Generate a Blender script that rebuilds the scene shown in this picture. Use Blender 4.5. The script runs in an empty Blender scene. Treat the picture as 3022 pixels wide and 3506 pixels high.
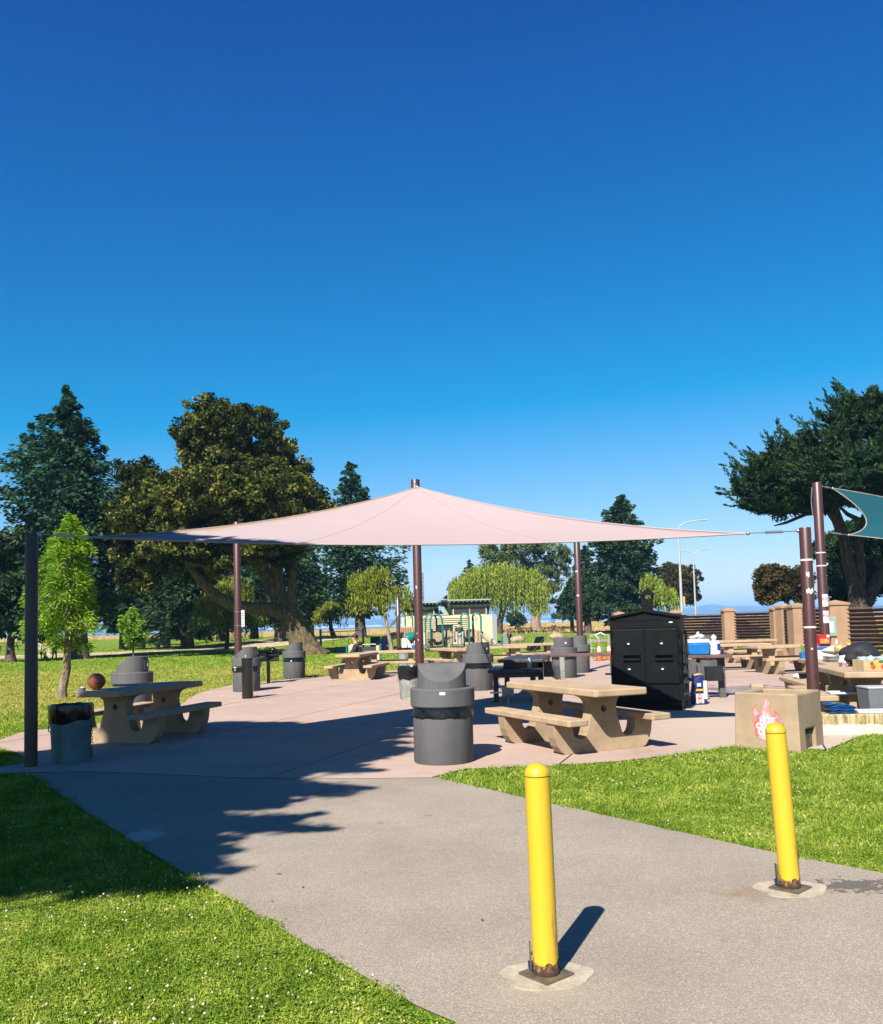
import bpy, bmesh, math, random
import numpy as np
from mathutils import Vector, Matrix
random.seed(7)
RNG = np.random.default_rng(11)
scene = bpy.context.scene
col = scene.collection
R = math.radians

# ------------------------------------------------------------------ camera
EYE = 1.58                       # eye height of the photographer
FPX, CX, CY = 3028.0, 1511.0, 1942.0     # focal length and principal point, photo pixels
PITCH, ROLL = math.atan(196.0 / 3028.0), 0.026
_f = Vector((0, math.cos(PITCH), math.sin(PITCH)))
_u0 = Vector((0, -math.sin(PITCH), math.cos(PITCH)))
_r0 = Vector((1, 0, 0))
_r = _r0 * math.cos(ROLL) - _u0 * math.sin(ROLL)
_u = _u0 * math.cos(ROLL) + _r0 * math.sin(ROLL)
cam_d = bpy.data.cameras.new('camera')
cam = bpy.data.objects.new('camera', cam_d)
col.objects.link(cam)
cam.matrix_world = Matrix(((_r.x, _u.x, -_f.x, 0), (_r.y, _u.y, -_f.y, 0), (_r.z, _u.z, -_f.z, EYE), (0, 0, 0, 1)))
cam_d.sensor_fit = 'VERTICAL'
cam_d.sensor_height = 36.0
cam_d.lens = FPX / 3506.0 * 36.0
cam_d.shift_y = (CY - 1753.0) / 3506.0
cam_d.clip_start = 0.05
cam_d.clip_end = 30000
scene.camera = cam

# ------------------------------------------------------------------ sky, sun, exposure
SUN_AZ, SUN_EL = 23.0, 43.0      # shadows run 23 degrees right of straight ahead
world = bpy.data.worlds.new('World')
scene.world = world
world.use_nodes = True
wn = world.node_tree.nodes; wl = world.node_tree.links
bg = wn['Background']
sky = wn.new('ShaderNodeTexSky')
sky.sky_type = 'NISHITA'
sky.sun_disc = False
sky.sun_elevation = R(SUN_EL)
sky.sun_rotation = R(180.0 + SUN_AZ)
sky.altitude = 0
sky.air_density = 1.0
sky.dust_density = 0.3
sky.ozone_density = 4.0
# vivid phone rendering of the sky: deeper blue, less red, the same curve in every direction
sky_sub = wn.new('ShaderNodeVectorMath'); sky_sub.operation = 'SUBTRACT'; sky_sub.inputs[1].default_value = (2.05, 0.80, 0.0)
sky_max = wn.new('ShaderNodeVectorMath'); sky_max.operation = 'MAXIMUM'; sky_max.inputs[1].default_value = (0.0, 0.0, 0.0)
sky_mul = wn.new('ShaderNodeVectorMath'); sky_mul.operation = 'MULTIPLY'; sky_mul.inputs[1].default_value = (1.0, 0.74, 0.765)
wl.new(sky.outputs['Color'], sky_sub.inputs[0]); wl.new(sky_sub.outputs[0], sky_max.inputs[0]); wl.new(sky_max.outputs[0], sky_mul.inputs[0])
wl.new(sky_mul.outputs[0], bg.inputs['Color'])
bg.inputs['Strength'].default_value = 0.07
sun_d = bpy.data.lights.new('sun', 'SUN')
sun_d.energy = 5.0
sun_d.angle = R(0.5)
sun_d.color = (1.0, 0.95, 0.86)
sun = bpy.data.objects.new('sun', sun_d)
col.objects.link(sun)
SUN_DIR = Vector((math.sin(R(SUN_AZ)) * math.cos(R(SUN_EL)), math.cos(R(SUN_AZ)) * math.cos(R(SUN_EL)), -math.sin(R(SUN_EL))))
sun.rotation_euler = SUN_DIR.to_track_quat('-Z', 'Y').to_euler()
sun.location = (-20, -40, 40)
vs = scene.view_settings
vs.view_transform = 'Standard'
vs.look = 'None'
vs.exposure = 1.35
vs.gamma = 1.0
vs.use_curve_mapping = False
scene.render.engine = 'CYCLES'
scene.cycles.max_bounces = 6
scene.cycles.transparent_max_bounces = 6
scene.cycles.volume_bounces = 0

# ------------------------------------------------------------------ placement helpers
def ray(px, py):
    return _f + _r * ((px - CX) / FPX) + _u * ((CY - py) / FPX)
def G(px, py, z=0.0):            # where the sight line meets the level z
    d = ray(px, py); t = (z - EYE) / d.z
    return Vector((d.x * t, d.y * t, z))
def W(px, py, depth):            # point on a sight line at a distance straight ahead
    d = ray(px, py); t = depth / d.y
    return Vector((d.x * t, depth, EYE + d.z * t))
def smooth(a, b, t):
    t = np.clip((t - a) / (b - a), 0, 1); return t * t * (3 - 2 * t)
def terrain(x, y):
    x = np.asarray(x, float); y = np.asarray(y, float)
    base = -0.012 + 0.22 * smooth(70, 125, y) + (0.55 + 0.40 * smooth(-20, 30, x)) * smooth(115, 190, y)
    mound = 0.5 * np.exp(-(((x + 17) / 9) ** 2 + ((y - 98) / 18) ** 2)) + 0.35 * np.exp(-(((x + 9) / 8) ** 2 + ((y - 88) / 12) ** 2))
    bumps = 0.04 * np.sin(x * 0.31 + 1.3) * np.sin(y * 0.23) * smooth(30, 60, y)
    shore = -4.5 * smooth(205, 240, y)
    return base + mound + bumps + shore
def at_px(px, depth):            # ground point seen in column px at a distance
    p = W(px, 2138, depth)
    return Vector((p.x, depth, float(terrain(p.x, depth))))

# ------------------------------------------------------------------ object helpers
def tag(o, label=None, cat=None, group=None, kind=None):
    if label: o['label'] = label
    if cat: o['category'] = cat
    if group: o['group'] = group
    if kind: o['kind'] = kind
    return o
def thing(name, label, cat, loc=(0, 0, 0), rz=0.0, group=None):
    o = bpy.data.objects.new(name, None)
    o.empty_display_size = 0.2
    col.objects.link(o)
    o.location = loc; o.rotation_euler = (0, 0, rz)
    return tag(o, label, cat, group)
def copy_tree(o, parent=None):
    c = o.copy(); col.objects.link(c)
    if parent is not None: c.parent = parent
    for ch in o.children: copy_tree(ch, c)
    return c
def set_bevel(o, w, seg=2, ang=35):
    m = o.modifiers.new('bevel', 'BEVEL'); m.width = w; m.segments = seg
    m.limit_method = 'ANGLE'; m.angle_limit = R(ang); m.harden_normals = False
    return o

class MB:
    """collects shapes for ONE mesh"""
    def __init__(s): s.v = []; s.f = []; s.m = []; s.cur = 0; s.sm = []
    def mat(s, i): s.cur = i; return s
    def add(s, vs_, fs, M=None, smooth_=False):
        b = len(s.v)
        if M is not None: vs_ = [M @ Vector(v) for v in vs_]
        s.v += [tuple(v) for v in vs_]
        for f in fs:
            s.f.append([b + i for i in f]); s.m.append(s.cur); s.sm.append(smooth_)
        return s
    def box(s, x0, x1, y0, y1, z0, z1, M=None):
        v = [(x0, y0, z0), (x1, y0, z0), (x1, y1, z0), (x0, y1, z0), (x0, y0, z1), (x1, y0, z1), (x1, y1, z1), (x0, y1, z1)]
        return s.add(v, [(3, 2, 1, 0), (4, 5, 6, 7), (0, 1, 5, 4), (1, 2, 6, 5), (2, 3, 7, 6), (3, 0, 4, 7)], M)
    def frustum(s, a, b, z0, z1, M=None):   # a, b half sizes (x, y)
        v = [(-a[0], -a[1], z0), (a[0], -a[1], z0), (a[0], a[1], z0), (-a[0], a[1], z0), (-b[0], -b[1], z1), (b[0], -b[1], z1), (b[0], b[1], z1), (-b[0], b[1], z1)]
        return s.add(v, [(3, 2, 1, 0), (4, 5, 6, 7), (0, 1, 5, 4), (1, 2, 6, 5), (2, 3, 7, 6), (3, 0, 4, 7)], M)
    def lathe(s, prof, n=24, M=None, rfun=None, caps=True, smooth_=True):
        v = []; f = []
        for (r, z) in prof:
            for k in range(n):
                a = 2 * math.pi * k / n
                rr = r if rfun is None else r * rfun(a, z)
                v.append((rr * math.cos(a), rr * math.sin(a), z))
        for i in range(len(prof) - 1):
            for k in range(n):
                k2 = (k + 1) % n
                f.append((i * n + k, i * n + k2, (i + 1) * n + k2, (i + 1) * n + k))
        s.add(v, f, M, smooth_)
        if caps:
            s.add(v[:n], [tuple(range(n - 1, -1, -1))], M)
            s.add(v[-n:], [tuple(range(n))], M)
        return s
    def tube(s, pts, rad, n=8, M=None, caps=True):
        pts = [Vector(p) for p in pts]
        rad = rad if isinstance(rad, (list, tuple)) else [rad] * len(pts)
        v = []; f = []; prev = None
        for i, p in enumerate(pts):
            d = (pts[min(i + 1, len(pts) - 1)] - pts[max(i - 1, 0)])
            d.normalize()
            if prev is None:
                a = Vector((0, 0, 1)) if abs(d.z) < 0.9 else Vector((1, 0, 0))
                x = d.cross(a).normalized()
            else:
                x = (prev - d * prev.dot(d)).normalized()
            prev = x; y = d.cross(x)
            for k in range(n):
                t = 2 * math.pi * k / n
                v.append(p + (x * math.cos(t) + y * math.sin(t)) * rad[i])
        for i in range(len(pts) - 1):
            for k in range(n):
                k2 = (k + 1) % n
                f.append((i * n + k, i * n + k2, (i + 1) * n + k2, (i + 1) * n + k))
        s.add(v, f, M, True)
        if caps:
            s.add(v[:n], [tuple(range(n - 1, -1, -1))], M); s.add(v[-n:], [tuple(range(n))], M)
        return s
    def prism(s, poly, y0, y1, M=None, smooth_=False):   # polygon in x,z extruded along y
        n = len(poly)
        v = [(p[0], y0, p[1]) for p in poly] + [(p[0], y1, p[1]) for p in poly]
        f = [tuple(range(n)), tuple(range(2 * n - 1, n - 1, -1))]
        for k in range(n):
            k2 = (k + 1) % n
            f.append((k, k + n, k2 + n, k2))
        return s.add(v, f, M, smooth_)
    def ball(s, c, r, nu=12, nv=8, M=None):
        rx, ry, rz = r if isinstance(r, (tuple, list)) else (r, r, r)
        v = [(c[0], c[1], c[2] - rz)]
        for i in range(1, nv):
            t = math.pi * i / nv - math.pi / 2
            for k in range(nu):
                a = 2 * math.pi * k / nu
                v.append((c[0] + rx * math.cos(t) * math.cos(a), c[1] + ry * math.cos(t) * math.sin(a), c[2] + rz * math.sin(t)))
        v.append((c[0], c[1], c[2] + rz)); f = []
        for k in range(nu):
            f.append((0, 1 + (k + 1) % nu, 1 + k))
            f.append((len(v) - 1, len(v) - 1 - nu + k, len(v) - 1 - nu + (k + 1) % nu))
        for i in range(nv - 2):
            for k in range(nu):
                a = 1 + i * nu + k; b = 1 + i * nu + (k + 1) % nu
                f.append((a, b, b + nu, a + nu))
        return s.add(v, f, M, True)
    def build(s, name, mats, parent=None, fix=True):
        me = bpy.data.meshes.new(name)
        me.from_pydata(s.v, [], s.f)
        mats = mats if isinstance(mats, (list, tuple)) else [mats]
        for m in mats: me.materials.append(m)
        me.polygons.foreach_set('material_index', s.m)
        me.polygons.foreach_set('use_smooth', s.sm)
        if fix:
            b = bmesh.new(); b.from_mesh(me)
            bmesh.ops.remove_doubles(b, verts=b.verts, dist=1e-5)
            bmesh.ops.recalc_face_normals(b, faces=b.faces)
            for e in b.edges:
                if len(e.link_faces) == 2 and e.calc_face_angle(0.0) > 0.62: e.smooth = False
            b.to_mesh(me); b.free()
        me.update()
        o = bpy.data.objects.new(name, me)
        col.objects.link(o)
        if parent is not None: o.parent = parent
        return o
def np_mesh(name, verts, faces, mat, parent=None, attr=None, smooth_=False):
    """large mesh from numpy arrays; faces (N,3) or (N,4)"""
    me = bpy.data.meshes.new(name)
    k = faces.shape[1]
    me.vertices.add(len(verts)); me.vertices.foreach_set('co', verts.astype(np.float32).ravel())
    me.loops.add(len(faces) * k); me.loops.foreach_set('vertex_index', faces.astype(np.int32).ravel())
    me.polygons.add(len(faces))
    me.polygons.foreach_set('loop_start', np.arange(0, len(faces) * k, k, dtype=np.int32))
    if smooth_: me.polygons.foreach_set('use_smooth', np.ones(len(faces), dtype=bool))
    me.update(calc_edges=True)
    if attr is not None:
        a = me.attributes.new('vary', 'FLOAT', 'POINT'); a.data.foreach_set('value', attr.astype(np.float32))
    me.materials.append(mat)
    o = bpy.data.objects.new(name, me); col.objects.link(o)
    if parent is not None: o.parent = parent
    return o
def quick(name, mat, parent, fn, bev=None):
    m = MB(); fn(m); o = m.build(name, mat, parent)
    if bev: set_bevel(o, bev)
    return o

# ------------------------------------------------------------------ materials
MATS = {}
ALB = 0.68      # tones below were judged from the sunlit photo; this brings them to surface albedo
def _new(name):
    m = bpy.data.materials.new(name); m.use_nodes = True
    return m, m.node_tree.nodes, m.node_tree.links, m.node_tree.nodes['Principled BSDF']
def ramp(n, stops):
    r = n.new('ShaderNodeValToRGB'); e = r.color_ramp.elements
    while len(e) < len(stops): e.new(0.5)
    for i, (p, c) in enumerate(stops):
        e[i].position = p; e[i].color = (*c, 1) if len(c) == 3 else c
    return r
def noise(n, l, co, scale, detail=4, rough=0.55):
    t = n.new('ShaderNodeTexNoise'); t.inputs['Scale'].default_value = scale
    t.inputs['Detail'].default_value = detail; t.inputs['Roughness'].default_value = rough
    l.new(co, t.inputs['Vector']); return t
def mixc(n, l, fac, a, b, mode='MIX'):
    m = n.new('ShaderNodeMix'); m.data_type = 'RGBA'; m.blend_type = mode
    for s_, v in ((0, fac), (6, a), (7, b)):
        if isinstance(v, (int, float)): m.inputs[s_].default_value = v
        elif isinstance(v, tuple): m.inputs[s_].default_value = (*v, 1)
        else: l.new(v, m.inputs[s_])
    return m.outputs[2]
def math_(n, l, op, a, b=None, c=None):
    m = n.new('ShaderNodeMath'); m.operation = op; m.use_clamp = False
    for i, v in enumerate((a, b, c)):
        if v is None: continue
        if isinstance(v, (int, float)): m.inputs[i].default_value = v
        else: l.new(v, m.inputs[i])
    return m.outputs[0]
def bump(n, l, b, h, strength=0.3, dist=0.01):
    k = n.new('ShaderNodeBump'); k.inputs['Strength'].default_value = strength; k.inputs['Distance'].default_value = dist
    l.new(h, k.inputs['Height']); l.new(k.outputs[0], b.inputs['Normal'])
def surf(name, c, rough=0.7, var=0.25, scale=8.0, metal=0.0, bmp=0.15, bscale=60.0, c2=None, coords='Object', streak=False, spec=0.5):
    """weathered plain surface: two tones mixed by noise plus fine relief"""
    if name in MATS: return MATS[name]
    m, n, l, b = _new(name)
    tc = n.new('ShaderNodeTexCoord'); co = tc.outputs[coords]
    if streak:
        mp = n.new('ShaderNodeMapping'); mp.inputs['Scale'].default_value = (1, 1, 0.12); l.new(co, mp.inputs[0]); co2 = mp.outputs[0]
    else: co2 = co
    t = noise(n, l, co2, scale, 6, 0.65)
    c = tuple(x * ALB for x in c); c2 = tuple(x * ALB for x in c2) if c2 else tuple(x * (1 - var) for x in c)
    r = ramp(n, [(0.35, c2), (0.62, c)])
    l.new(t.outputs[0], r.inputs[0])
    fine = noise(n, l, co, bscale, 3, 0.6)
    f2 = ramp(n, [(0.3, (0.86, 0.86, 0.86)), (0.7, (1.06, 1.06, 1.06))]); l.new(fine.outputs[0], f2.inputs[0])
    l.new(mixc(n, l, 1.0, r.outputs[0], f2.outputs[0], 'MULTIPLY'), b.inputs['Base Color'])
    rr = math_(n, l, 'MULTIPLY_ADD', t.outputs[0], 0.25, rough - 0.12); l.new(rr, b.inputs['Roughness'])
    b.inputs['Metallic'].default_value = metal
    b.inputs['Specular IOR Level'].default_value = spec
    if bmp: bump(n, l, b, fine.outputs[0], bmp, 0.006)
    MATS[name] = m; return m
def flat(name, c, rough=0.6, metal=0.0, spec=0.5):
    return surf(name, c, rough, 0.12, 6.0, metal, 0.0, 40.0, spec=spec)
def leaf_mat(name, dark, mid, light, trans=0.25, dry=None):
    if name in MATS: return MATS[name]
    m, n, l, b = _new(name)
    a = n.new('ShaderNodeAttribute'); a.attribute_name = 'vary'
    stops = [(0.0, dark), (0.5, mid), (0.9, light)]
    if dry: stops = [(0.0, dark), (0.45, mid), (0.8, light), (0.97, dry)]
    r = ramp(n, stops); l.new(a.outputs['Fac'], r.inputs[0])
    out = n['Material Output']; n.remove(b)
    d = n.new('ShaderNodeBsdfDiffuse'); tr = n.new('ShaderNodeBsdfTranslucent'); mx = n.new('ShaderNodeMixShader')
    l.new(r.outputs[0], d.inputs[0])
    l.new(mixc(n, l, 1.0, r.outputs[0], (1.1, 1.15, 0.5), 'MULTIPLY'), tr.inputs[0])
    mx.inputs[0].default_value = trans
    l.new(d.outputs[0], mx.inputs[1]); l.new(tr.outputs[0], mx.inputs[2]); l.new(mx.outputs[0], out.inputs[0])
    MATS[name] = m; return m
def bark_mat(name, c, c2, sc=3.0):
    if name in MATS: return MATS[name]
    m, n, l, b = _new(name)
    tc = n.new('ShaderNodeTexCoord'); mp = n.new('ShaderNodeMapping'); mp.inputs['Scale'].default_value = (1, 1, 0.25)
    l.new(tc.outputs['Object'], mp.inputs[0])
    t = noise(n, l, mp.outputs[0], sc * 3, 8, 0.7)
    r = ramp(n, [(0.36, c2), (0.6, c)]); l.new(t.outputs[0], r.inputs[0])
    l.new(r.outputs[0], b.inputs['Base Color']); b.inputs['Roughness'].default_value = 0.95
    b.inputs['Specular IOR Level'].default_value = 0.1
    bump(n, l, b, t.outputs[0], 0.9, 0.06)
    MATS[name] = m; return m

# shared position-driven lawn colour: lush green, dry straw patches, golden field far out
def lawn_colour(n, l, pos, vary=None):
    big = noise(n, l, pos, 0.16, 5, 0.6)
    med = noise(n, l, pos, 1.1, 5, 0.65)
    fin = noise(n, l, pos, 9.0, 4, 0.7)
    sep = n.new('ShaderNodeSeparateXYZ'); l.new(pos, sep.inputs[0])
    g = ramp(n, [(0.32, (0.085, 0.155, 0.018)), (0.5, (0.18, 0.262, 0.036)), (0.68, (0.36, 0.40, 0.085))])
    clump = noise(n, l, pos, 3.3, 3, 0.6)
    mixv = math_(n, l, 'MULTIPLY_ADD', fin.outputs[0], 0.45, math_(n, l, 'MULTIPLY_ADD', med.outputs[0], 0.5, math_(n, l, 'MULTIPLY_ADD', clump.outputs[0], 0.5, -0.22)))
    l.new(mixv, g.inputs[0])
    # straw patches only where the lawn is worn, behind and left of the paved court
    reg = n.new('ShaderNodeMapRange'); reg.inputs[1].default_value = 15; reg.inputs[2].default_value = 21; l.new(sep.outputs[1], reg.inputs[0])
    reg2 = n.new('ShaderNodeMapRange'); reg2.inputs[1].default_value = 42; reg2.inputs[2].default_value = 34; l.new(sep.outputs[1], reg2.inputs[0])
    dryf = ramp(n, [(0.38, (0, 0, 0)), (0.58, (1, 1, 1))]); l.new(math_(n, l, 'ADD', math_(n, l, 'MULTIPLY', big.outputs[0], 0.8), math_(n, l, 'MULTIPLY', med.outputs[0], 0.25)), dryf.inputs[0])
    fac = math_(n, l, 'MULTIPLY', math_(n, l, 'MULTIPLY', reg.outputs[0], reg2.outputs[0]), math_(n, l, 'MULTIPLY', dryf.outputs[0], 0.62))
    c1 = mixc(n, l, fac, g.outputs[0], (0.40, 0.31, 0.10))
    # golden wild field towards the shore
    xc = math_(n, l, 'MINIMUM', math_(n, l, 'MAXIMUM', sep.outputs[0], -45.0), 15.0)
    wob = math_(n, l, 'MULTIPLY_ADD', big.outputs[0], 24.0, math_(n, l, 'MULTIPLY_ADD', xc, 0.7, sep.outputs[1]))
    far = n.new('ShaderNodeMapRange'); far.inputs[1].default_value = 133; far.inputs[2].default_value = 141; l.new(wob, far.inputs[0])
    gold = ramp(n, [(0.3, (0.30, 0.19, 0.07)), (0.7, (0.44, 0.31, 0.13))]); l.new(med.outputs[0], gold.inputs[0])
    return mixc(n, l, far.outputs[0], c1, gold.outputs[0])
def make_lawn_ground():
    m, n, l, b = _new('lawn_ground')
    geo = n.new('ShaderNodeNewGeometry')
    c = lawn_colour(n, l, geo.outputs['Position'])
    t = noise(n, l, geo.outputs['Position'], 30, 6, 0.8)
    r = ramp(n, [(0.3, (0.35, 0.35, 0.32)), (0.65, (0.8, 0.8, 0.8))]); l.new(t.outputs[0], r.inputs[0])
    l.new(mixc(n, l, 1.0, c, r.outputs[0], 'MULTIPLY'), b.inputs['Base Color'])
    b.inputs['Roughness'].default_value = 1.0; b.inputs['Specular IOR Level'].default_value = 0.0
    bump(n, l, b, t.outputs[0], 0.6, 0.05)
    return m
def make_blade():
    m, n, l, b = _new('grass_blade')
    geo = n.new('ShaderNodeNewGeometry')
    c = lawn_colour(n, l, geo.outputs['Position'])
    a = n.new('ShaderNodeAttribute'); a.attribute_name = 'vary'
    r = ramp(n, [(0.0, (0.45, 0.55, 0.4)), (0.5, (1.0, 1.02, 0.85)), (0.9, (1.45, 1.25, 1.3)), (1.0, (1.9, 1.35, 2.6))]); l.new(a.outputs['Fac'], r.inputs[0])
    cc = mixc(n, l, 1.0, c, r.outputs[0], 'MULTIPLY')
    out = n['Material Output']; n.remove(b)
    d = n.new('ShaderNodeBsdfDiffuse'); tr = n.new('ShaderNodeBsdfTranslucent'); mx = n.new('ShaderNodeMixShader')
    l.new(cc, d.inputs[0]); l.new(mixc(n, l, 1.0, cc, (1.2, 1.25, 0.6), 'MULTIPLY'), tr.inputs[0]); mx.inputs[0].default_value = 0.3
    l.new(d.outputs[0], mx.inputs[1]); l.new(tr.outputs[0], mx.inputs[2]); l.new(mx.outputs[0], out.inputs[0])
    return m
def make_asphalt():
    m, n, l, b = _new('asphalt')
    geo = n.new('ShaderNodeNewGeometry'); pos = geo.outputs['Position']
    v = n.new('ShaderNodeTexVoronoi'); v.inputs['Scale'].default_value = 210; l.new(pos, v.inputs['Vector'])
    sp = ramp(n, [(0.0, (0.165, 0.138, 0.112)), (0.4, (0.228, 0.191, 0.155)), (0.8, (0.25, 0.213, 0.174)), (0.97, (0.37, 0.325, 0.27))])
    sepc = n.new('ShaderNodeSeparateColor'); l.new(v.outputs['Color'], sepc.inputs[0]); l.new(sepc.outputs[0], sp.inputs[0])
    big = noise(n, l, pos, 0.9, 6, 0.65)
    r = ramp(n, [(0.3, (0.84, 0.83, 0.81)), (0.7, (1.10, 1.08, 1.05))]); l.new(big.outputs[0], r.inputs[0])
    c = mixc(n, l, 1.0, sp.outputs[0], r.outputs[0], 'MULTIPLY')
    # dark drips to the right of the second bollard, tan grit near the bollards, a faint pale scuff
    def blot(cx, cy, rx, ry, nz, lo, hi):
        mp = n.new('ShaderNodeMapping'); mp.vector_type = 'POINT'
        mp.inputs['Location'].default_value = (-cx / rx, -cy / ry, 0); mp.inputs['Scale'].default_value = (1 / rx, 1 / ry, 0)
        l.new(pos, mp.inputs[0])
        ln = n.new('ShaderNodeVectorMath'); ln.operation = 'LENGTH'; l.new(mp.outputs[0], ln.inputs[0])
        t = noise(n, l, pos, nz, 5, 0.7)
        s_ = math_(n, l, 'ADD', math_(n, l, 'MULTIPLY', t.outputs[0], 1.6), math_(n, l, 'MULTIPLY', ln.outputs['Value'], -0.75))
        q = n.new('ShaderNodeMapRange'); q.inputs[1].default_value = lo; q.inputs[2].default_value = hi; l.new(s_, q.inputs[0])
        return q.outputs[0]
    a = G(2930, 3030); c = mixc(n, l, math_(n, l, 'MULTIPLY', blot(a.x, a.y, 0.40, 0.26, 13, 0.42, 0.47), 0.8), c, (0.055, 0.048, 0.042))
    a = G(2560, 3060); c = mixc(n, l, math_(n, l, 'MULTIPLY', blot(a.x, a.y, 0.45, 0.22, 5, 0.25, 0.8), 0.6), c, (0.15, 0.095, 0.05))
    a = G(1880, 3400); c = mixc(n, l, math_(n, l, 'MULTIPLY', blot(a.x, a.y, 0.5, 0.28, 6, 0.2, 0.9), 0.55), c, (0.30, 0.24, 0.17))
    a = G(490, 2860); c = mixc(n, l, math_(n, l, 'MULTIPLY', blot(a.x, a.y, 0.28, 0.4, 9, 0.25, 0.6), 0.4), c, (0.5, 0.5, 0.48))
    gum = ramp(n, [(0.735, (0, 0, 0)), (0.76, (1, 1, 1))]); l.new(noise(n, l, pos, 4.2, 2, 0.4).outputs[0], gum.inputs[0])
    c = mixc(n, l, math_(n, l, 'MULTIPLY', gum.outputs[0], 0.45), c, (0.09, 0.078, 0.065))
    l.new(c, b.inputs['Base Color'])
    b.inputs['Roughness'].default_value = 0.9; b.inputs['Specular IOR Level'].default_value = 0.25
    bump(n, l, b, v.outputs['Distance'], 0.5, 0.006)
    return m
def make_slab():
    m, n, l, b = _new('pink_concrete')
    geo = n.new('ShaderNodeNewGeometry'); pos = geo.outputs['Position']
    oi = n.new('ShaderNodeObjectInfo')
    t = noise(n, l, pos, 0.7, 7, 0.7); t2 = noise(n, l, pos, 5.0, 5, 0.7); t3 = noise(n, l, pos, 90.0, 2, 0.6)
    r = ramp(n, [(0.28, (0.225, 0.155, 0.122)), (0.45, (0.305, 0.215, 0.173)), (0.62, (0.345, 0.255, 0.208)), (0.8, (0.385, 0.305, 0.255))])
    s_ = math_(n, l, 'ADD', math_(n, l, 'MULTIPLY', t.outputs[0], 0.65), math_(n, l, 'MULTIPLY', t2.outputs[0], 0.35))
    s_ = math_(n, l, 'ADD', s_, math_(n, l, 'MULTIPLY_ADD', oi.outputs['Random'], 0.08, -0.04))
    l.new(s_, r.inputs[0])
    f = ramp(n, [(0.3, (0.9, 0.9, 0.9)), (0.7, (1.05, 1.05, 1.05))]); l.new(t3.outputs[0], f.inputs[0])
    c = mixc(n, l, 1.0, r.outputs[0], f.outputs[0], 'MULTIPLY')
    st = ramp(n, [(0.63, (0, 0, 0)), (0.74, (1, 1, 1))]); l.new(noise(n, l, pos, 0.35, 6, 0.75).outputs[0], st.inputs[0])
    c = mixc(n, l, math_(n, l, 'MULTIPLY', st.outputs[0], 0.7), c, (0.17, 0.125, 0.105))
    # greyer bare concrete in front of the smoker
    sep = n.new('ShaderNodeSeparateXYZ'); l.new(pos, sep.inputs[0])
    gx = n.new('ShaderNodeMapRange'); gx.inputs[1].default_value = 2.4; gx.inputs[2].default_value = 3.6; l.new(sep.outputs[0], gx.inputs[0])
    gy = n.new('ShaderNodeMapRange'); gy.inputs[1].default_value = 17.5; gy.inputs[2].default_value = 15.0; l.new(sep.outputs[1], gy.inputs[0])
    c = mixc(n, l, math_(n, l, 'MULTIPLY', math_(n, l, 'MULTIPLY', gx.outputs[0], gy.outputs[0]), 0.65), c, (0.34, 0.285, 0.225))
    # hose water lying between the counter and the food table
    wp = n.new('ShaderNodeMapping'); wp.inputs['Location'].default_value = (-6.6 / 1.5, -19.3 / 1.3, 0); wp.inputs['Scale'].default_value = (1 / 1.5, 1 / 1.3, 0); l.new(pos, wp.inputs[0])
    ln = n.new('ShaderNodeVectorMath'); ln.operation = 'LENGTH'; l.new(wp.outputs[0], ln.inputs[0])
    wm = n.new('ShaderNodeMapRange'); wm.inputs[1].default_value = 0.25; wm.inputs[2].default_value = 0.33
    l.new(math_(n, l, 'ADD', math_(n, l, 'MULTIPLY', noise(n, l, pos, 1.7, 4, 0.6).outputs[0], 1.35), math_(n, l, 'MULTIPLY', ln.outputs['Value'], -0.5)), wm.inputs[0])
    c = mixc(n, l, math_(n, l, 'MULTIPLY', wm.outputs[0], 0.6), c, (0.12, 0.09, 0.085))
    l.new(c, b.inputs['Base Color']); l.new(math_(n, l, 'MULTIPLY_ADD', wm.outputs[0], -0.62, 0.8), b.inputs['Roughness']); b.inputs['Specular IOR Level'].default_value = 0.35
    bump(n, l, b, t3.outputs[0], 0.12, 0.004)
    return m
# ================================================================== SETTING
M_GROUND = make_lawn_ground(); M_BLADE = make_blade(); M_ASPHALT = make_asphalt(); M_SLAB = make_slab()

def grid_mesh(xs, ys, zf, name, mat):
    X, Y = np.meshgrid(xs, ys)
    Z = zf(X, Y)
    v = np.stack([X.ravel(), Y.ravel(), Z.ravel()], 1)
    nx, ny = len(xs), len(ys)
    i = (np.arange(ny - 1)[:, None] * nx + np.arange(nx - 1)[None, :]).ravel()
    f = np.stack([i, i + 1, i + 1 + nx, i + nx], 1)
    return np_mesh(name, v, f, mat, smooth_=True)
xs = np.concatenate([np.linspace(-420, -80, 18)[:-1], np.linspace(-80, 80, 81), np.linspace(80, 420, 18)[1:]])
ys = np.concatenate([np.linspace(-200, -10, 8)[:-1], np.linspace(-10, 60, 36), np.linspace(60, 245, 94)[1:]])
tag(grid_mesh(xs, ys, terrain, 'ground', M_GROUND), kind='structure')

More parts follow.
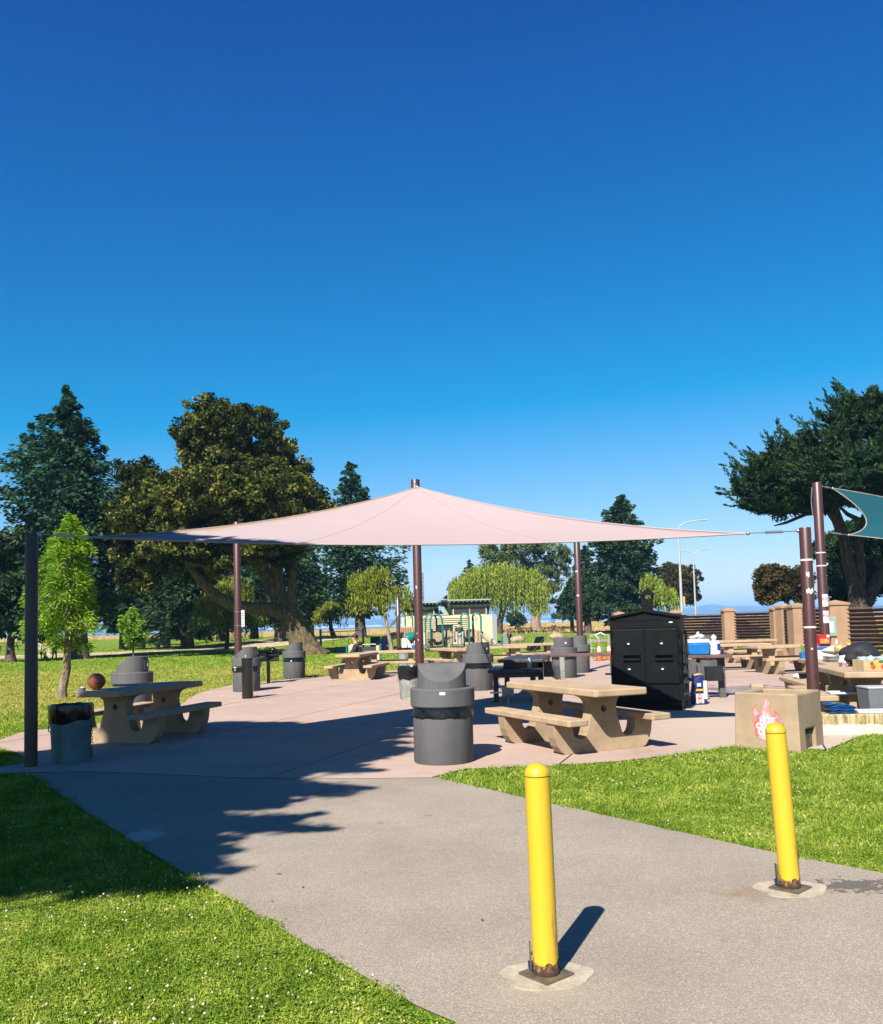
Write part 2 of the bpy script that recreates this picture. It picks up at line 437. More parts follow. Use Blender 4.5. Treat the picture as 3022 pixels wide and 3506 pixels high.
# --- outlines of path and court, walked on the ground
def gp(*pts): return [tuple(G(x, y).xy) for x, y in pts]
PATH = gp((98, 2647), (170, 2692), (278, 2766), (450, 2876), (627, 2985), (806, 3084), (1075, 3245), (1433, 3442), (1559, 3496))
PATH += [(0.72, 2.55), (1.7, 1.2), (3.4, -2.5), (11.0, -2.5), (11.0, 2.9)]
PATH += gp((3300, 3032), (3022, 2986), (2640, 2914), (2250, 2829), (1895, 2750), (1620, 2689), (1478, 2655), (1281, 2657), (1040, 2656), (806, 2654), (520, 2641), (296, 2634))
COURT = gp((72, 2646), (296, 2641), (520, 2648), (806, 2661), (1040, 2663), (1281, 2664), (1478, 2662), (1599, 2632), (1745, 2627), (1891, 2622), (2120, 2606), (2330, 2583), (2540, 2552), (2720, 2560), (2829, 2567), (2880, 2548), (2927, 2527), (2966, 2516), (3022, 2512))
COURT += [(7.6, 11.8), (16.5, 12.6), (17.5, 30.0), (13.5, 37.5), (6.0, 38.0), (3.6, 35.8), (1.0, 33.4), (-1.6, 31.6), (-3.2, 29.8)]
COURT += gp((1110, 2316), (1000, 2325), (893, 2336), (784, 2348), (725, 2361), (672, 2377), (635, 2400), (600, 2430), (540, 2455), (430, 2470), (290, 2487), (160, 2497), (67, 2509), (0, 2533), (-140, 2572))
COURT += gp((-140, 2590), (0, 2566), (50, 2576), (84, 2592), (86, 2612), (0, 2627), (-120, 2650), (-110, 2672), (0, 2651))

def poly_sheet(name, poly, z, mat, parent=None, thick=0.0):
    bm = bmesh.new()
    vs_ = [bm.verts.new((x, y, z)) for x, y in poly]
    f = bm.faces.new(vs_)
    if f.normal.z < 0: f.normal_flip()
    f.normal_update()
    if f.normal.z < 0: bmesh.ops.reverse_faces(bm, faces=[f])
    if thick:
        r = bmesh.ops.extrude_face_region(bm, geom=[f])
        vv = [g for g in r['geom'] if isinstance(g, bmesh.types.BMVert)]
        bmesh.ops.translate(bm, verts=vv, vec=(0, 0, thick))
        bmesh.ops.recalc_face_normals(bm, faces=bm.faces)
    bmesh.ops.triangulate(bm, faces=[g for g in bm.faces if len(g.verts) > 4])
    me = bpy.data.meshes.new(name); bm.to_mesh(me); bm.free(); me.materials.append(mat)
    o = bpy.data.objects.new(name, me); col.objects.link(o)
    if parent is not None: o.parent = parent
    return o
path_o = tag(poly_sheet('path', PATH, -0.004, M_ASPHALT), kind='structure')
M_JOINT = surf('joint_dirt', (0.07, 0.055, 0.045), 0.95, 0.5, 12)
court = tag(poly_sheet('paved_court', COURT, -0.0005, M_JOINT), kind='structure')

def clip(poly, nx, ny, c):            # keep nx*x+ny*y >= c
    out = []
    for i in range(len(poly)):
        a, b = poly[i], poly[(i + 1) % len(poly)]
        da, db = nx * a[0] + ny * a[1] - c, nx * b[0] + ny * b[1] - c
        if da >= 0: out.append(a)
        if (da >= 0) != (db >= 0):
            t = da / (da - db); out.append((a[0] + (b[0] - a[0]) * t, a[1] + (b[1] - a[1]) * t))
    return out
JN, JD = (0.945, -0.326), (0.326, 0.945)
gap = 0.012
for i in range(-8, 9):
    c0 = -2.05 + 2.83 * i
    pi = clip(clip(COURT, JN[0], JN[1], c0 + gap), -JN[0], -JN[1], -(c0 + 2.83 - gap))
    if len(pi) < 3: continue
    for j in range(1, 14):
        d0 = 3.6 * j - 1.0
        pj = clip(clip(pi, JD[0], JD[1], d0 + gap), -JD[0], -JD[1], -(d0 + 3.6 - gap))
        if len(pj) < 3: continue
        ar = abs(sum(pj[k][0] * pj[(k + 1) % len(pj)][1] - pj[(k + 1) % len(pj)][0] * pj[k][1] for k in range(len(pj)))) / 2
        if ar < 0.02: continue
        cl = [p for k, p in enumerate(pj) if (abs(p[0] - pj[k - 1][0]) + abs(p[1] - pj[k - 1][1])) > 1e-4]
        try: poly_sheet('slab', cl, 0.001, M_SLAB, court, 0.006 + 0.0015 * random.random())
        except Exception as e: print('slab', e)

# --- pale dirt walk across the lawn at the left, grey walk behind the court
def strip(name, pts, width, mat, dz=0.03):
    v = []; f = []
    for i, (x, y) in enumerate(pts):
        x0, y0 = pts[max(i - 1, 0)]; x1, y1 = pts[min(i + 1, len(pts) - 1)]
        d = Vector((x1 - x0, y1 - y0)).normalized(); nrm = Vector((-d.y, d.x))
        w = width[i] if isinstance(width, list) else width
        for k in range(5):
            t = (k / 4 - 0.5) * w; xx, yy = x + nrm.x * t, y + nrm.y * t
            v.append((xx, yy, float(terrain(xx, yy)) + dz))
    for i in range(len(pts) - 1):
        for k in range(4):
            a = i * 5 + k; f.append((a, a + 1, a + 6, a + 5))
    m = MB(); m.add(v, f, None, True)
    o = m.build(name, mat); return tag(o, kind='structure')
def resample(pts, n=24):
    pts = [Vector(p) for p in pts]; out = []
    for i in range(n + 1):
        t = i / n * (len(pts) - 1); k = min(int(t), len(pts) - 2); u = t - k
        p0 = pts[max(k - 1, 0)]; p1 = pts[k]; p2 = pts[k + 1]; p3 = pts[min(k + 2, len(pts) - 1)]
        q = 0.5 * ((2 * p1) + (p2 - p0) * u + (2 * p0 - 5 * p1 + 4 * p2 - p3) * u * u + (3 * p1 - p0 - 3 * p2 + p3) * u ** 3)
        out.append(tuple(q))
    return out
M_DIRT = surf('pale_dirt', (0.62, 0.46, 0.30), 0.95, 0.25, 0.8)
strip('dirt_walk', resample([(-60, 66), (-34, 66.5), (-25, 67.5), (-19.5, 72), (-15.5, 80), (-12, 90)], 30), 9.0, M_DIRT)
M_WALK = surf('grey_walk', (0.33, 0.30, 0.26), 0.9, 0.2, 0.9)
strip('grey_walk', resample([(-6, 62), (4, 63), (10, 67), (16, 72), (30, 78), (60, 80)], 30), 5.0, M_WALK)
M_CHIPS = surf('play_surface', (0.20, 0.14, 0.09), 0.95, 0.4, 4)
tag(poly_sheet('play_area', [(-7 + 13 * 0 + (6.6 + 0.5 * math.sin(a * 3)) * math.cos(a) + 5.6, 60 + (7.4 + 0.4 * math.cos(a * 2)) * math.sin(a)) for a in [2 * math.pi * k / 28 for k in range(28)]], 0.03, M_CHIPS), kind='structure')

# --- sea and hazy far shore
def make_sea():
    m, n, l, b = _new('sea_water')
    geo = n.new('ShaderNodeNewGeometry')
    b.inputs['Base Color'].default_value = (0.03, 0.075, 0.11, 1); b.inputs['Roughness'].default_value = 0.25
    t = noise(n, l, geo.outputs['Position'], 0.15, 4, 0.6); bump(n, l, b, t.outputs[0], 0.12, 1.0)
    return m
m_ = MB(); m_.add([(-9000, 180, -2.6), (9000, 180, -2.6), (9000, 9000, -2.6), (-9000, 9000, -2.6)], [(0, 1, 2, 3)])
tag(m_.build('sea', make_sea()), kind='structure')
def hill_h(x):
    h = 62 * math.exp(-((x - 1900) / 620) ** 2) + 42 * math.exp(-((x - 2900) / 700) ** 2) + 74 * math.exp(-((x + 2350) / 1150) ** 2) + 30 * math.exp(-((x + 300) / 900) ** 2) + 16
    return h + 6 * math.sin(x * 0.011) + 4 * math.sin(x * 0.027 + 1) + 2 * math.sin(x * 0.061)
M_HILL = surf('hill_scrub', (0.07, 0.085, 0.05), 1.0, 0.4, 0.004, bmp=0)
hx = np.linspace(-6500, 6500, 261)
HV = []; HF = []
prof = [(0, 0.0), (150, 0.14), (420, 0.5), (700, 0.82), (950, 1.0), (1300, 0.8), (1700, 0.0)]
for i, x in enumerate(hx):
    for k, (dy, fr) in enumerate(prof):
        HV.append((x, 5300 + dy + 60 * math.sin(x * 0.004 + k), -2.7 + fr * hill_h(x) * (1 + 0.06 * math.sin(x * 0.02 + k * 2))))
for i in range(len(hx) - 1):
    for k in range(len(prof) - 1):
        a = i * len(prof) + k; HF.append((a, a + 1, a + 1 + len(prof), a + len(prof)))
m_ = MB(); m_.add(HV, HF, None, True); tag(m_.build('hills', M_HILL), kind='structure')
# the far city along the water, reading as a pale broken line
m_ = MB()
for k in range(420):
    x = random.uniform(-4200, 3200); w = random.uniform(8, 40); h = random.uniform(4, 14)
    y = 5240 + random.uniform(-20, 30)
    m_.box(x, x + w, y, y + 20, -2.6, -2.6 + h)
tag(m_.build('far_shore_buildings', surf('far_buildings', (0.75, 0.72, 0.68), 0.9, 0.2, 0.01, bmp=0), fix=False), 'pale broken line of tiny buildings along the far shore', 'buildings', kind='stuff')

# --- air
m_ = MB(); m_.box(-9500, 9500, -400, 9500, -6.0, 116.0)
haze = m_.build('haze', [])
hm = bpy.data.materials.new('haze_air'); hm.use_nodes = True
hn = hm.node_tree.nodes; hl = hm.node_tree.links
hn.remove(hn['Principled BSDF'])
pv = hn.new('ShaderNodeVolumePrincipled'); pv.inputs['Color'].default_value = (0.30, 0.60, 1.0, 1)
pv.inputs['Density'].default_value = 0.00022
hl.new(pv.outputs[0], hn['Material Output'].inputs['Volume'])
haze.data.materials.append(hm); tag(haze, kind='stuff')

# ------------------------------------------------------------------ lawn blades
def inside(poly, x, y):
    p = np.array(poly); r = np.zeros(len(x), bool); j = len(p) - 1
    for i in range(len(p)):
        xi, yi = p[i]; xj, yj = p[j]
        c = ((yi > y) != (yj > y)) & (x < (xj - xi) * (y - yi) / (yj - yi + 1e-12) + xi)
        r ^= c; j = i
    return r
def scatter(n, y0, y1, half, rng):
    y = np.exp(rng.uniform(math.log(y0), math.log(y1), n))
    x = rng.uniform(-1, 1, n) * (half * y + 0.6)
    jx, jy = rng.normal(0, 0.022, (2, n)) * np.minimum(1.5, np.maximum(1, y / 6)); jn = 0.03 * np.sin(x * 9 + np.sin(y * 7) * 2)
    ok = ~(inside(PATH, x + jx + jn, y + jy + jn) | inside(COURT, x + jx + jn, y + jy + jn))
    # blades lean over the edges a little
    return x[ok], y[ok]
def grass_mesh(name, label, n, y0, y1, rng, half=0.62, clover=0.45, hscale=1.0):
    x, y = scatter(n, y0, y1, half, rng)
    n = len(x); z = terrain(x, y)
    k = np.maximum(1.0, y / 5.6)                      # coarser tufts far away
    iscl = rng.random(n) < clover
    th = rng.uniform(0, 2 * np.pi, n); ph = rng.uniform(0, 2 * np.pi, n)
    patch = 0.75 + 0.35 * np.sin(x * 2.1 + 1.7 * np.sin(y * 1.3)) * np.sin(y * 1.9 + 0.7)
    h = rng.uniform(0.015, 0.046, n) * hscale * patch * np.minimum(k, 2.2) ** 0.7
    w = rng.uniform(0.0022, 0.005, n) * k
    lean = rng.uniform(0.2, 0.9, n) * h
    # blades: triangle ; clover: near-horizontal kite (drawn as two triangles)
    bx, by, bz = x, y, z
    s, c = np.sin(th), np.cos(th)
    v0 = np.stack([bx - c * w, by - s * w, bz], 1); v1 = np.stack([bx + c * w, by + s * w, bz], 1)
    v2 = np.stack([bx + np.cos(ph) * lean, by + np.sin(ph) * lean, bz + h], 1)
    L = rng.uniform(0.0035, 0.0085, n) * np.maximum(1, k * 0.9)
    tilt = rng.uniform(-0.5, 0.5, n)
    cz = z + h * 0.75
    a = np.stack([c, s, tilt], 1) * L[:, None]; b = np.stack([-s, c, -tilt * 0.6], 1) * (L * 0.8)[:, None]
    cc = np.stack([x, y, cz], 1)
    q0, q1, q2, q3 = cc - a, cc + b, cc + a, cc - b
    bl = ~iscl
    V = np.concatenate([np.stack([v0[bl], v1[bl], v2[bl]], 1).reshape(-1, 3), np.stack([q0[iscl], q1[iscl], q2[iscl], q0[iscl], q2[iscl], q3[iscl]], 1).reshape(-1, 3)])
    F = np.arange(len(V)).reshape(-1, 3)
    va = rng.random(n) ** 1.1
    if y0 > 10: va = 0.32 + 0.36 * va
    A = np.concatenate([np.repeat(va[bl], 3), np.repeat(va[iscl] * 0.85, 6)])
    return tag(np_mesh(name, V, F, M_BLADE, attr=A), label, 'grass', kind='stuff')
_rg = np.random.default_rng(5)
grass_mesh('lawn_grass', 'bright green clover lawn with short blades around the path', 900000, 2.3, 16, _rg)
grass_mesh('distant_grass', 'short green and straw lawn behind the paved court', 230000, 16, 95, _rg, 0.58, 0.25)
# white clover heads
x, y = scatter(9000, 2.4, 22, 0.6, _rg)
cl = (np.sin(x * 1.7 + 2 * np.sin(y * 0.8)) * np.sin(y * 1.3 + 0.5) + _rg.uniform(-0.9, 0.9, len(x))) > 0.42
x, y = x[cl], y[cl]; z = terrain(x, y) + _rg.uniform(0.03, 0.055, len(x)); r = _rg.uniform(0.005, 0.0105, len(x)) * np.maximum(1, y / 7)
o6 = np.array([(1, 0, 0), (0, 1, 0), (-1, 0, 0), (0, -1, 0), (0, 0, 0.8), (0, 0, -0.8)])
V = (np.stack([x, y, z], 1)[:, None, :] + o6[None] * r[:, None, None]).reshape(-1, 3)
tri = np.array([(0, 1, 4), (1, 2, 4), (2, 3, 4), (3, 0, 4), (1, 0, 5), (2, 1, 5), (3, 2, 5), (0, 3, 5)])
F = (np.arange(len(x))[:, None, None] * 6 + tri[None]).reshape(-1, 3)
M_FLOWER = leaf_mat('clover_flower', (0.26, 0.20, 0.11), (0.38, 0.37, 0.25), (0.46, 0.45, 0.38), 0.15)
tag(np_mesh('clover_flowers', V, F, M_FLOWER, attr=np.repeat(_rg.random(len(x)), 6)), 'tiny white clover flower heads scattered in the lawn', 'flowers', kind='stuff')
# golden standing grass of the wild field by the shore
n = 90000
y = _rg.uniform(108, 205, n); x = _rg.uniform(-110, 110, n)
ok = y + 0.7 * np.clip(x, -45, 15) + _rg.normal(0, 3, n) > 124; x, y = x[ok], y[ok]; n = len(x)
h = _rg.uniform(0.15, 0.36, n); w = _rg.uniform(0.03, 0.07, n); th = _rg.uniform(0, 6.28, n); z = terrain(x, y)
V = np.stack([np.stack([x - w, y, z], 1), np.stack([x + w, y, z], 1), np.stack([x + 0.3 * h * np.cos(th), y + 0.3 * h * np.sin(th), z + h], 1)], 1).reshape(-1, 3)
M_GOLD = leaf_mat('golden_grass', (0.26, 0.17, 0.07), (0.40, 0.28, 0.12), (0.50, 0.37, 0.18), 0.3)
tag(np_mesh('golden_field_grass', V, np.arange(3 * n).reshape(-1, 3), M_GOLD, attr=np.repeat(_rg.random(n), 3)), 'tall golden dry grass of the field before the sea', 'grass', kind='stuff')
# ================================================================== TREES
def leaf_quads(c, a, b):
    """c centres, a/b half axes -> rhombus faces"""
    V = np.stack([c - a, c + b, c + a, c - b], 1).reshape(-1, 3)
    return V, np.arange(len(V)).reshape(-1, 4)
def unit(v): return v / (np.linalg.norm(v, axis=1, keepdims=True) + 1e-9)
def rand_dir(n, rng, flat=1.0):
    v = rng.normal(size=(n, 3)); v[:, 2] *= flat; return unit(v)
LEAF = {
 'redwood': leaf_mat('redwood_needles', (0.010, 0.026, 0.014), (0.022, 0.055, 0.028), (0.055, 0.105, 0.05), 0.12),
 'olive': leaf_mat('olive_leaves', (0.010, 0.015, 0.004), (0.036, 0.046, 0.010), (0.17, 0.175, 0.035), 0.15, (0.17, 0.11, 0.03)),
 'bright': leaf_mat('bright_needles', (0.05, 0.12, 0.01), (0.13, 0.25, 0.02), (0.26, 0.38, 0.04), 0.35, (0.34, 0.30, 0.05)),
 'weep': leaf_mat('weeping_leaves', (0.07, 0.10, 0.012), (0.16, 0.19, 0.025), (0.28, 0.28, 0.045), 0.3),
 'willow': leaf_mat('willow_leaves', (0.08, 0.12, 0.015), (0.19, 0.24, 0.035), (0.32, 0.35, 0.06), 0.3),
 'cypress': leaf_mat('cypress_sprays', (0.007, 0.018, 0.010), (0.018, 0.040, 0.018), (0.06, 0.085, 0.025), 0.1),
 'conifer': leaf_mat('conifer_needles', (0.009, 0.022, 0.011), (0.022, 0.047, 0.020), (0.06, 0.09, 0.034), 0.12),
 'sparse': leaf_mat('grey_green_leaves', (0.04, 0.06, 0.02), (0.09, 0.13, 0.035), (0.17, 0.20, 0.07), 0.25),
 'rust': leaf_mat('rusty_leaves', (0.018, 0.017, 0.007), (0.05, 0.04, 0.013), (0.11, 0.07, 0.02), 0.15),
}
BARK = bark_mat('brown_bark', (0.11, 0.085, 0.065), (0.03, 0.022, 0.017))
BARK_PALE = bark_mat('pale_bark', (0.27, 0.21, 0.15), (0.10, 0.068, 0.046))
BARK_OAK = bark_mat('oak_bark', (0.14, 0.105, 0.055), (0.035, 0.024, 0.015))
def wander(p0, p1, n, amp, rng):
    p0 = np.array(p0, float); p1 = np.array(p1, float)
    t = np.linspace(0, 1, n)[:, None]
    w = rng.normal(size=(n, 3)) * amp; w[0] = 0; w[-1] = 0
    return [tuple(q) for q in p0 + (p1 - p0) * t + w]
def trunk_obj(parent, limbs, mat, n=10, flare=True):
    m = MB()
    for pts, rad in limbs:
        m.tube(pts, rad, n)
    return m.build('trunk', mat, parent, fix=False)
def conifer(name, label, base, height, prof, kind, rng, nlev=26, nb=8, per=70, leaf=0.22, droop=0.25, up=0.15, trunk_r=0.3, lean=(0, 0), bark=BARK, asp=(0.28, 0.5), jag=0.28, cat='tree', group=None, spread=0.22, z0=None, vthick=0.10, bow=None):
    """whorled branches carrying flat sprays; prof = [(z, radius)...]"""
    t = thing(name, label, cat, base, 0, group)
    zs = [p[0] for p in prof]; rs = [p[1] for p in prof]
    lo = zs[0] if z0 is None else z0
    C, A, B, VV = [], [], [], []
    ph0, ph1 = rng.uniform(0, 6.28, 2)
    limbs = []
    def axis(z): return np.array([lean[0] * z / height, lean[1] * z / height, z])
    for i in range(nlev):
        z = lo + (height * 0.985 - lo) * (i / (nlev - 1)) ** 0.9
        rad = np.interp(z, zs, rs)
        k = max(3, int(nb * (0.5 + 0.5 * min(1, rad / max(rs)))))
        for j in range(k):
            az = 2 * math.pi * (j + rng.uniform(-0.35, 0.35)) / k + i * 1.1
            lump = 0.80 + jag * math.sin(az * 2 + i * 0.9 + ph0) * math.sin(i * 0.55 + az + ph1) + 0.10 * math.sin(5 * az + 2.3 * i)
            r = rad * lump * rng.uniform(0.70, 1.12)
            if rng.random() < 0.10: r *= 1.25
            zz = z + rng.uniform(-0.5, 0.5) * (height - lo) / nlev
            d = np.array([math.cos(az), math.sin(az), 0.0])
            s = np.array([-d[1], d[0], 0.0])
            n = int(per * (0.25 + 0.75 * r / max(rs)))
            tt = rng.uniform(0.12, 1.0, n) ** 0.75
            zc = zz + r * (up * tt - droop * tt * tt)
            lat = rng.normal(size=n) * spread * r * (1.05 - 0.75 * tt) + rng.normal(size=n) * 0.06
            c = axis(zz)[None] * np.array([1, 1, 0]) + d[None] * (tt * r)[:, None] + s[None] * lat[:, None]
            c[:, 2] = zc + rng.normal(size=n) * vthick * (0.5 + 0.4 * r) - np.abs(lat) * 0.25
            dirs = unit(d[None] * 0.8 + s[None] * (np.sign(lat) * rng.uniform(0.2, 0.9, n))[:, None] + np.array([0, 0, 1.0])[None] * rng.uniform(-0.75, 0.35, n)[:, None])
            side = unit(np.cross(dirs, rand_dir(n, rng)))
            L = leaf * rng.uniform(0.6, 1.3, n)
            C.append(c); A.append(dirs * L[:, None]); B.append(side * (L * rng.uniform(asp[0], asp[1], n))[:, None])
            VV.append(np.clip(rng.normal(0.42, 0.2, n) + 0.15 * (tt - 0.5) + rng.uniform(-0.12, 0.12), 0, 1))
            if j % 2 == 0 and r > 0.5:
                a0 = axis(zz)
                limbs.append(([tuple(a0), tuple(a0 + d * r * 0.5 + np.array([0, 0, r * (up * .5 - droop * .25)])), tuple(a0 + d * r * 0.85 + np.array([0, 0, r * (up * .85 - droop * .72)]))], [0.035 + 0.02 * r * trunk_r, 0.03, 0.012]))
    # leader
    n = int(per * 0.6); zt = rng.uniform(height * 0.95, height, n)
    c = np.stack([rng.normal(size=n) * 0.06 + lean[0] * zt / height, rng.normal(size=n) * 0.06 + lean[1] * zt / height, zt], 1)
    dd = unit(rand_dir(n, rng) + np.array([0, 0, 0.8])); C.append(c); A.append(dd * leaf * 0.7); B.append(unit(np.cross(dd, rand_dir(n, rng))) * leaf * 0.25); VV.append(rng.uniform(0.2, 0.7, n))
    V, F = leaf_quads(np.concatenate(C), np.concatenate(A), np.concatenate(B))
    np_mesh('crown', V, F, LEAF[kind], t, np.repeat(np.concatenate(VV), 4))
    tr = trunk_r
    tp = [(0, 0, -0.15), (0, 0, 0.05 * height * 0.3), tuple(axis(height * 0.15)), tuple(axis(height * 0.4)), tuple(axis(height * 0.7)), tuple(axis(height * 0.99))]
    if bow:   # young trees that lean at the foot
        tp[0] = (bow[0], bow[1], -0.1); tp[1] = (bow[0] * 0.8, bow[1] * 0.8, 0.05 * height)
    limbs.insert(0, (tp, [tr * 1.45, tr * 1.12, tr * 0.95, tr * 0.68, tr * 0.38, 0.015]))
    trunk_obj(t, limbs, bark, 8)
    return t
def lobe_crown(parent, lobes, kind, rng, clump=0.8, nclump=1.0, per=110, leaf=0.16, aspect=0.55, hollow=0.45, flat=0.75, outward=0.0, upb=0.0):
    """lobes: (centre, (rx, ry, rz)); clumps of leaves through each lobe's volume"""
    C, A, B, VV = [], [], [], []
    for c0, rr in lobes:
        c0 = np.array(c0); rr = np.array(rr)
        vol = rr[0] * rr[1] * rr[2]
        k = max(4, int(nclump * 9.0 * vol ** (2 / 3) / clump ** 2))
        dirs = rand_dir(k, rng); rad = rng.uniform(hollow ** 3, 1.0, k) ** (1 / 3)
        cc = c0 + dirs * rr * rad[:, None] * rng.uniform(0.8, 1.22, k)[:, None]
        for q in range(k):
            n = int(per * rng.uniform(0.5, 1.4)); cr = clump * rng.uniform(0.55, 1.25)
            p = rand_dir(n, rng) * (rng.random(n) ** 0.4)[:, None] * cr; p[:, 2] *= flat
            c = cc[q] + p
            od = unit((c - c0) / rr)
            d = unit(rand_dir(n, rng) + od * outward + np.array([0, 0, upb]))
            sd = unit(np.cross(d, rand_dir(n, rng)))
            L = leaf * rng.uniform(0.6, 1.35, n)
            C.append(c); A.append(d * L[:, None]); B.append(sd * (L * aspect)[:, None])
            VV.append(np.clip(rng.normal(0.42, 0.15, n) + rng.normal(0, 0.2), 0, 1))
    V, F = leaf_quads(np.concatenate(C), np.concatenate(A), np.concatenate(B))
    return np_mesh('crown', V, F, LEAF[kind], parent, np.repeat(np.concatenate(VV), 4))
def px_lobes(base, depth, items, rng, dy=None):
    """crown lobes sized from the photo but given real depth spread"""
    out = []
    for it in items:
        px, py, rx, rz = it[:4]
        off = it[4] if len(it) > 4 else rng.uniform(-0.35, 0.35) * rx * depth / FPX
        p = W(px, py, depth); s = depth / FPX
        out.append(((p.x - base[0], off, p.z - base[2]), (rx * s, max(rx, rz) * s * 0.85, rz * s)))
    return out
def px_path(base, depth, pts):
    r = []
    for q in pts:
        p = W(q[0], q[1], depth); r.append((p.x - base[0], q[2] if len(q) > 2 else 0.0, p.z - base[2]))
    return r
def weeping(parent, lobes, kind, rng, strands=260, length=(1.5, 3.5), step=0.16, leaf=0.13, zmin=0.5):
    C, A, B, VV = [], [], [], []
    tot = sum(l[1][0] * l[1][1] for l in lobes)
    for c0, rr in lobes:
        k = int(strands * rr[0] * rr[1] / tot)
        d = rand_dir(k, rng); d[:, 2] = np.abs(d[:, 2]) * 1.0
        p0 = np.array(c0) + d * np.array(rr) * rng.uniform(0.55, 1.03, k)[:, None]
        for q in range(k):
            L = rng.uniform(*length); n = max(4, int(L / step))
            L = min(L, max(0.3, p0[q][2] - zmin - rng.uniform(0, 0.5)))
            t = np.linspace(0, 1, n)
            out = d[q].copy(); out[2] = 0
            c = p0[q] + np.stack([out[0] * 0.35 * np.sqrt(t), out[1] * 0.35 * np.sqrt(t), -L * t + 0.25 * np.sin(t * 3)], 1) + rng.normal(size=(n, 3)) * 0.07
            dd = unit(np.stack([rng.normal(size=n) * 0.35, rng.normal(size=n) * 0.35, -np.ones(n)], 1))
            sd = unit(np.cross(dd, rand_dir(n, rng))); l_ = leaf * rng.uniform(0.8, 1.5, n)
            C.append(c); A.append(dd * l_[:, None]); B.append(sd * (l_ * 0.32)[:, None]); VV.append(np.clip(rng.normal(0.45, 0.18, n) + rng.normal(0, 0.14), 0, 1))
    V, F = leaf_quads(np.concatenate(C), np.concatenate(A), np.concatenate(B))
    return np_mesh('crown', V, F, LEAF[kind], parent, np.repeat(np.concatenate(VV), 4))
def rg(k): return np.random.default_rng(100 + k)

# --- left group
b = at_px(268, 56)
conifer('redwood_tree', 'tallest dark redwood with a thin spire, behind the bright young tree at left', b, 17.4,
        [(2.3, 2.8), (4.5, 5.0), (6.5, 5.5), (8.5, 5.5), (10.2, 4.2), (12.2, 3.4), (14, 2.5), (15.4, 1.7), (16.4, 0.7), (17.4, 0.15)], 'redwood', rg(1),
        nlev=25, nb=10, per=290, jag=0.42, leaf=0.19, droop=0.06, up=0.24, trunk_r=0.62, lean=(-0.8, 0), spread=0.24, vthick=0.12)
b = at_px(36, 53)
t = thing('dark_tree', 'dark dense tree at the left edge behind the shaded front post', 'tree', b)
lobe_crown(t, px_lobes(b, 53, [(30, 2060, 95, 95), (-40, 1990, 90, 90), (60, 1960, 70, 70), (20, 1860, 85, 55), (-60, 2090, 80, 70), (75, 2110, 55, 50), (120, 2150, 50, 30)], rg(2)), 'conifer', rg(2), 0.7, 1.2, 120, 0.17)
trunk_obj(t, [(px_path(b, 53, [(36, 2275), (34, 2230), (38, 2170), (40, 2050), (20, 1900)]), [0.4, 0.24, 0.2, 0.14, 0.04]), (px_path(b, 53, [(38, 2170), (70, 2110), (100, 2080)]), [0.14, 0.09, 0.04]), (px_path(b, 53, [(38, 2150), (0, 2090), (-40, 2050)]), [0.14, 0.09, 0.04])], BARK)

b = at_px(1045, 53)
t = thing('oak_tree', 'huge olive brown broadleaf tree with a leaning gnarled trunk and low side limb', 'tree', b)
lobe_crown(t, px_lobes(b, 53, [(745, 1450, 125, 85), (860, 1500, 120, 95), (685, 1520, 95, 85), (960, 1590, 90, 90), (790, 1620, 190, 120), (900, 1700, 160, 110), (1010, 1680, 70, 80), (620, 1715, 125, 85, -1.5), (470, 1640, 80, 62), (455, 1745, 85, 80), (560, 1800, 150, 90, -1.5), (720, 1790, 150, 90, -1.5), (880, 1830, 150, 85, -3.0), (1010, 1830, 100, 80, -3.5), (930, 1760, 150, 80, -4.6), (760, 1740, 150, 80, -4.8), (1000, 1700, 80, 60, -3.5), (1080, 1740, 60, 60), (500, 1900, 110, 70), (640, 1910, 130, 65), (800, 1910, 110, 55, -3.0), (960, 1900, 100, 50, -2.0), (700, 1880, 120, 55, -4.0), (460, 1980, 70, 60)], rg(3)),
           'olive', rg(3), 0.55, 0.95, 150, 0.115, 0.55)
trunk_obj(t, [
    (px_path(b, 53, [(1062, 2262), (1050, 2235), (1032, 2190), (1008, 2135), (985, 2095), (955, 2050), (925, 2000), (890, 1930), (868, 1840), (850, 1720)]), [1.35, 0.95, 0.78, 0.72, 0.62, 0.5, 0.42, 0.34, 0.26, 0.12]),
    (px_path(b, 53, [(990, 2105, -0.2), (940, 2088, -0.6), (880, 2084, -0.9), (820, 2078, -1.1), (760, 2045, -1.3), (715, 2000, -1.4), (670, 1940, -1.5), (640, 1860, -1.5)]), [0.5, 0.42, 0.38, 0.36, 0.34, 0.28, 0.2, 0.1]),
    (px_path(b, 53, [(965, 2065), (950, 1980), (935, 1900), (930, 1790)]), [0.42, 0.34, 0.26, 0.12]),
    (px_path(b, 53, [(990, 2100), (1000, 2020), (1002, 1930), (1010, 1840)]), [0.35, 0.26, 0.2, 0.1]),
    (px_path(b, 53, [(1025, 2225, -0.8), (1005, 2250, -1.2)]), [0.4, 0.15]), (px_path(b, 53, [(1075, 2225, -0.6), (1110, 2250, -1.0)]), [0.4, 0.15])], BARK_OAK, 12)

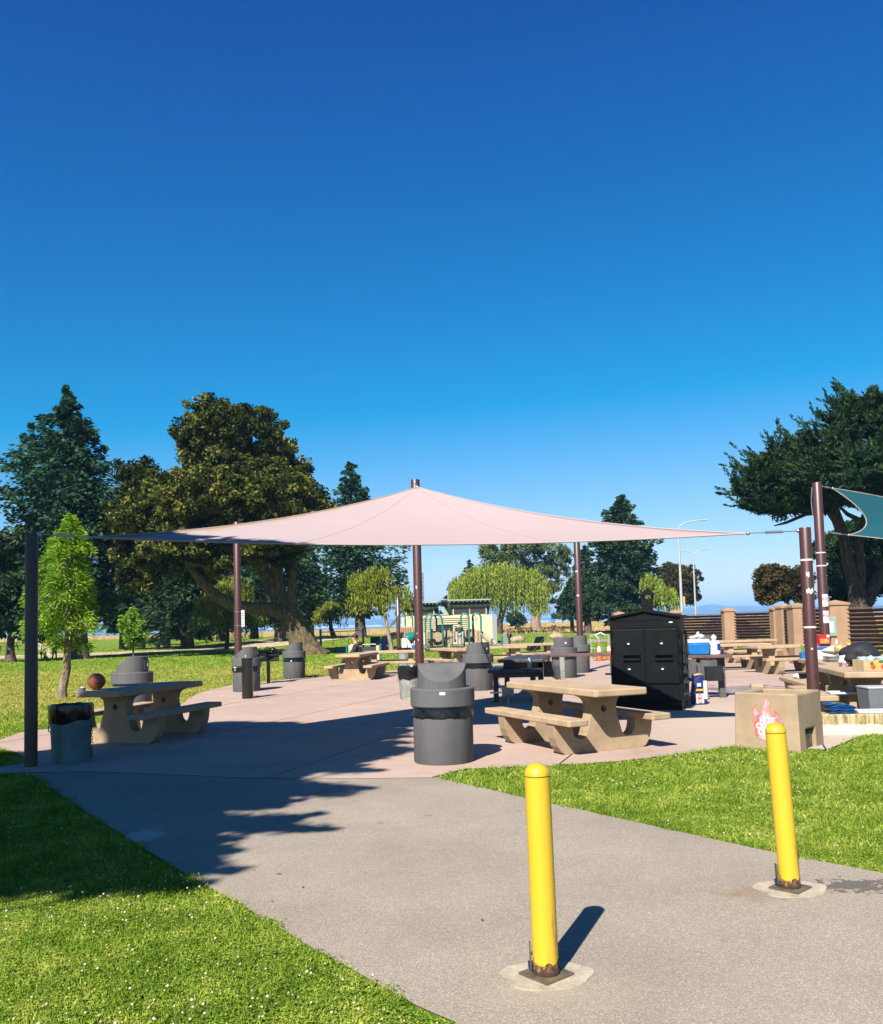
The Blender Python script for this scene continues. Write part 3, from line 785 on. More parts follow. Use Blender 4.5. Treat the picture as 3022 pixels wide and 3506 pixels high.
b = at_px(640, 76)
conifer('fir_tree', 'broad dark green conifer with sweeping low boughs behind the oak limb', b, 9.4,
        [(1.2, 3.4), (2.5, 4.6), (4, 4.8), (6, 3.8), (8, 2.0), (9.4, 0.3)], 'conifer', rg(4), nlev=22, nb=10, per=120, leaf=0.24, droop=0.3, up=0.2, trunk_r=0.55)
b = at_px(958, 82)
conifer('fir_tree', 'dark conifer directly behind the gnarled oak trunk', b, 12.5,
        [(1.8, 3.6), (4, 4.6), (7, 4.2), (10, 2.5), (12.5, 0.3)], 'conifer', rg(5), nlev=22, nb=9, per=110, leaf=0.25, droop=0.3, up=0.2, trunk_r=0.5)
b = at_px(455, 55)
conifer('young_sapling', 'small bright green sapling on a thin stem left of the round lawn shade', b, 3.1,
        [(0.75, 0.75), (1.3, 1.1), (2.0, 0.9), (2.6, 0.55), (3.1, 0.1)], 'bright', rg(6), nlev=14, nb=8, per=60, leaf=0.11, droop=0.1, up=0.35, trunk_r=0.06, vthick=0.12)
b = at_px(775, 62)
t = thing('weeping_tree', 'yellow green weeping tree behind the maroon pole and oak limb', 'tree', b)
weeping(t, px_lobes(b, 62, [(740, 2060, 70, 60), (800, 2020, 60, 60), (860, 2090, 50, 50), (700, 2100, 45, 45), (820, 2110, 60, 40)], rg(7)), 'weep', rg(7), 520, (0.6, 1.9), 0.10, 0.11, 0.5)
trunk_obj(t, [(px_path(b, 62, [(775, 2225), (780, 2150), (790, 2080), (800, 2000)]), [0.16, 0.12, 0.09, 0.03])], BARK)

for px, d, h, r, lab, sd in [(a_, b_, c_, d_, e_, 40 + k_) for k_, (a_, b_, c_, d_, e_) in enumerate(((425, 78, 9.5, 3.4, 'dark conifer filling the gap between the redwood and the oak limb'), (560, 92, 11.5, 4.2, 'dark conifer beyond the sapling, left of the broad fir'), (755, 92, 11.0, 4.4, 'dark conifer behind the yellow green weeping tree'), (870, 98, 12.5, 4.6, 'dark conifer between the maroon pole and the oak trunk'), (1060, 100, 11.0, 3.4, 'dark conifer right behind the foot of the oak')))]:
    b = at_px(px, d)
    conifer('fir_tree', lab, b, h, [(1.9, r * 0.7), (3.2, r), (h * 0.5, r * 0.95), (h * 0.8, r * 0.5), (h, 0.3)], 'conifer', rg(sd), nlev=18, nb=9, per=100, leaf=0.27, droop=0.28, up=0.2, trunk_r=0.45)

# bright dawn-redwood type in front, leaning foot
b = G(226, 2388)
conifer('young_redwood', 'bright lime green young tree with pale shaggy trunk on the near left lawn', b, 4.6,
        [(1.5, 0.8), (1.9, 1.2), (2.5, 1.2), (3.0, 0.95), (3.6, 0.78), (4.1, 0.55), (4.6, 0.12)], 'bright', rg(8), nlev=13, nb=9, per=330, asp=(0.14, 0.26), jag=0.5, leaf=0.062, droop=0.62, up=0.34, trunk_r=0.11, lean=(0.1, 0), bark=BARK_PALE, spread=0.28, vthick=0.10, bow=(-0.12, 0))

# --- middle group
b = at_px(1235, 88)
conifer('pine_tree', 'tall dark pine rising behind the left slope of the pink sail', b, 17.6,
        [(2.4, 3.0), (4.5, 4.8), (7, 4.9), (9.5, 4.4), (12, 3.3), (14.5, 2.1), (16.5, 1.1), (17.6, 0.2)], 'redwood', rg(9), nlev=28, nb=9, per=130, leaf=0.25, droop=0.12, up=0.25, trunk_r=0.5, lean=(-0.9, 0))
b = at_px(1140, 92)
t = thing('small_willow', 'small drooping willow seen through the gap right of the oak', 'tree', b)
weeping(t, px_lobes(b, 92, [(1120, 2095, 45, 35), (1155, 2080, 40, 35), (1095, 2110, 25, 25)], rg(10)), 'weep', rg(10), 260, (0.7, 2.0), 0.12, 0.14, 1.0)
trunk_obj(t, [(px_path(b, 92, [(1142, 2180), (1132, 2150), (1130, 2120), (1118, 2080)]), [0.3, 0.22, 0.16, 0.05]), (px_path(b, 92, [(1130, 2125), (1152, 2105), (1165, 2080)]), [0.15, 0.1, 0.04])], BARK)
b = G(1337, 2232)
b = Vector((b.x * 52 / b.y, 52, 0))
t = thing('leaning_tree', 'yellow green feathery tree with a pale bent trunk beside the slide', 'tree', b)
weeping(t, px_lobes(b, 52, [(1240, 2000, 50, 50), (1290, 1985, 50, 50), (1260, 2060, 70, 45), (1330, 2050, 45, 45), (1405, 2065, 40, 35), (1380, 2030, 30, 30)], rg(11)), 'weep', rg(11), 620, (0.4, 1.1), 0.075, 0.085, 1.3)
trunk_obj(t, [(px_path(b, 52, [(1340, 2242), (1338, 2205), (1328, 2165), (1322, 2130), (1310, 2050), (1290, 1990)]), [0.17, 0.13, 0.11, 0.10, 0.06, 0.02]), (px_path(b, 52, [(1326, 2150), (1345, 2135), (1385, 2080), (1405, 2050)]), [0.07, 0.06, 0.04, 0.02]), (px_path(b, 52, [(1320, 2110), (1270, 2080), (1240, 2050)]), [0.05, 0.04, 0.02])], BARK_PALE)
b = at_px(1720, 116)
t = thing('weeping_willow', 'large light green weeping willow with curved dark trunk behind the building', 'tree', b)
weeping(t, px_lobes(b, 116, [(1645, 2000, 75, 72), (1720, 1995, 85, 78), (1800, 2005, 75, 70), (1585, 2035, 48, 50), (1850, 2030, 38, 45)], rg(12)), 'willow', rg(12), 1500, (1.6, 4.6), 0.17, 0.17, 2.0)
trunk_obj(t, [(px_path(b, 116, [(1708, 2178), (1710, 2130), (1722, 2085), (1715, 2030), (1690, 1985)]), [0.55, 0.45, 0.42, 0.3, 0.12]), (px_path(b, 116, [(1722, 2085), (1760, 2030), (1800, 1995)]), [0.3, 0.2, 0.08])], BARK)
b = at_px(1632, 122)
t = thing('willow_stem', 'second dark willow trunk beside the building corner with small crown', 'tree', b)
weeping(t, px_lobes(b, 122, [(1600, 2000, 60, 40), (1650, 1990, 50, 45)], rg(13)), 'willow', rg(13), 350, (1.2, 3.2), 0.17, 0.17, 2.5)
trunk_obj(t, [(px_path(b, 122, [(1638, 2175), (1632, 2120), (1622, 2060), (1615, 1990)]), [0.5, 0.4, 0.3, 0.1])], BARK)
b = at_px(1838, 132)
t = thing('sparse_tree', 'open grey green tree with visible limbs above the willow', 'tree', b)
lobe_crown(t, px_lobes(b, 132, [(1700, 1880, 65, 38), (1790, 1870, 80, 38), (1880, 1890, 65, 40), (1760, 1930, 70, 40), (1860, 1950, 60, 35), (1920, 1960, 38, 35), (1895, 2010, 35, 28), (1680, 1940, 45, 35), (1935, 1910, 28, 25)], rg(14)), 'sparse', rg(14), 0.75, 0.55, 75, 0.19, 0.5)
trunk_obj(t, [(px_path(b, 132, [(1838, 2172), (1832, 2125), (1840, 2075), (1825, 2000), (1790, 1930), (1770, 1870)]), [1.0, 0.75, 0.6, 0.4, 0.25, 0.06]), (px_path(b, 132, [(1838, 2085), (1870, 2035), (1905, 1990), (1925, 1940)]), [0.5, 0.34, 0.26, 0.06]), (px_path(b, 132, [(1870, 2035), (1905, 2005), (1915, 1960)]), [0.28, 0.18, 0.06]), (px_path(b, 132, [(1828, 2010), (1870, 1950), (1890, 1890)]), [0.3, 0.2, 0.06])], BARK_PALE)
for px, d, h, r, lab in ((1612, 150, 11.6, 3.6, 'dark pointed pine showing above the left of the large willow'), (1555, 155, 8.0, 2.8, 'lower dark pine at the far left of the large willow')):
    b = at_px(px, d)
    conifer('far_pine', lab, b, h, [(1.5, r * 0.9), (3, r), (h * 0.6, r * 0.8), (h, 0.3)], 'conifer', rg(15 + px), nlev=16, nb=8, per=60, leaf=0.36, droop=0.2, up=0.3, trunk_r=0.4, group='pines behind the willow')
b = at_px(1765, 136)
conifer('low_cypress', 'low dark spreading cypress between the willow trunks', b, 2.9, [(0.9, 1.8), (1.5, 2.2), (2.2, 1.6), (2.9, 0.3)], 'cypress', rg(18), nlev=9, nb=9, per=70, leaf=0.22, droop=0.15, up=0.25, trunk_r=0.12)
# --- dark conifers right of centre
b = at_px(2140, 96)
conifer('big_conifer', 'largest dark conifer behind the black smoker', b, 15.0,
        [(1.3, 3.2), (2.6, 4.6), (5, 4.7), (7.5, 4.1), (9.5, 3.9), (11.5, 2.9), (13.3, 1.9), (14.4, 1.1), (15.0, 0.25)], 'conifer', rg(19), nlev=32, nb=10, per=150, leaf=0.25, droop=0.22, up=0.2, trunk_r=0.4)
b = at_px(2012, 104)
conifer('slim_conifer', 'slimmer dark conifer beside the maroon pole right of centre', b, 10.3,
        [(1.7, 2.2), (3.2, 3.0), (5.5, 2.6), (7.5, 1.6), (9.3, 0.8), (10.3, 0.15)], 'conifer', rg(20), nlev=20, nb=9, per=100, leaf=0.26, droop=0.2, up=0.2, trunk_r=0.42)
b = at_px(1958, 108)
conifer('short_conifer', 'short dark conifer left of the maroon pole above the golden field', b, 6.6,
        [(1.9, 2.3), (3.0, 2.5), (4.6, 1.7), (6.6, 0.2)], 'conifer', rg(21), nlev=14, nb=9, per=90, leaf=0.26, droop=0.15, up=0.25, trunk_r=0.26)
b = at_px(2290, 92)
t = thing('lime_tree', 'small bright green tree between the big conifer and the lamp post', 'tree', b)
weeping(t, px_lobes(b, 92, [(2235, 2010, 40, 35), (2265, 2035, 45, 30), (2290, 2060, 35, 25), (2220, 1985, 25, 22)], rg(22)), 'willow', rg(22), 420, (0.5, 1.6), 0.12, 0.15, 0.8)
trunk_obj(t, [(px_path(b, 92, [(2292, 2190), (2296, 2110), (2284, 2075), (2255, 2030), (2235, 1995)]), [0.2, 0.16, 0.13, 0.08, 0.03])], BARK)
b = at_px(2335, 112)
t = thing('rust_tree', 'round rusty brown tree behind the tall lamp post', 'tree', b)
lobe_crown(t, px_lobes(b, 112, [(2300, 1975, 50, 40), (2340, 1985, 50, 40), (2355, 2030, 35, 35), (2290, 2005, 40, 35), (2320, 2020, 40, 30)], rg(23)), 'rust', rg(23), 0.6, 1.5, 90, 0.17)
trunk_obj(t, [(px_path(b, 112, [(2335, 2180), (2333, 2100), (2325, 2040), (2318, 1980)]), [0.25, 0.2, 0.15, 0.05])], BARK)
# --- behind the louvred fence
b = at_px(2700, 62)
t = thing('fence_tree', 'rusty olive tree leaning behind the fence left of the pole pair', 'tree', b)
lobe_crown(t, px_lobes(b, 62, [(2650, 1970, 55, 38), (2620, 2010, 35, 30), (2690, 2005, 55, 40), (2735, 1985, 50, 40), (2640, 2045, 40, 18), (2745, 2040, 40, 20)], rg(24)), 'rust', rg(24), 0.42, 1.4, 90, 0.11)
trunk_obj(t, [(px_path(b, 62, [(2718, 2195), (2705, 2080), (2685, 2040), (2660, 1990)]), [0.16, 0.12, 0.1, 0.04]), (px_path(b, 62, [(2730, 2195), (2738, 2080), (2740, 2000)]), [0.12, 0.1, 0.03])], BARK)
b = at_px(2930, 43)
t = thing('cypress_tree', 'massive dark windswept cypress with forked grey trunk at the right', 'tree', b)
lob = px_lobes(b, 43, [(2990, 1390, 95, 60), (2900, 1460, 90, 55), (3010, 1480, 110, 80), (2820, 1520, 70, 42), (2780, 1570, 90, 50), (2880, 1580, 120, 70), (2690, 1560, 45, 32), (2640, 1600, 65, 45), (2720, 1650, 110, 60), (2600, 1650, 70, 45), (2560, 1690, 55, 30), (2660, 1710, 95, 42), (2770, 1720, 90, 42), (2850, 1680, 110, 60), (2990, 1600, 100, 90), (2980, 1720, 90, 60), (2700, 1755, 60, 20), (2620, 1745, 50, 18), (3080, 1430, 130, 130), (3090, 1620, 120, 120), (2880, 1640, 120, 55, -3.2), (2970, 1680, 110, 60, -3.4), (2780, 1660, 90, 45, -2.6), (3060, 1720, 90, 60, -3.0), (2900, 1720, 90, 35, -2.4)], rg(25))
lobe_crown(t, lob, 'cypress', rg(25), 0.42, 0.62, 95, 0.15, 0.26, 0.2, 0.45, 1.0, 0.3)
lobe_crown(t, px_lobes(b, 43, [(2880, 1690, 120, 45, -4.6), (2965, 1725, 105, 48, -4.4), (3040, 1690, 100, 60, -4.6), (2800, 1690, 80, 35, -3.8)], rg(28)), 'cypress', rg(28), 0.42, 1.2, 95, 0.15, 0.26, 0.1, 0.45, 1.0, 0.3)
# spiky shoots that break the outline
rr_ = rg(26); C, A, B, VV = [], [], [], []
for c0, r3 in lob:
    for _ in range(26):
        az = rr_.uniform(0, 2 * math.pi); el = rr_.uniform(-0.15, 0.9)
        d = np.array([math.cos(az) * math.cos(el), math.sin(az) * math.cos(el), math.sin(el)])
        p0 = np.array(c0) + d * np.array(r3) * 0.85; Ls = rr_.uniform(0.5, 1.7); n = 55
        d2 = unit((d + np.array([0, 0, 0.25]))[None])[0]
        tt = rr_.random(n); c = p0 + d2 * (tt * Ls)[:, None] + rr_.normal(size=(n, 3)) * np.array([0.12, 0.12, 0.06]) * (1.2 - tt)[:, None]
        dd = unit(d2[None] + rr_.normal(size=(n, 3)) * 0.4); C.append(c); A.append(dd * 0.13); B.append(unit(np.cross(dd, rand_dir(n, rr_))) * 0.035); VV.append(rr_.uniform(0.2, 0.8, n))
V, F = leaf_quads(np.concatenate(C), np.concatenate(A), np.concatenate(B))
np_mesh('shoots', V, F, LEAF['cypress'], t, np.repeat(np.concatenate(VV), 4))
trunk_obj(t, [(px_path(b, 43, [(2950, 2200), (2942, 2075), (2930, 2010), (2905, 1930), (2890, 1850), (2862, 1780), (2830, 1740), (2790, 1700)]), [0.85, 0.52, 0.36, 0.30, 0.26, 0.22, 0.16, 0.07]),
              (px_path(b, 43, [(2938, 2040), (2945, 1960), (2940, 1860), (2965, 1760), (2985, 1660), (2990, 1560)]), [0.32, 0.26, 0.22, 0.19, 0.15, 0.06]),
              (px_path(b, 43, [(2950, 2085), (2985, 2020), (3025, 1950), (3060, 1850), (3080, 1700)]), [0.4, 0.3, 0.26, 0.2, 0.1]),
              (px_path(b, 43, [(2895, 1870), (2880, 1800), (2860, 1740), (2835, 1660)]), [0.24, 0.2, 0.15, 0.05]),
              (px_path(b, 43, [(2840, 1750), (2760, 1760), (2690, 1790), (2650, 1800)]), [0.12, 0.1, 0.07, 0.03]),
              (px_path(b, 43, [(2960, 1790), (2900, 1760), (2870, 1730)]), [0.14, 0.1, 0.05])], bark_mat('grey_bark', (0.07, 0.057, 0.048), (0.02, 0.016, 0.013)), 10)
b = at_px(2960, 52)
t = thing('back_cypress', 'dark green cypress mass low behind the forked grey trunk', 'tree', b)
lobe_crown(t, px_lobes(b, 52, [(2940, 1830, 60, 45), (3000, 1820, 60, 50), (2870, 1850, 50, 35), (2920, 1960, 45, 45), (3030, 1980, 60, 60), (2890, 1900, 45, 60), (2880, 2010, 45, 45), (2990, 1990, 60, 60), (2860, 1960, 30, 30), (3010, 1900, 40, 60), (2920, 2060, 60, 30), (2830, 1900, 45, 16), (2815, 1865, 40, 12)], rg(27)), 'cypress', rg(27), 0.5, 1.3, 100, 0.17, 0.3, 0.3, 0.6, 0.6, 0.1)
trunk_obj(t, [((((0, 0, -0.1), (0.1, 0, 2.0), (-0.2, 0, 4.5), (0, 0, 6)) ), [0.3, 0.2, 0.12, 0.03])], BARK)

# --- the tree behind the photographer whose shade lies over the path
b = Vector((-9.4, -2.6, 0))
t = thing('shade_tree', 'conifer left behind the viewpoint, shading the path and left lawn', 'tree', b)
sd = Vector((math.sin(R(SUN_AZ)), math.cos(R(SUN_AZ)), 0)) / math.tan(R(SUN_EL))
def over(x, y, z):   # point at height z whose shadow falls on ground x, y
    return (x - sd.x * z - b.x, y - sd.y * z - b.y, z)
rr_ = rg(30); lobs = []
for (x, y, rx, ry, z) in ((-2.9, 8.9, 1.15, 1.6, 7.0), (-4.4, 9.0, 1.6, 2.0, 7.6), (-5.6, 8.2, 1.5, 2.4, 8.2), (-3.2, 7.2, 1.05, 1.1, 6.4), (-2.7, 6.35, 0.75, 0.6, 6.0), (-4.4, 6.7, 1.3, 1.1, 6.6), (-2.6, 10.6, 1.0, 0.9, 8.4), (-4.6, 10.9, 1.3, 0.9, 8.8), (-6.4, 10.4, 1.4, 1.3, 9.0), (-6.6, 7.0, 1.6, 1.7, 8.0), (-8.0, 8.5, 1.6, 2.6, 8.5), (-4.2, 12.0, 1.0, 1.0, 9.4), (-3.0, 12.4, 1.1, 1.2, 9.2), (-3.2, 13.9, 0.9, 0.9, 9.8), (-3.8, 14.3, 0.5, 0.5, 9.8), (-2.0, 12.6, 0.8, 0.9, 9.0), (-1.6, 11.0, 0.7, 0.8, 8.6), (-1.5, 13.2, 0.6, 0.6, 9.0), (-5.0, 11.2, 0.7, 0.5, 9.2)):
    lobs.append((over(x, y, z), (rx, ry * 0.85, 0.75)))
lobe_crown(t, lobs, 'redwood', rr_, 0.45, 2.0, 150, 0.16, 0.4, 0.0, 0.45, 0.5, 0.0)
C, A, B, VV = [], [], [], []
limbs = []
# feathery bough ends along the right-hand rim of the shade
for (x, y, L, z) in ((-1.9, 9.3, 1.25, 7.0), (-1.85, 8.7, 1.05, 7.0), (-2.0, 8.2, 0.75, 6.6), (-1.95, 7.5, 0.85, 6.2), (-1.95, 7.25, 1.05, 6.2), (-2.25, 6.6, 0.75, 5.8), (-2.2, 5.95, 0.85, 5.8), (-2.35, 5.6, 0.9, 5.8), (-3.0, 5.65, 0.9, 6.0), (-3.8, 5.6, 0.7, 6.3), (-1.7, 10.2, 0.9, 8.0), (-1.5, 10.8, 0.7, 8.2), (-2.2, 9.8, 0.9, 7.4), (-1.3, 12.7, 0.8, 9.0), (-1.2, 12.1, 0.7, 9.0), (-1.2, 11.5, 0.6, 8.6), (-1.1, 13.4, 0.7, 9.0), (-2.5, 14.3, 0.8, 9.6), (-1.3, 9.9, 0.6, 8.0)):
    p0 = np.array(over(x, y, z)); d = unit(np.array([[1.0, rr_.uniform(-0.25, 0.3), -0.05]]))[0]; s_ = np.array([-d[1], d[0], 0])
    for _ in range(4):
        dd0 = unit((d + s_ * rr_.uniform(-0.35, 0.35))[None])[0]; Lq = L * rr_.uniform(0.6, 1.1); n = 170
        tt = rr_.random(n) ** 0.8; c = p0 + dd0 * (tt * Lq)[:, None] + s_ * (rr_.normal(size=n) * 0.13 * (1.05 - tt))[:, None] + np.array([0, 0, 1]) * (rr_.normal(size=n) * 0.05)[:, None]
        dd = unit(dd0[None] + s_[None] * rr_.uniform(-1, 1, n)[:, None]); C.append(c); A.append(dd * 0.075); B.append(unit(np.cross(dd, np.array([[0, 0, 1.0]]))) * 0.024); VV.append(rr_.uniform(0.2, 0.8, n))
    limbs.append(([(0.0, 0.0, z - 0.6), tuple(p0 * np.array([0.5, 0.5, 1]) - np.array([0, 0, 0.2])), tuple(p0 + d * L * 0.8)], [0.09, 0.05, 0.01]))
V, F = leaf_quads(np.concatenate(C), np.concatenate(A), np.concatenate(B))
np_mesh('bough_ends', V, F, LEAF['redwood'], t, np.repeat(np.concatenate(VV), 4))
limbs.insert(0, ([(0, 0, -0.1), (0, 0, 0.5), (0.1, 0, 4), (0, 0.1, 8), (0, 0, 11.5)], [0.7, 0.5, 0.4, 0.25, 0.03]))
trunk_obj(t, limbs, BARK, 8)
# ================================================================== OBJECT MATERIALS
def paint_mat(name, c, chip, chip_amt=0.66, scale=14, rough=0.4, stretch=0.3, fade=None, zrust=None):
    """paint with chips showing what is under it"""
    if name in MATS: return MATS[name]
    m, n, l, b = _new(name)
    tc = n.new('ShaderNodeTexCoord'); mp = n.new('ShaderNodeMapping'); mp.inputs['Scale'].default_value = (1, 1, stretch)
    l.new(tc.outputs['Object'], mp.inputs[0])
    t = noise(n, l, mp.outputs[0], scale, 8, 0.72); big = noise(n, l, tc.outputs['Object'], 2.5, 4, 0.6)
    c = tuple(x * ALB for x in c); fade = tuple(x * ALB for x in fade) if fade else tuple(x * 1.25 for x in c)
    base = mixc(n, l, math_(n, l, 'MULTIPLY', big.outputs[0], 0.9), c, fade)
    k = ramp(n, [(chip_amt, (0, 0, 0)), (chip_amt + 0.025, (1, 1, 1))]); l.new(t.outputs[0], k.inputs[0])
    fac = k.outputs[0]
    if zrust is not None:
        sep = n.new('ShaderNodeSeparateXYZ'); l.new(tc.outputs['Object'], sep.inputs[0])
        t2 = noise(n, l, tc.outputs['Object'], 16, 5, 0.6)
        s_ = math_(n, l, 'SUBTRACT', math_(n, l, 'MULTIPLY_ADD', t2.outputs[0], 0.16, zrust - 0.08), sep.outputs[2])
        q = n.new('ShaderNodeMapRange'); q.inputs[1].default_value = 0.0; q.inputs[2].default_value = 0.004; l.new(s_, q.inputs[0])
        fac = math_(n, l, 'MAXIMUM', fac, q.outputs[0])
    if zrust is not None:
        rr_n = ramp(n, [(0.42, (0.028, 0.016, 0.010)), (0.56, (0.07, 0.036, 0.016)), (0.66, (0.26, 0.115, 0.02))]); l.new(noise(n, l, tc.outputs['Object'], 40, 4, 0.7).outputs[0], rr_n.inputs[0])
        chip = mixc(n, l, q.outputs[0], chip, rr_n.outputs[0])
    l.new(mixc(n, l, fac, base, chip), b.inputs['Base Color'])
    l.new(math_(n, l, 'MULTIPLY_ADD', fac, 0.45, rough), b.inputs['Roughness'])
    bump(n, l, b, math_(n, l, 'SUBTRACT', 1.0, fac), 0.25, 0.003)
    MATS[name] = m; return m
M_YEL = paint_mat('yellow_paint', (0.66, 0.415, 0.016), (0.30, 0.17, 0.03), 0.60, 15, 0.5, 0.09, (0.68, 0.47, 0.028), 0.055)
M_RUST = surf('rust', (0.075, 0.038, 0.02), 0.9, 0.6, 18, bmp=0.5)
M_PLATE = surf('oily_plate', (0.17, 0.13, 0.08), 0.6, 0.7, 6)
M_PATCH = surf('patch_concrete', (0.50, 0.42, 0.31), 0.9, 0.35, 8)
M_CONC = surf('tan_concrete', (0.52, 0.36, 0.215), 0.85, 0.28, 3.0, bmp=0.3, bscale=120, c2=(0.37, 0.265, 0.17))
M_CONC2 = surf('worn_tan_concrete', (0.47, 0.335, 0.20), 0.85, 0.35, 2.2, bmp=0.3, bscale=110, c2=(0.31, 0.225, 0.135))
M_BIN = surf('charcoal_aggregate', (0.118, 0.115, 0.118), 0.85, 0.34, 4, bmp=0.7, bscale=110, streak=True)
M_BAG = surf('black_plastic', (0.008, 0.008, 0.009), 0.22, 0.3, 8, bmp=0.6, bscale=18)
M_GALV = surf('galvanised', (0.40, 0.41, 0.38), 0.5, 0.45, 5, metal=0.35, bmp=0.1, c2=(0.24, 0.23, 0.19))
M_GALVG = surf('grey_green_galvanised', (0.13, 0.27, 0.27), 0.55, 0.4, 4, metal=0.3, bmp=0.1)
M_MAROON = paint_mat('maroon_paint', (0.080, 0.024, 0.019), (0.30, 0.26, 0.23), 0.735, 9, 0.42, 0.22, (0.058, 0.020, 0.018))
M_POST_SHADE = paint_mat('shaded_pole_paint', (0.055, 0.026, 0.02), (0.2, 0.18, 0.16), 0.76, 9, 0.5, 0.22)  # separate dark pole paint, with the tree shade put into its colour
M_STEEL = surf('bright_steel', (0.55, 0.55, 0.55), 0.35, 0.2, 10, metal=0.8, bmp=0)
M_BLACK = surf('black_iron', (0.012, 0.013, 0.013), 0.45, 0.4, 6, bmp=0.2)
M_SMOKER = surf('black_steel', (0.004, 0.006, 0.0075), 0.5, 0.5, 3.5, bmp=0.12, bscale=30, c2=(0.002, 0.003, 0.004), spec=0.14)
M_WOODBR = surf('brown_stained_plank', (0.15, 0.062, 0.05), 0.55, 0.4, 5, bmp=0.3)
M_WOODSHADE = surf('shaded_plank', (0.075, 0.052, 0.05), 0.5, 0.4, 5, bmp=0.3)  # same brown planks, the front section's shade put into the colour
M_WHITE = flat('white_plastic', (0.78, 0.78, 0.78), 0.4)
M_PAPER = flat('white_paper', (0.75, 0.74, 0.72), 0.8)
M_CLEAR = surf('cloudy_film', (0.62, 0.66, 0.68), 0.25, 0.3, 12, bmp=0.6, bscale=25)
M_BLUE = surf('blue_plastic', (0.008, 0.19, 0.56), 0.4, 0.25, 8, bmp=0.5, bscale=35)
M_NAVY = flat('navy', (0.01, 0.025, 0.16), 0.5)
M_RED = flat('red_ink', (0.62, 0.015, 0.03), 0.5)
M_PINKRED = flat('pink_red_ink', (0.72, 0.10, 0.14), 0.6)
M_YELINK = flat('yellow_ink', (0.80, 0.48, 0.015), 0.5)
M_GREENINK = flat('green_ink', (0.03, 0.20, 0.06), 0.6)
M_LIME = flat('lime_ink', (0.40, 0.62, 0.02), 0.5)
M_ORANGE = flat('orange_plastic', (0.82, 0.10, 0.012), 0.5)
M_CARD = surf('cardboard', (0.55, 0.40, 0.20), 0.85, 0.15, 8)
M_TEAL = flat('teal_paint', (0.005, 0.20, 0.16), 0.4)
M_BEIGE = flat('beige_plastic', (0.46, 0.31, 0.18), 0.6)
M_LOUVER = surf('louver_brown', (0.135, 0.078, 0.058), 0.6, 0.25, 4, bmp=0.1)
M_STUCCO = surf('tan_stucco', (0.40, 0.25, 0.145), 0.9, 0.15, 3, bmp=0.4, bscale=90)

def text_mesh(name, txt, size, mat, parent, M, depth=0.002, align='CENTER', bold=0.0):
    cu = bpy.data.curves.new(name, 'FONT'); cu.body = txt; cu.size = size; cu.extrude = depth; cu.align_x = align; cu.align_y = 'CENTER'; cu.offset = bold
    tmp = bpy.data.objects.new('tmp', cu); col.objects.link(tmp)
    dg = bpy.context.evaluated_depsgraph_get(); dg.update()
    me = bpy.data.meshes.new_from_object(tmp.evaluated_get(dg))
    bpy.data.objects.remove(tmp); bpy.data.curves.remove(cu)
    me.name = name; me.materials.clear(); me.materials.append(mat)
    me.transform(M)
    o = bpy.data.objects.new(name, me); col.objects.link(o); o.parent = parent
    return o
def frame(o, x, z):       # matrix: text lies in plane spanned by x (right) and z (up) at origin o
    x = Vector(x).normalized(); z = Vector(z).normalized(); y = x.cross(z)
    n = -y
    return Matrix(((x.x, z.x, n.x, o[0]), (x.y, z.y, n.y, o[1]), (x.z, z.z, n.z, o[2]), (0, 0, 0, 1)))

# ================================================================== BOLLARDS
def bollard(base_px, label, lean, h, ang):
    p = G(*base_px)
    t = thing('bollard', label, 'bollard', (p.x, p.y, 0.0), 0, 'yellow bollards on the path')
    r = 0.058
    Ml = Matrix.Translation((0, 0, 0.012)) @ Matrix.Rotation(-lean[0], 4, 'Y') @ Matrix.Rotation(lean[1], 4, 'X')
    m = MB(); m.lathe([(r, 0.0), (r, h - r * 0.95 - 0.006)], 28, None, None, True)
    o = m.build('pipe', M_YEL, t); o.matrix_local = Ml
    m = MB(); zc = h - r * 0.95
    prof = [(r * 1.0, zc - 0.003), (r * 1.03, zc)] + [(r * 1.03 * math.cos(a), zc + r * 0.95 * math.sin(a)) for a in [math.pi / 2 * k / 8 for k in range(1, 8)]] + [(0.002, zc + r * 0.95)]
    m.lathe(prof, 28); o = m.build('dome_cap', surf('glossy_yellow', (0.68, 0.45, 0.02), 0.3, 0.18, 7, bmp=0.08), t); o.matrix_local = Ml
    m = MB(); s_ = 0.088
    m.box(-s_, s_, -s_, s_, 0.001, 0.011, Matrix.Rotation(ang, 4, 'Z')); m.build('base_plate', M_PLATE, t)
    m = MB()
    poly = [(0.20 * (1 + 0.10 * math.sin(3 * a + ang) + 0.05 * math.sin(7 * a)) * math.cos(a), 0.175 * (1 + 0.09 * math.sin(2 * a + 1)) * math.sin(a)) for a in [2 * math.pi * k / 26 for k in range(26)]]
    m.add([(x, y, 0.0015) for x, y in poly] + [(x * 1.02, y * 1.02, -0.02) for x, y in poly], [tuple(range(26))] + [(k, (k + 1) % 26, (k + 1) % 26 + 26, k + 26) for k in range(26)])
    m.build('concrete_patch', M_PATCH, t)
    m = MB(); m.lathe([(r * 1.035, 0.0), (r * 1.05, 0.004), (r * 1.035, 0.018)], 24); o = m.build('rust_ring', M_RUST, t); o.matrix_local = Ml
    m = MB(); m.box(-r - 0.012, -r - 0.006, -0.005, 0.028, 0.012, 0.13); m.box(-r - 0.010, -r + 0.004, 0.004, 0.02, 0.075, 0.085)
    o = m.build('lock_bracket', surf('worn_steel', (0.18, 0.15, 0.11), 0.6, 0.5, 12, metal=0.3), t); o.matrix_local = Ml
    m = MB(); m.box(-r - 0.020, -r + 0.002, 0.01, 0.032, 0.016, 0.042); o = m.build('padlock', flat('blue_black_lock', (0.012, 0.03, 0.09), 0.4), t); o.matrix_local = Ml
    return t
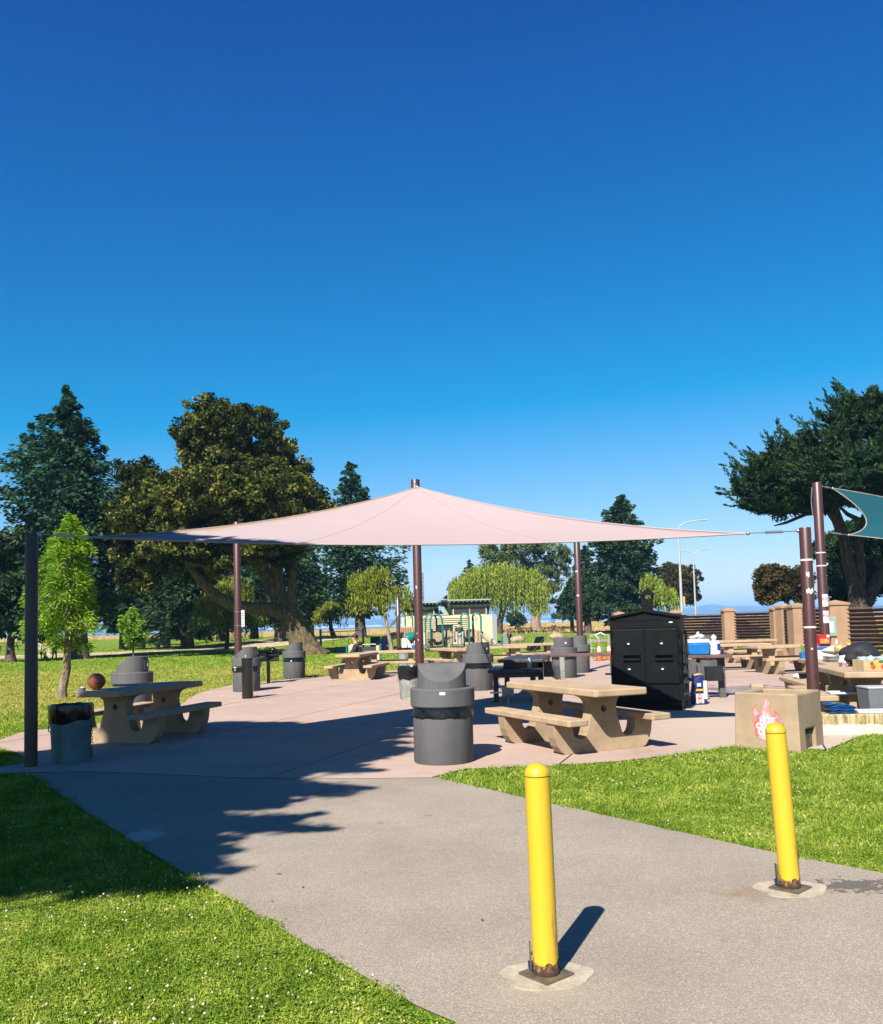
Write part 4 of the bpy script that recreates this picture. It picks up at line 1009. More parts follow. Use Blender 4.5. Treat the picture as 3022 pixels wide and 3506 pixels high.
bollard((1870, 3338), 'yellow bollard nearest the camera with a dark rusted foot', (0.014, 0.0), 0.93, 0.70)
bollard((2705, 3042), 'leaning yellow bollard in front of the flame sign, orange rust at foot', (0.045, 0.0), 0.945, 0.75)

# ================================================================== TRASH RECEPTACLES
def hood_top(x): return min(1.125, 1.125 - max(0.0, x - 0.015) * 0.76)
def receptacle(p, rz, label, sticker=False, bag=True, scale=1.0):
    t = thing('trash_receptacle', label, 'trash can', (p[0], p[1], 0.006), rz, 'charcoal round trash receptacles')
    t.scale = (scale,) * 3
    m = MB(); m.lathe([(0.335, 0.0), (0.345, 0.015), (0.345, 0.56), (0.335, 0.572), (0.30, 0.572)], 40); m.build('body', M_BIN, t)
    if bag:
        m = MB(); rr = random.Random(int(p[0] * 1000))
        ph = [rr.uniform(0, 6.28) for _ in range(4)]
        def rf(a, z): return 1 + 0.012 * math.sin(9 * a + ph[0] + z * 40) + 0.010 * math.sin(17 * a + ph[1] - z * 60) + 0.008 * math.sin(29 * a + ph[2])
        m.lathe([(0.352, 0.52), (0.356, 0.54), (0.342, 0.58), (0.345, 0.62), (0.335, 0.66)], 64, None, rf, False); m.build('bag_liner', M_BAG, t)
    m = MB(); m.lathe([(0.30, 0.64), (0.362, 0.64), (0.372, 0.652), (0.372, 0.835), (0.362, 0.848), (0.25, 0.848)], 40); m.build('collar', M_BIN, t)
    # hood: drum cut by one sloping face
    r = 0.278; n = 48; rings = 7; m = MB(); v = []; f = []
    for i in range(rings + 1):
        q = r * (i / rings) if i else 0.001
        for k in range(n):
            a = 2 * math.pi * k / n; x, y = q * math.cos(a), q * math.sin(a); v.append((x, y, hood_top(x)))
    for i in range(rings):
        for k in range(n):
            k2 = (k + 1) % n; f.append((i * n + k, (i + 1) * n + k, (i + 1) * n + k2, i * n + k2))
    f.append(tuple(range(n)))
    m.add(v, f)
    v = []; f = []
    for k in range(n):
        a = 2 * math.pi * k / n; x, y = r * math.cos(a), r * math.sin(a); v += [(x, y, 0.84), (x, y, hood_top(x))]
    for k in range(n):
        k2 = (k + 1) % n; f.append((2 * k, 2 * k2, 2 * k2 + 1, 2 * k + 1))
    m.add(v, f, None, True); o = m.build('hood', M_BIN, t)
    # flap door on the upright side
    m = MB(); v = []; f = []; K = 8
    for k in range(K + 1):
        a = math.pi + (k / K - 0.5) * 1.05
        for rr_, z in ((r + 0.001, 0.875), (r + 0.001, 1.06), (r + 0.011, 0.88), (r + 0.011, 1.055)): v.append((rr_ * math.cos(a), rr_ * math.sin(a), z))
    for k in range(K):
        b = 4 * k; f += [(b + 2, b + 6, b + 7, b + 3), (b, b + 2, b + 3, b + 1)] if k == 0 else [(b + 2, b + 6, b + 7, b + 3)]
        f += [(b + 3, b + 7, b + 5, b + 1), (b, b + 4, b + 6, b + 2)]
    f.append((4 * K, 4 * K + 1, 4 * K + 3, 4 * K + 2))
    m.add(v, f, None, True)
    m2 = m.build('flap_door', surf('charcoal_flap', (0.085, 0.083, 0.086), 0.6, 0.2, 5), t)
    m = MB(); m.box(-r - 0.016, -r - 0.010, 0.03, 0.08, 0.95, 1.0); m.build('door_decal', M_PAPER, m2)
    if sticker:
        m = MB(); v = []
        for k in range(5):
            a = sticker + (k / 4 - 0.5) * 0.17
            v += [(0.3745 * math.cos(a), 0.3745 * math.sin(a), 0.785), (0.3745 * math.cos(a), 0.3745 * math.sin(a), 0.818)]
        m.add(v, [(2 * k, 2 * k + 2, 2 * k + 3, 2 * k + 1) for k in range(4)], None, True)
        m.build('sticker', M_PAPER, t, fix=False)
    m = MB(); m.box(-0.012, 0.012, -0.01, 0.02, -0.05, 0.0, Matrix.Translation((-0.37, 0.0, 0.64))); m.tube([(-0.37, 0, 0.66), (-0.385, 0, 0.62), (-0.37, 0, 0.59)], 0.005, 6); m.build('latch', M_STEEL, t)
    return t
def toward_cam(p): return math.atan2(-p[1], -p[0])
p = G(1520, 2622); p = (p.x, p.y + 0.30)
receptacle(p, toward_cam(p) - 0.02, 'nearest charcoal round trash receptacle, sloped hood facing us, small white sticker', sticker=0.02)
p = G(433, 2466); receptacle((p.x, p.y + 0.3), math.pi + 0.10, 'charcoal trash receptacle behind the left picnic table with the basketball')
p = G(835, 2370); receptacle((p.x, p.y + 0.3), math.pi + 0.15, 'charcoal trash receptacle behind the black drinking fountain')
p = G(1002, 2323); receptacle((p.x, p.y + 0.3), math.pi + 0.1, 'charcoal trash receptacle on the court edge, in front of the gnarled trunk', sticker=False)
p = G(1640, 2366); receptacle((p.x, p.y + 0.3), math.pi - 0.55, 'charcoal trash receptacle partly behind the nearest one, beside the plank counter')
p = G(1938, 2323); receptacle((p.x, p.y + 0.3), math.pi / 2 + 0.25, 'charcoal trash receptacle beside the maroon pole, flap door facing us')
p = at_px(1975, 27.2); receptacle((p.x, p.y), math.pi + 0.2, 'charcoal trash receptacle just behind another, touching the maroon pole')
p = at_px(2413, 22.5); receptacle((p.x, p.y), math.pi * 0.1, 'charcoal trash receptacle behind the blue cooler')

# ================================================================== CONCRETE TABLES
def arc(cx, cz, r, a0, a1, n): return [(cx + r * math.cos(R(a0 + (a1 - a0) * k / n)), cz + r * math.sin(R(a0 + (a1 - a0) * k / n))) for k in range(n + 1)]
def leg_half():
    h = [(0, 0), (0.56, 0)]
    h += [(0.615, 0.03), (0.665, 0.10), (0.70, 0.20), (0.72, 0.36)]          # outer curve to bench
    h += [(0.46, 0.36), (0.455, 0.29)]
    h += arc(0.345, 0.265, 0.10, 0, -180, 8)[1:]                            # rounded cut
    h += [(0.215, 0.36), (0.185, 0.46), (0.185, 0.54)]
    h += [(0.20, 0.60), (0.24, 0.645), (0.31, 0.672), (0.31, 0.682), (0, 0.682)]
    h += [(0, 0.555)] + arc(0, 0.51, 0.042, 80, -80, 6) + [(0, 0.465)]      # half of the round hole
    return h
_tbl_proto = None
def table_proto():
    t = bpy.data.objects.new('concrete_picnic_table', None); col.objects.link(t)
    L, Wd = 1.075, 0.38
    m = MB(); m.add([], []); c = 0.03
    def slab(hx, y0, y1, z0, z1, cc, xo=0.0):
        xs_ = [(-hx + cc, y0), (hx - cc, y0), (hx, y0 + cc), (hx, y1 - cc), (hx - cc, y1), (-hx + cc, y1), (-hx, y1 - cc), (-hx, y0 + cc)]
        v = [(x + xo, y, z) for z, s_ in ((z0, 0.96), (z1, 1.0)) for x, y in xs_]
        return v, [tuple(range(7, -1, -1)), tuple(range(8, 16))] + [(k, (k + 1) % 8, (k + 1) % 8 + 8, k + 8) for k in range(8)]
    v, f = slab(Wd, -L, L, 0.682, 0.765, 0.035); m = MB(); m.add(v, f); set_bevel(m.build('table_top', M_CONC, t), 0.016, 3)
    for s_ in (-1, 1):
        v, f = slab(0.142, -L * 0.965, L * 0.965, 0.362, 0.437, 0.02, s_ * 0.595); m = MB(); m.add(v, f); set_bevel(m.build('bench_slab', M_CONC, t), 0.014, 3)
    h = leg_half()
    for s_ in (-1, 1):
        m = MB(); n = len(h)
        for mir in (1, -1):
            v = [(mir * x, -0.085, z) for x, z in h] + [(mir * x, 0.085, z) for x, z in h]
            f = [tuple(range(n)), tuple(range(2 * n - 1, n - 1, -1))]
            for k in range(n):
                k2 = (k + 1) % n
                if abs(h[k][0]) < 1e-6 and abs(h[k2][0]) < 1e-6: continue
                f.append((k, k2, k2 + n, k + n))
            m.add(v, f)
        o = m.build('leg_frame', M_CONC2, t); o.location = (0, s_ * 0.60, 0); set_bevel(o, 0.012, 2, 30)
    return t
def table(x, y, az, label):
    """az: degrees the long axis leans right of straight ahead"""
    global _tbl_proto
    if _tbl_proto is None: t = _tbl_proto = table_proto()
    else: t = copy_tree(_tbl_proto)
    t.location = (x, y, 0.006); t.rotation_euler = (0, 0, -R(az))
    return tag(t, label, 'picnic table', 'tan concrete picnic tables')
table(1.63, 11.42, -25, 'nearest tan concrete picnic table, right of the charcoal trash receptacle')
table(-4.55, 13.45, 16, 'shaded concrete picnic table at left with a basketball on it')
table(-2.62, 27.0, 11, 'concrete picnic table left of the centre pole, beside the seated man')
table(-1.68, 29.1, 88, 'concrete picnic table seen broadside behind the centre maroon pole')
table(0.30, 29.9, -24, 'concrete picnic table seen end-on behind the hood of the nearest trash receptacle')
table(1.80, 31.0, 84, 'concrete picnic table broadside, behind the dark plank counter')
table(3.35, 33.6, 80, 'farthest concrete picnic table beside the black stroller')
table(8.75, 26.9, 86, 'concrete picnic table behind the white jug, in front of the louvred fence')
table(9.55, 24.6, 82, 'concrete picnic table right of the white jug, left of the food table')
table(10.5, 31.0, 80, 'concrete picnic table close against the louvred fence')
table(6.85, 15.6, 9, 'concrete picnic table heaped with food bags behind the right pole')
table(6.12, 13.35, 10, 'concrete picnic table at the right edge under a dark bag')

# ================================================================== POSTS AND SAILS
def pole(px, depth, top_py, rad, mat, label, cat='pole', lean_px=None, bands=()):
    x = W(px, 2138, depth).x
    p = Vector((x, depth, 0.0)); top = W(px, top_py, depth); h = top.z
    t = thing('shade_pole', label, cat, p, 0, 'shade sail poles')
    m = MB(); m.lathe([(rad, 0), (rad, h - 0.012), (rad * 0.93, h)], 28); m.build('shaft', mat, t)
    m = MB(); m.lathe([(rad * 1.9, 0.004), (rad * 1.9, 0.012), (rad * 1.2, 0.022)], 24); m.build('footing_collar', M_PATCH, t)
    for z in bands:
        m = MB(); m.lathe([(rad + 0.004, z - 0.012), (rad + 0.004, z + 0.012)], 28, caps=False); m.build('strap', M_PAPER, t)
    return t, h
P1, h1 = pole(107, 10.65, 1828, 0.074, M_POST_SHADE, 'dark front left shade pole standing in tree shade beside the galvanised can')
P2, h2 = pole(814, 24.6, 1788, 0.10, M_MAROON, 'maroon shade pole at left carrying a narrow white notice')
P3, h3 = pole(1433, 20.3, 1642, 0.10, M_MAROON, 'tall maroon centre pole at the peak of the pink sail')
P4, h4 = pole(1984, 27.6, 1850, 0.10, M_MAROON, 'maroon pole right of centre standing beside the trash receptacles')
P5, h5 = pole(2772, 11.6, 1806, 0.076, M_MAROON, 'scuffed maroon pole directly behind the concrete coal box', bands=(2.30, 1.42))
P6, h6 = pole(2822, 18.9, 1652, 0.10, M_MAROON, 'taller maroon pole behind the scuffed one, holding the green sail', bands=(2.9, 2.62))
P7, h7 = pole(1363, 47.0, 2043, 0.10, M_MAROON, 'short far maroon pole beside the playground slide')
# poster scraps on the scuffed pole
def wrap(parent, rad, a0, a1, z0, z1, mat, name, k=6, jag=0.0):
    m = MB(); v = []
    for i in range(k + 1):
        a = a0 + (a1 - a0) * i / k
        j0, j1 = random.uniform(-jag, jag), random.uniform(-jag, jag)
        v += [((rad + 0.003) * math.cos(a), (rad + 0.003) * math.sin(a), z0 + j0), ((rad + 0.003) * math.cos(a), (rad + 0.003) * math.sin(a), z1 + j1)]
    m.add(v, [(2 * i, 2 * i + 2, 2 * i + 3, 2 * i + 1) for i in range(k)], None, True)
    return m.build(name, mat, parent, fix=False)
ac = -math.pi / 2 - 0.35
wrap(P5, 0.076, ac - 0.2, ac + 0.3, 2.08, 2.13, M_PAPER, 'paper_scrap', jag=0.018)
wrap(P5, 0.076, ac - 0.3, ac + 0.9, 1.86, 1.92, M_PAPER, 'paper_scrap', jag=0.018)
wrap(P5, 0.076, ac - 0.05, ac + 0.25, 1.13, 1.15, M_PAPER, 'paper_scrap', jag=0.006)
wrap(P5, 0.076, ac + 0.35, ac + 0.6, 0.76, 0.80, M_BLACK, 'paper_scrap', jag=0.012)
wrap(P4, 0.10, ac - 0.6, ac + 0.2, 3.10, 3.14, M_PAPER, 'paper_scrap', jag=0.01)
wrap(P4, 0.10, ac - 0.4, ac + 0.4, 2.35, 2.39, M_PAPER, 'paper_scrap', jag=0.01)
wrap(P3, 0.10, ac - 0.1, ac + 0.2, 2.42, 2.47, M_PAPER, 'paper_scrap', jag=0.02)
wrap(P3, 0.10, ac - 0.3, ac + 0.1, 1.385, 1.40, M_PAPER, 'paper_scrap', jag=0.004)
wrap(P3, 0.10, ac + 0.1, ac + 0.3, 1.23, 1.26, M_PAPER, 'paper_scrap', jag=0.004)
wrap(P7, 0.10, ac - 0.1, ac + 0.5, 2.1, 3.0, M_PAPER, 'paper_scrap', 6, 0.12)
# narrow notice strapped to the left maroon pole
m = MB(); m.box(0.09, 0.19, -0.02, -0.012, 1.66, 2.12); nb = m.build('notice_board', M_PAPER, P2); set_bevel(nb, 0.003)
for k in range(6):
    m = MB(); m.box(0.105, 0.175, -0.0235, -0.0205, 1.72 + 0.06 * k, 1.745 + 0.06 * k); m.build('printed_line', flat('grey_ink', (0.28, 0.28, 0.3), 0.8), nb)
for z in (1.70, 2.08):
    m = MB(); m.lathe([(0.104, z - 0.008), (0.104, z + 0.008)], 24, caps=False); m.build('strap', M_STEEL, P2)

def bez(a, c, b, t): return a * (1 - t) ** 2 + c * (2 * t * (1 - t)) + b * t * t
def sail_mat(name, c, c_stain):
    m, n, l, b = _new(name)
    tc = n.new('ShaderNodeTexCoord'); uv = n.new('ShaderNodeAttribute'); uv.attribute_name = 'vary'
    t = noise(n, l, tc.outputs['Object'], 3.0, 7, 0.7); t2 = noise(n, l, tc.outputs['Object'], 0.6, 3, 0.5); fine = noise(n, l, tc.outputs['Object'], 220, 2, 0.5)
    edge = math_(n, l, 'MULTIPLY_ADD', t.outputs[0], 1.0, uv.outputs['Fac'])
    q = n.new('ShaderNodeMapRange'); q.inputs[1].default_value = 1.12; q.inputs[2].default_value = 1.5; l.new(edge, q.inputs[0])
    base = mixc(n, l, t2.outputs[0], c, tuple(x * 0.9 for x in c))
    cc = mixc(n, l, math_(n, l, 'MULTIPLY', q.outputs[0], 0.75), base, c_stain)
    out = n['Material Output']; n.remove(b)
    d = n.new('ShaderNodeBsdfDiffuse'); tr = n.new('ShaderNodeBsdfTranslucent'); mx = n.new('ShaderNodeMixShader'); mx.inputs[0].default_value = 0.12
    wr = n.new('ShaderNodeMapping'); wr.inputs['Scale'].default_value = (0.7, 2.6, 2.6); l.new(tc.outputs['Object'], wr.inputs[0])
    bp = n.new('ShaderNodeBump'); bp.inputs['Strength'].default_value = 0.5; bp.inputs['Distance'].default_value = 0.03; l.new(math_(n, l, 'MULTIPLY_ADD', fine.outputs[0], 0.04, noise(n, l, wr.outputs[0], 1.2, 3, 0.5).outputs[0]), bp.inputs['Height']); l.new(bp.outputs[0], d.inputs['Normal'])
    l.new(cc, d.inputs[0]); l.new(cc, tr.inputs[0]); l.new(d.outputs[0], mx.inputs[1]); l.new(tr.outputs[0], mx.inputs[2]); l.new(mx.outputs[0], out.inputs[0])
    return m
def sail(name, label, A, B, C, ctl, mat, n=36):
    cAB, cAC, cBC = ctl
    t = thing(name, label, 'shade sail', (0, 0, 0))
    V = []; E = []
    for i in range(n + 1):
        for j in range(n + 1):
            s_, q = j / n, i / n
            Lc, Rc, D = bez(A, cAC, C, q), bez(B, cBC, C, q), bez(A, cAB, B, s_)
            P = Lc * (1 - s_) + Rc * s_ + D * (1 - q) + C * q - (A * ((1 - s_) * (1 - q)) + B * (s_ * (1 - q)) + C * q)
            V.append(tuple(P)); E.append(max(max(0, 1 - s_ * 7), max(0, 1 - (1 - s_) * 9) * 0.7, max(0, (q - 0.9) * 10), 0) if q > 0.02 else 0.3)
    i = (np.arange(n)[:, None] * (n + 1) + np.arange(n)[None, :]).ravel()
    F = np.stack([i, i + 1, i + n + 2, i + n + 1], 1)
    o = np_mesh('fabric', np.array(V), F, mat, t, np.array(E), True)
    md = o.modifiers.new('thick', 'SOLIDIFY'); md.thickness = 0.004
    m = MB()
    for a, c, b_ in ((A, cAB, B), (A, cAC, C), (B, cBC, C)):
        m.tube([bez(a, c, b_, k / 30) for k in range(31)], 0.012, 6)
    m.build('edge_hem', mat, t, fix=False)
    for sv in (0.3, 0.7):       # stitched panel seams
        pts = []
        for k in range(25):
            q = k / 24 * 0.94; Lc, Rc, D = bez(A, cAC, C, q), bez(B, cBC, C, q), bez(A, cAB, B, sv)
            P = Lc * (1 - sv) + Rc * sv + D * (1 - q) + C * q - (A * ((1 - sv) * (1 - q)) + B * (sv * (1 - q)) + C * q)
            pts.append(P + Vector((0, -0.001, 0.003)))
        m = MB(); m.tube(pts, 0.0012, 5); m.build('seam', mat, t, fix=False)
    return t
def rope(parent, a, b, name='turnbuckle_cable'):
    m = MB(); a = Vector(a); b = Vector(b); d = b - a
    m.tube([a, b], 0.008, 6); m.tube([a + d * 0.35, a + d * 0.7], 0.018, 8); m.ball(tuple(a), 0.028, 8, 6); m.ball(tuple(b), 0.026, 8, 6)
    return m.build(name, M_STEEL, parent, fix=False)
A = W(300, 1839, 10.95); B = W(2560, 1826, 11.55); C = W(1428, 1668, 15.35)
cAB = (A + B) / 2 + Vector((0, 0.25, -0.22)); cAC = (A + C) / 2 + Vector((0.05, 0.0, -0.31)); cBC = (B + C) / 2 + Vector((-0.05, 0.0, -0.30))
M_SAILP = sail_mat('pink_sail_cloth', (0.335, 0.262, 0.262), (0.28, 0.19, 0.07))
S1 = sail('shade_sail', 'large pale pink triangular shade sail peaking at the centre pole', A, B, C, (cAB, cAC, cBC), M_SAILP)
rope(S1, (P1.location.x + 0.08, P1.location.y, A.z + 0.02), A); rope(S1, B, (P5.location.x - 0.09, P5.location.y, B.z + 0.02)); rope(S1, C, (P3.location.x, P3.location.y - 0.1, h3 - 0.10))
A2 = W(2850, 1672, 18.6); B2 = W(2905, 1832, 18.4); C2 = W(3330, 1780, 19.5); D2 = W(3250, 1880, 17.5)
M_SAILG = sail_mat('green_sail_cloth', (0.013, 0.062, 0.082), (0.05, 0.075, 0.07))
t = thing('shade_sail', 'dark teal shade sail at the right edge with a deeply curved side', 'shade sail', (0, 0, 0))
V = []; n = 28; cl_ = W(3050, 1800, 18.5); ct = (A2 + C2) / 2 + Vector((0, 0, 0.12)); cb = (B2 + D2) / 2 + Vector((0, 0, 0.05))
for i in range(n + 1):
    for j in range(n + 1):
        s_, q = j / n, i / n
        Lc = bez(B2, cl_, A2, q); Rc = D2 * (1 - q) + C2 * q; Bt = bez(B2, cb, D2, s_); Tp = bez(A2, ct, C2, s_)
        V.append(tuple(Lc * (1 - s_) + Rc * s_ + Bt * (1 - q) + Tp * q - (B2 * ((1 - s_) * (1 - q)) + D2 * (s_ * (1 - q)) + A2 * ((1 - s_) * q) + C2 * (s_ * q))))
i = (np.arange(n)[:, None] * (n + 1) + np.arange(n)[None, :]).ravel()
o = np_mesh('fabric', np.array(V), np.stack([i, i + 1, i + n + 2, i + n + 1], 1), M_SAILG, t, np.zeros(len(V)), True)
o.modifiers.new('thick', 'SOLIDIFY').thickness = 0.004
m = MB(); m.tube([bez(A2, cl_, B2, k / 24) for k in range(25)], 0.014, 6); m.tube([bez(A2, ct, C2, k / 24) for k in range(25)], 0.014, 6); m.tube([bez(B2, cb, D2, k / 24) for k in range(25)], 0.012, 6); m.build('edge_hem', surf('pale_hem', (0.30, 0.30, 0.28), 0.7, 0.3, 9), t, fix=False)
rope(t, (P6.location.x + 0.1, P6.location.y, h6 - 0.08), A2); rope(t, (P6.location.x + 0.1, P6.location.y, W(2820, 1821, 18.9).z), B2)
m = MB(); m.tube([(-0.11, 0, h6 - 0.1), (-0.14, 0, h6 - 0.35), (-0.135, 0, h6 - 0.55), (-0.12, 0, h6 - 0.72)], [0.012, 0.008, 0.012, 0.008], 6); m.build('loose_turnbuckle', M_STEEL, P6, fix=False)
m = MB()
for k in range(14):
    a = R(90 * (k % 2)); q = Matrix.Translation((0.12, -0.02, 2.75 - 0.045 * k)) @ Matrix.Rotation(a, 4, 'Z')
    m.tube([tuple(q @ Vector((0.018 * math.cos(u), 0, 0.03 * math.sin(u)))) for u in [2 * math.pi * w / 8 for w in range(9)]], 0.005, 5, None, False)
m.build('hanging_chain', M_BLACK, P3, fix=False)
# ================================================================== COAL BOX AND LOW WALL
def yaw_frame(a): return Vector((math.cos(a), -math.sin(a), 0)), Vector((math.sin(a), math.cos(a), 0))
ca = R(42); e1, e2 = yaw_frame(ca); fr = G(2741, 2576); s_ = 0.79
ctr = fr - e1 * (s_ / 2) + e2 * (s_ / 2)
t = thing('hot_coal_box', 'tan concrete hot coal box with red flame sign behind the leaning bollard', 'coal box', (ctr.x, ctr.y, 0), -ca)
hb = s_ / 2; h = 0.665; hi = hb * 0.955; inn = hi - 0.09
v = [(-hb, -hb, -0.02), (hb, -hb, -0.02), (hb, hb, -0.02), (-hb, hb, -0.02), (-hi, -hi, h), (hi, -hi, h), (hi, hi, h), (-hi, hi, h), (-inn, -inn, h), (inn, -inn, h), (inn, inn, h), (-inn, inn, h), (-inn, -inn, 0.12), (inn, -inn, 0.12), (inn, inn, 0.12), (-inn, inn, 0.12)]
f = [(0, 1, 5, 4), (2, 3, 7, 6), (3, 0, 4, 7), (4, 5, 9, 8), (5, 6, 10, 9), (6, 7, 11, 10), (7, 4, 8, 11), (8, 9, 13, 12), (9, 10, 14, 13), (10, 11, 15, 14), (11, 8, 12, 15), (12, 13, 14, 15)]
m = MB(); m.add(v, f)
# right side with an opening
ya, yb, zt = -0.20, 0.12, 0.235
def sx(z): return hb + (hi - hb) * (z + 0.02) / (h + 0.02)
pts = {k: (sx(z), y, z) for k, (y, z) in dict(a=(-hb, -0.02), b=(ya, -0.02), c=(ya, zt), d=(yb, zt), e=(yb, -0.02), f=(hb, -0.02), g=(hi, h), i=(-hi, h)).items()}
m.add([pts[k] for k in 'abcdefgi'], [(0, 1, 2, 7), (2, 3, 6, 7), (3, 4, 5, 6)])
m.add([pts['b'], pts['c'], pts['d'], pts['e'], (inn + 0.01, ya, -0.02), (inn + 0.01, ya, zt), (inn + 0.01, yb, zt), (inn + 0.01, yb, -0.02)], [(0, 4, 5, 1), (1, 5, 6, 2), (2, 6, 7, 3)])
bx = m.build('box_body', surf('coal_box_concrete', (0.43, 0.31, 0.19), 0.88, 0.35, 1.8, bmp=0.35, bscale=100, c2=(0.30, 0.22, 0.135)), t); set_bevel(bx, 0.02, 3, 40)
m = MB(); m.box(sx(0.1) - 0.045, sx(0.1) - 0.035, ya + 0.004, yb - 0.03, 0.0, zt - 0.03); m.build('ash_door', surf('sooty_rust', (0.20, 0.14, 0.085), 0.8, 0.75, 7, c2=(0.035, 0.025, 0.02)), t)
m = MB(); m.box(-inn + 0.004, inn - 0.004, -inn + 0.004, inn - 0.004, 0.121, 0.40); m.build('ash_fill', surf('ash', (0.30, 0.24, 0.20), 1.0, 0.5, 20), t)
# flame sign: outline traced as a flat painted metal sign
fl = [(-0.155, 0.10), (-0.165, 0.20), (-0.185, 0.29), (-0.15, 0.25), (-0.135, 0.29), (-0.17, 0.33), (-0.18, 0.39), (-0.14, 0.445), (-0.145, 0.40), (-0.11, 0.36), (-0.075, 0.335), (-0.075, 0.40), (-0.035, 0.46), (-0.02, 0.545), (0.02, 0.49), (0.03, 0.42), (0.02, 0.36), (0.045, 0.30), (0.075, 0.34), (0.08, 0.385), (0.13, 0.34), (0.135, 0.29), (0.125, 0.255), (0.145, 0.23), (0.18, 0.26), (0.16, 0.20), (0.15, 0.13), (0.12, 0.08), (0.06, 0.05), (-0.04, 0.04), (-0.10, 0.06)]
m_, n, l, b_ = _new('flame_paint'); tc = n.new('ShaderNodeTexCoord'); mp = n.new('ShaderNodeMapping'); mp.inputs['Scale'].default_value = (9, 9, 4); l.new(tc.outputs['Object'], mp.inputs[0])
r = ramp(n, [(0.38, (0.36, 0.06, 0.08)), (0.50, (0.44, 0.18, 0.19)), (0.64, (0.50, 0.42, 0.41))]); l.new(noise(n, l, mp.outputs[0], 1.0, 6, 0.7).outputs[0], r.inputs[0]); l.new(r.outputs[0], b_.inputs['Base Color'])
tilt = math.atan2(hb - hi, h)
def face_pt(x, z, o): return (x, -hb + (hb - hi) * (z + 0.02) / (h + 0.02) - o, z)
fx = 0.03; dz_s = 0.07
fl = [(x, z + dz_s) for x, z in fl]
k = len(fl); m = MB()
m.add([face_pt(x + fx, z, 0.006) for x, z in fl] + [face_pt(x + fx, z, 0.001) for x, z in fl], [tuple(range(k))] + [(i, (i + 1) % k, (i + 1) % k + k, i + k) for i in range(k)])
sg = m.build('flame_sign', m_, t)
m = MB(); m.add([face_pt((x + 0.0) * 1.03 + fx, 0.02 + (z - 0.02) * 1.012, 0.004) for x, z in fl] + [face_pt(x * 1.03 + fx, 0.02 + (z - 0.02) * 1.012, 0.0005) for x, z in fl], [tuple(range(k))] + [(i, (i + 1) % k, (i + 1) % k + k, i + k) for i in range(k)])
m.build('sign_border', M_RED, t)
for i, w in enumerate(('HOT', 'COALS', 'ONLY')):
    text_mesh('lettering', w, 0.088 if i else 0.085, M_WHITE, sg, frame(face_pt(fx - 0.01, 0.345 - 0.070 * i, 0.0075), (1, 0, 0), (0, tilt, 1)), 0.001, bold=0.0045)
# --- low stained kerb wall at the right, before the food tables
a, b = G(2838, 2520), G(3022, 2512); 
t = thing('low_wall', 'low stained concrete seat wall at the right edge of the court', 'wall', (0, 0, 0))
wp = [Vector((4.95, 11.72)), Vector((5.4, 11.66)), Vector((5.9, 11.64)), Vector((6.6, 11.66)), Vector((7.6, 11.75)), Vector((9.0, 11.9))]
m_, n, l, b_ = _new('stained_wall'); tc = n.new('ShaderNodeTexCoord'); sep = n.new('ShaderNodeSeparateXYZ'); l.new(tc.outputs['Object'], sep.inputs[0])
tn = noise(n, l, tc.outputs['Object'], 7, 7, 0.75); st = n.new('ShaderNodeMapping'); st.inputs['Scale'].default_value = (30, 30, 3); l.new(tc.outputs['Object'], st.inputs[0]); tv = noise(n, l, st.outputs[0], 1, 4, 0.7)
mask = math_(n, l, 'ADD', math_(n, l, 'MULTIPLY', tn.outputs[0], 0.14), sep.outputs[2]); q = n.new('ShaderNodeMapRange'); q.inputs[1].default_value = 0.205; q.inputs[2].default_value = 0.215; l.new(mask, q.inputs[0])
mo = ramp(n, [(0.35, (0.10, 0.085, 0.035)), (0.5, (0.27, 0.20, 0.10)), (0.68, (0.48, 0.37, 0.22))]); l.new(tv.outputs[0], mo.inputs[0])
l.new(mixc(n, l, q.outputs[0], (0.56, 0.43, 0.31), mo.outputs[0]), b_.inputs['Base Color']); b_.inputs['Roughness'].default_value = 0.95; bump(n, l, b_, tn.outputs[0], 0.6, 0.02)
m = MB(); v = []; f = []
for i, p in enumerate(wp):
    d = (wp[min(i + 1, 5)] - wp[max(i - 1, 0)]).normalized(); nn = Vector((-d.y, d.x))
    for (o, z) in ((0, -0.02), (0.0, 0.27), (0.36, 0.27), (0.36, -0.02)): v.append((p.x + nn.x * o, p.y + nn.y * o, z))
for i in range(5):
    for k in range(4): f.append((4 * i + k, 4 * i + (k + 1) % 4, 4 * i + 4 + (k + 1) % 4, 4 * i + 4 + k))
f += [(0, 1, 2, 3), (20, 21, 22, 23)]
m.add(v, f); set_bevel(m.build('wall_body', m_, t), 0.02, 3, 40)

# ================================================================== BALL, DISH, GALVANISED CANS
p = G(330, 2362, 0.771); 
t = thing('basketball', 'orange basketball resting on the shaded left picnic table', 'ball', (p.x, p.y, 0.771)); r = 0.119
m = MB(); m.ball((0, 0, r), r, 28, 18); m.build('cover', surf('pebbled_orange', (0.42, 0.105, 0.035), 0.6, 0.35, 9, bmp=0.6, bscale=300), t)
sm_ = flat('seam_black', (0.012, 0.01, 0.01), 0.7)
for ax in ((R(20), R(12)), (R(100), R(25)), (R(60), R(80))):
    m = MB(); q = Matrix.Translation((0, 0, r)) @ Matrix.Rotation(ax[0], 4, 'Z') @ Matrix.Rotation(ax[1], 4, 'X')
    m.tube([tuple(q @ Vector((r * math.cos(u), r * math.sin(u), 0))) for u in [2 * math.pi * k / 40 for k in range(41)]], 0.0028, 6, None, False); m.build('seam', sm_, t, fix=False)
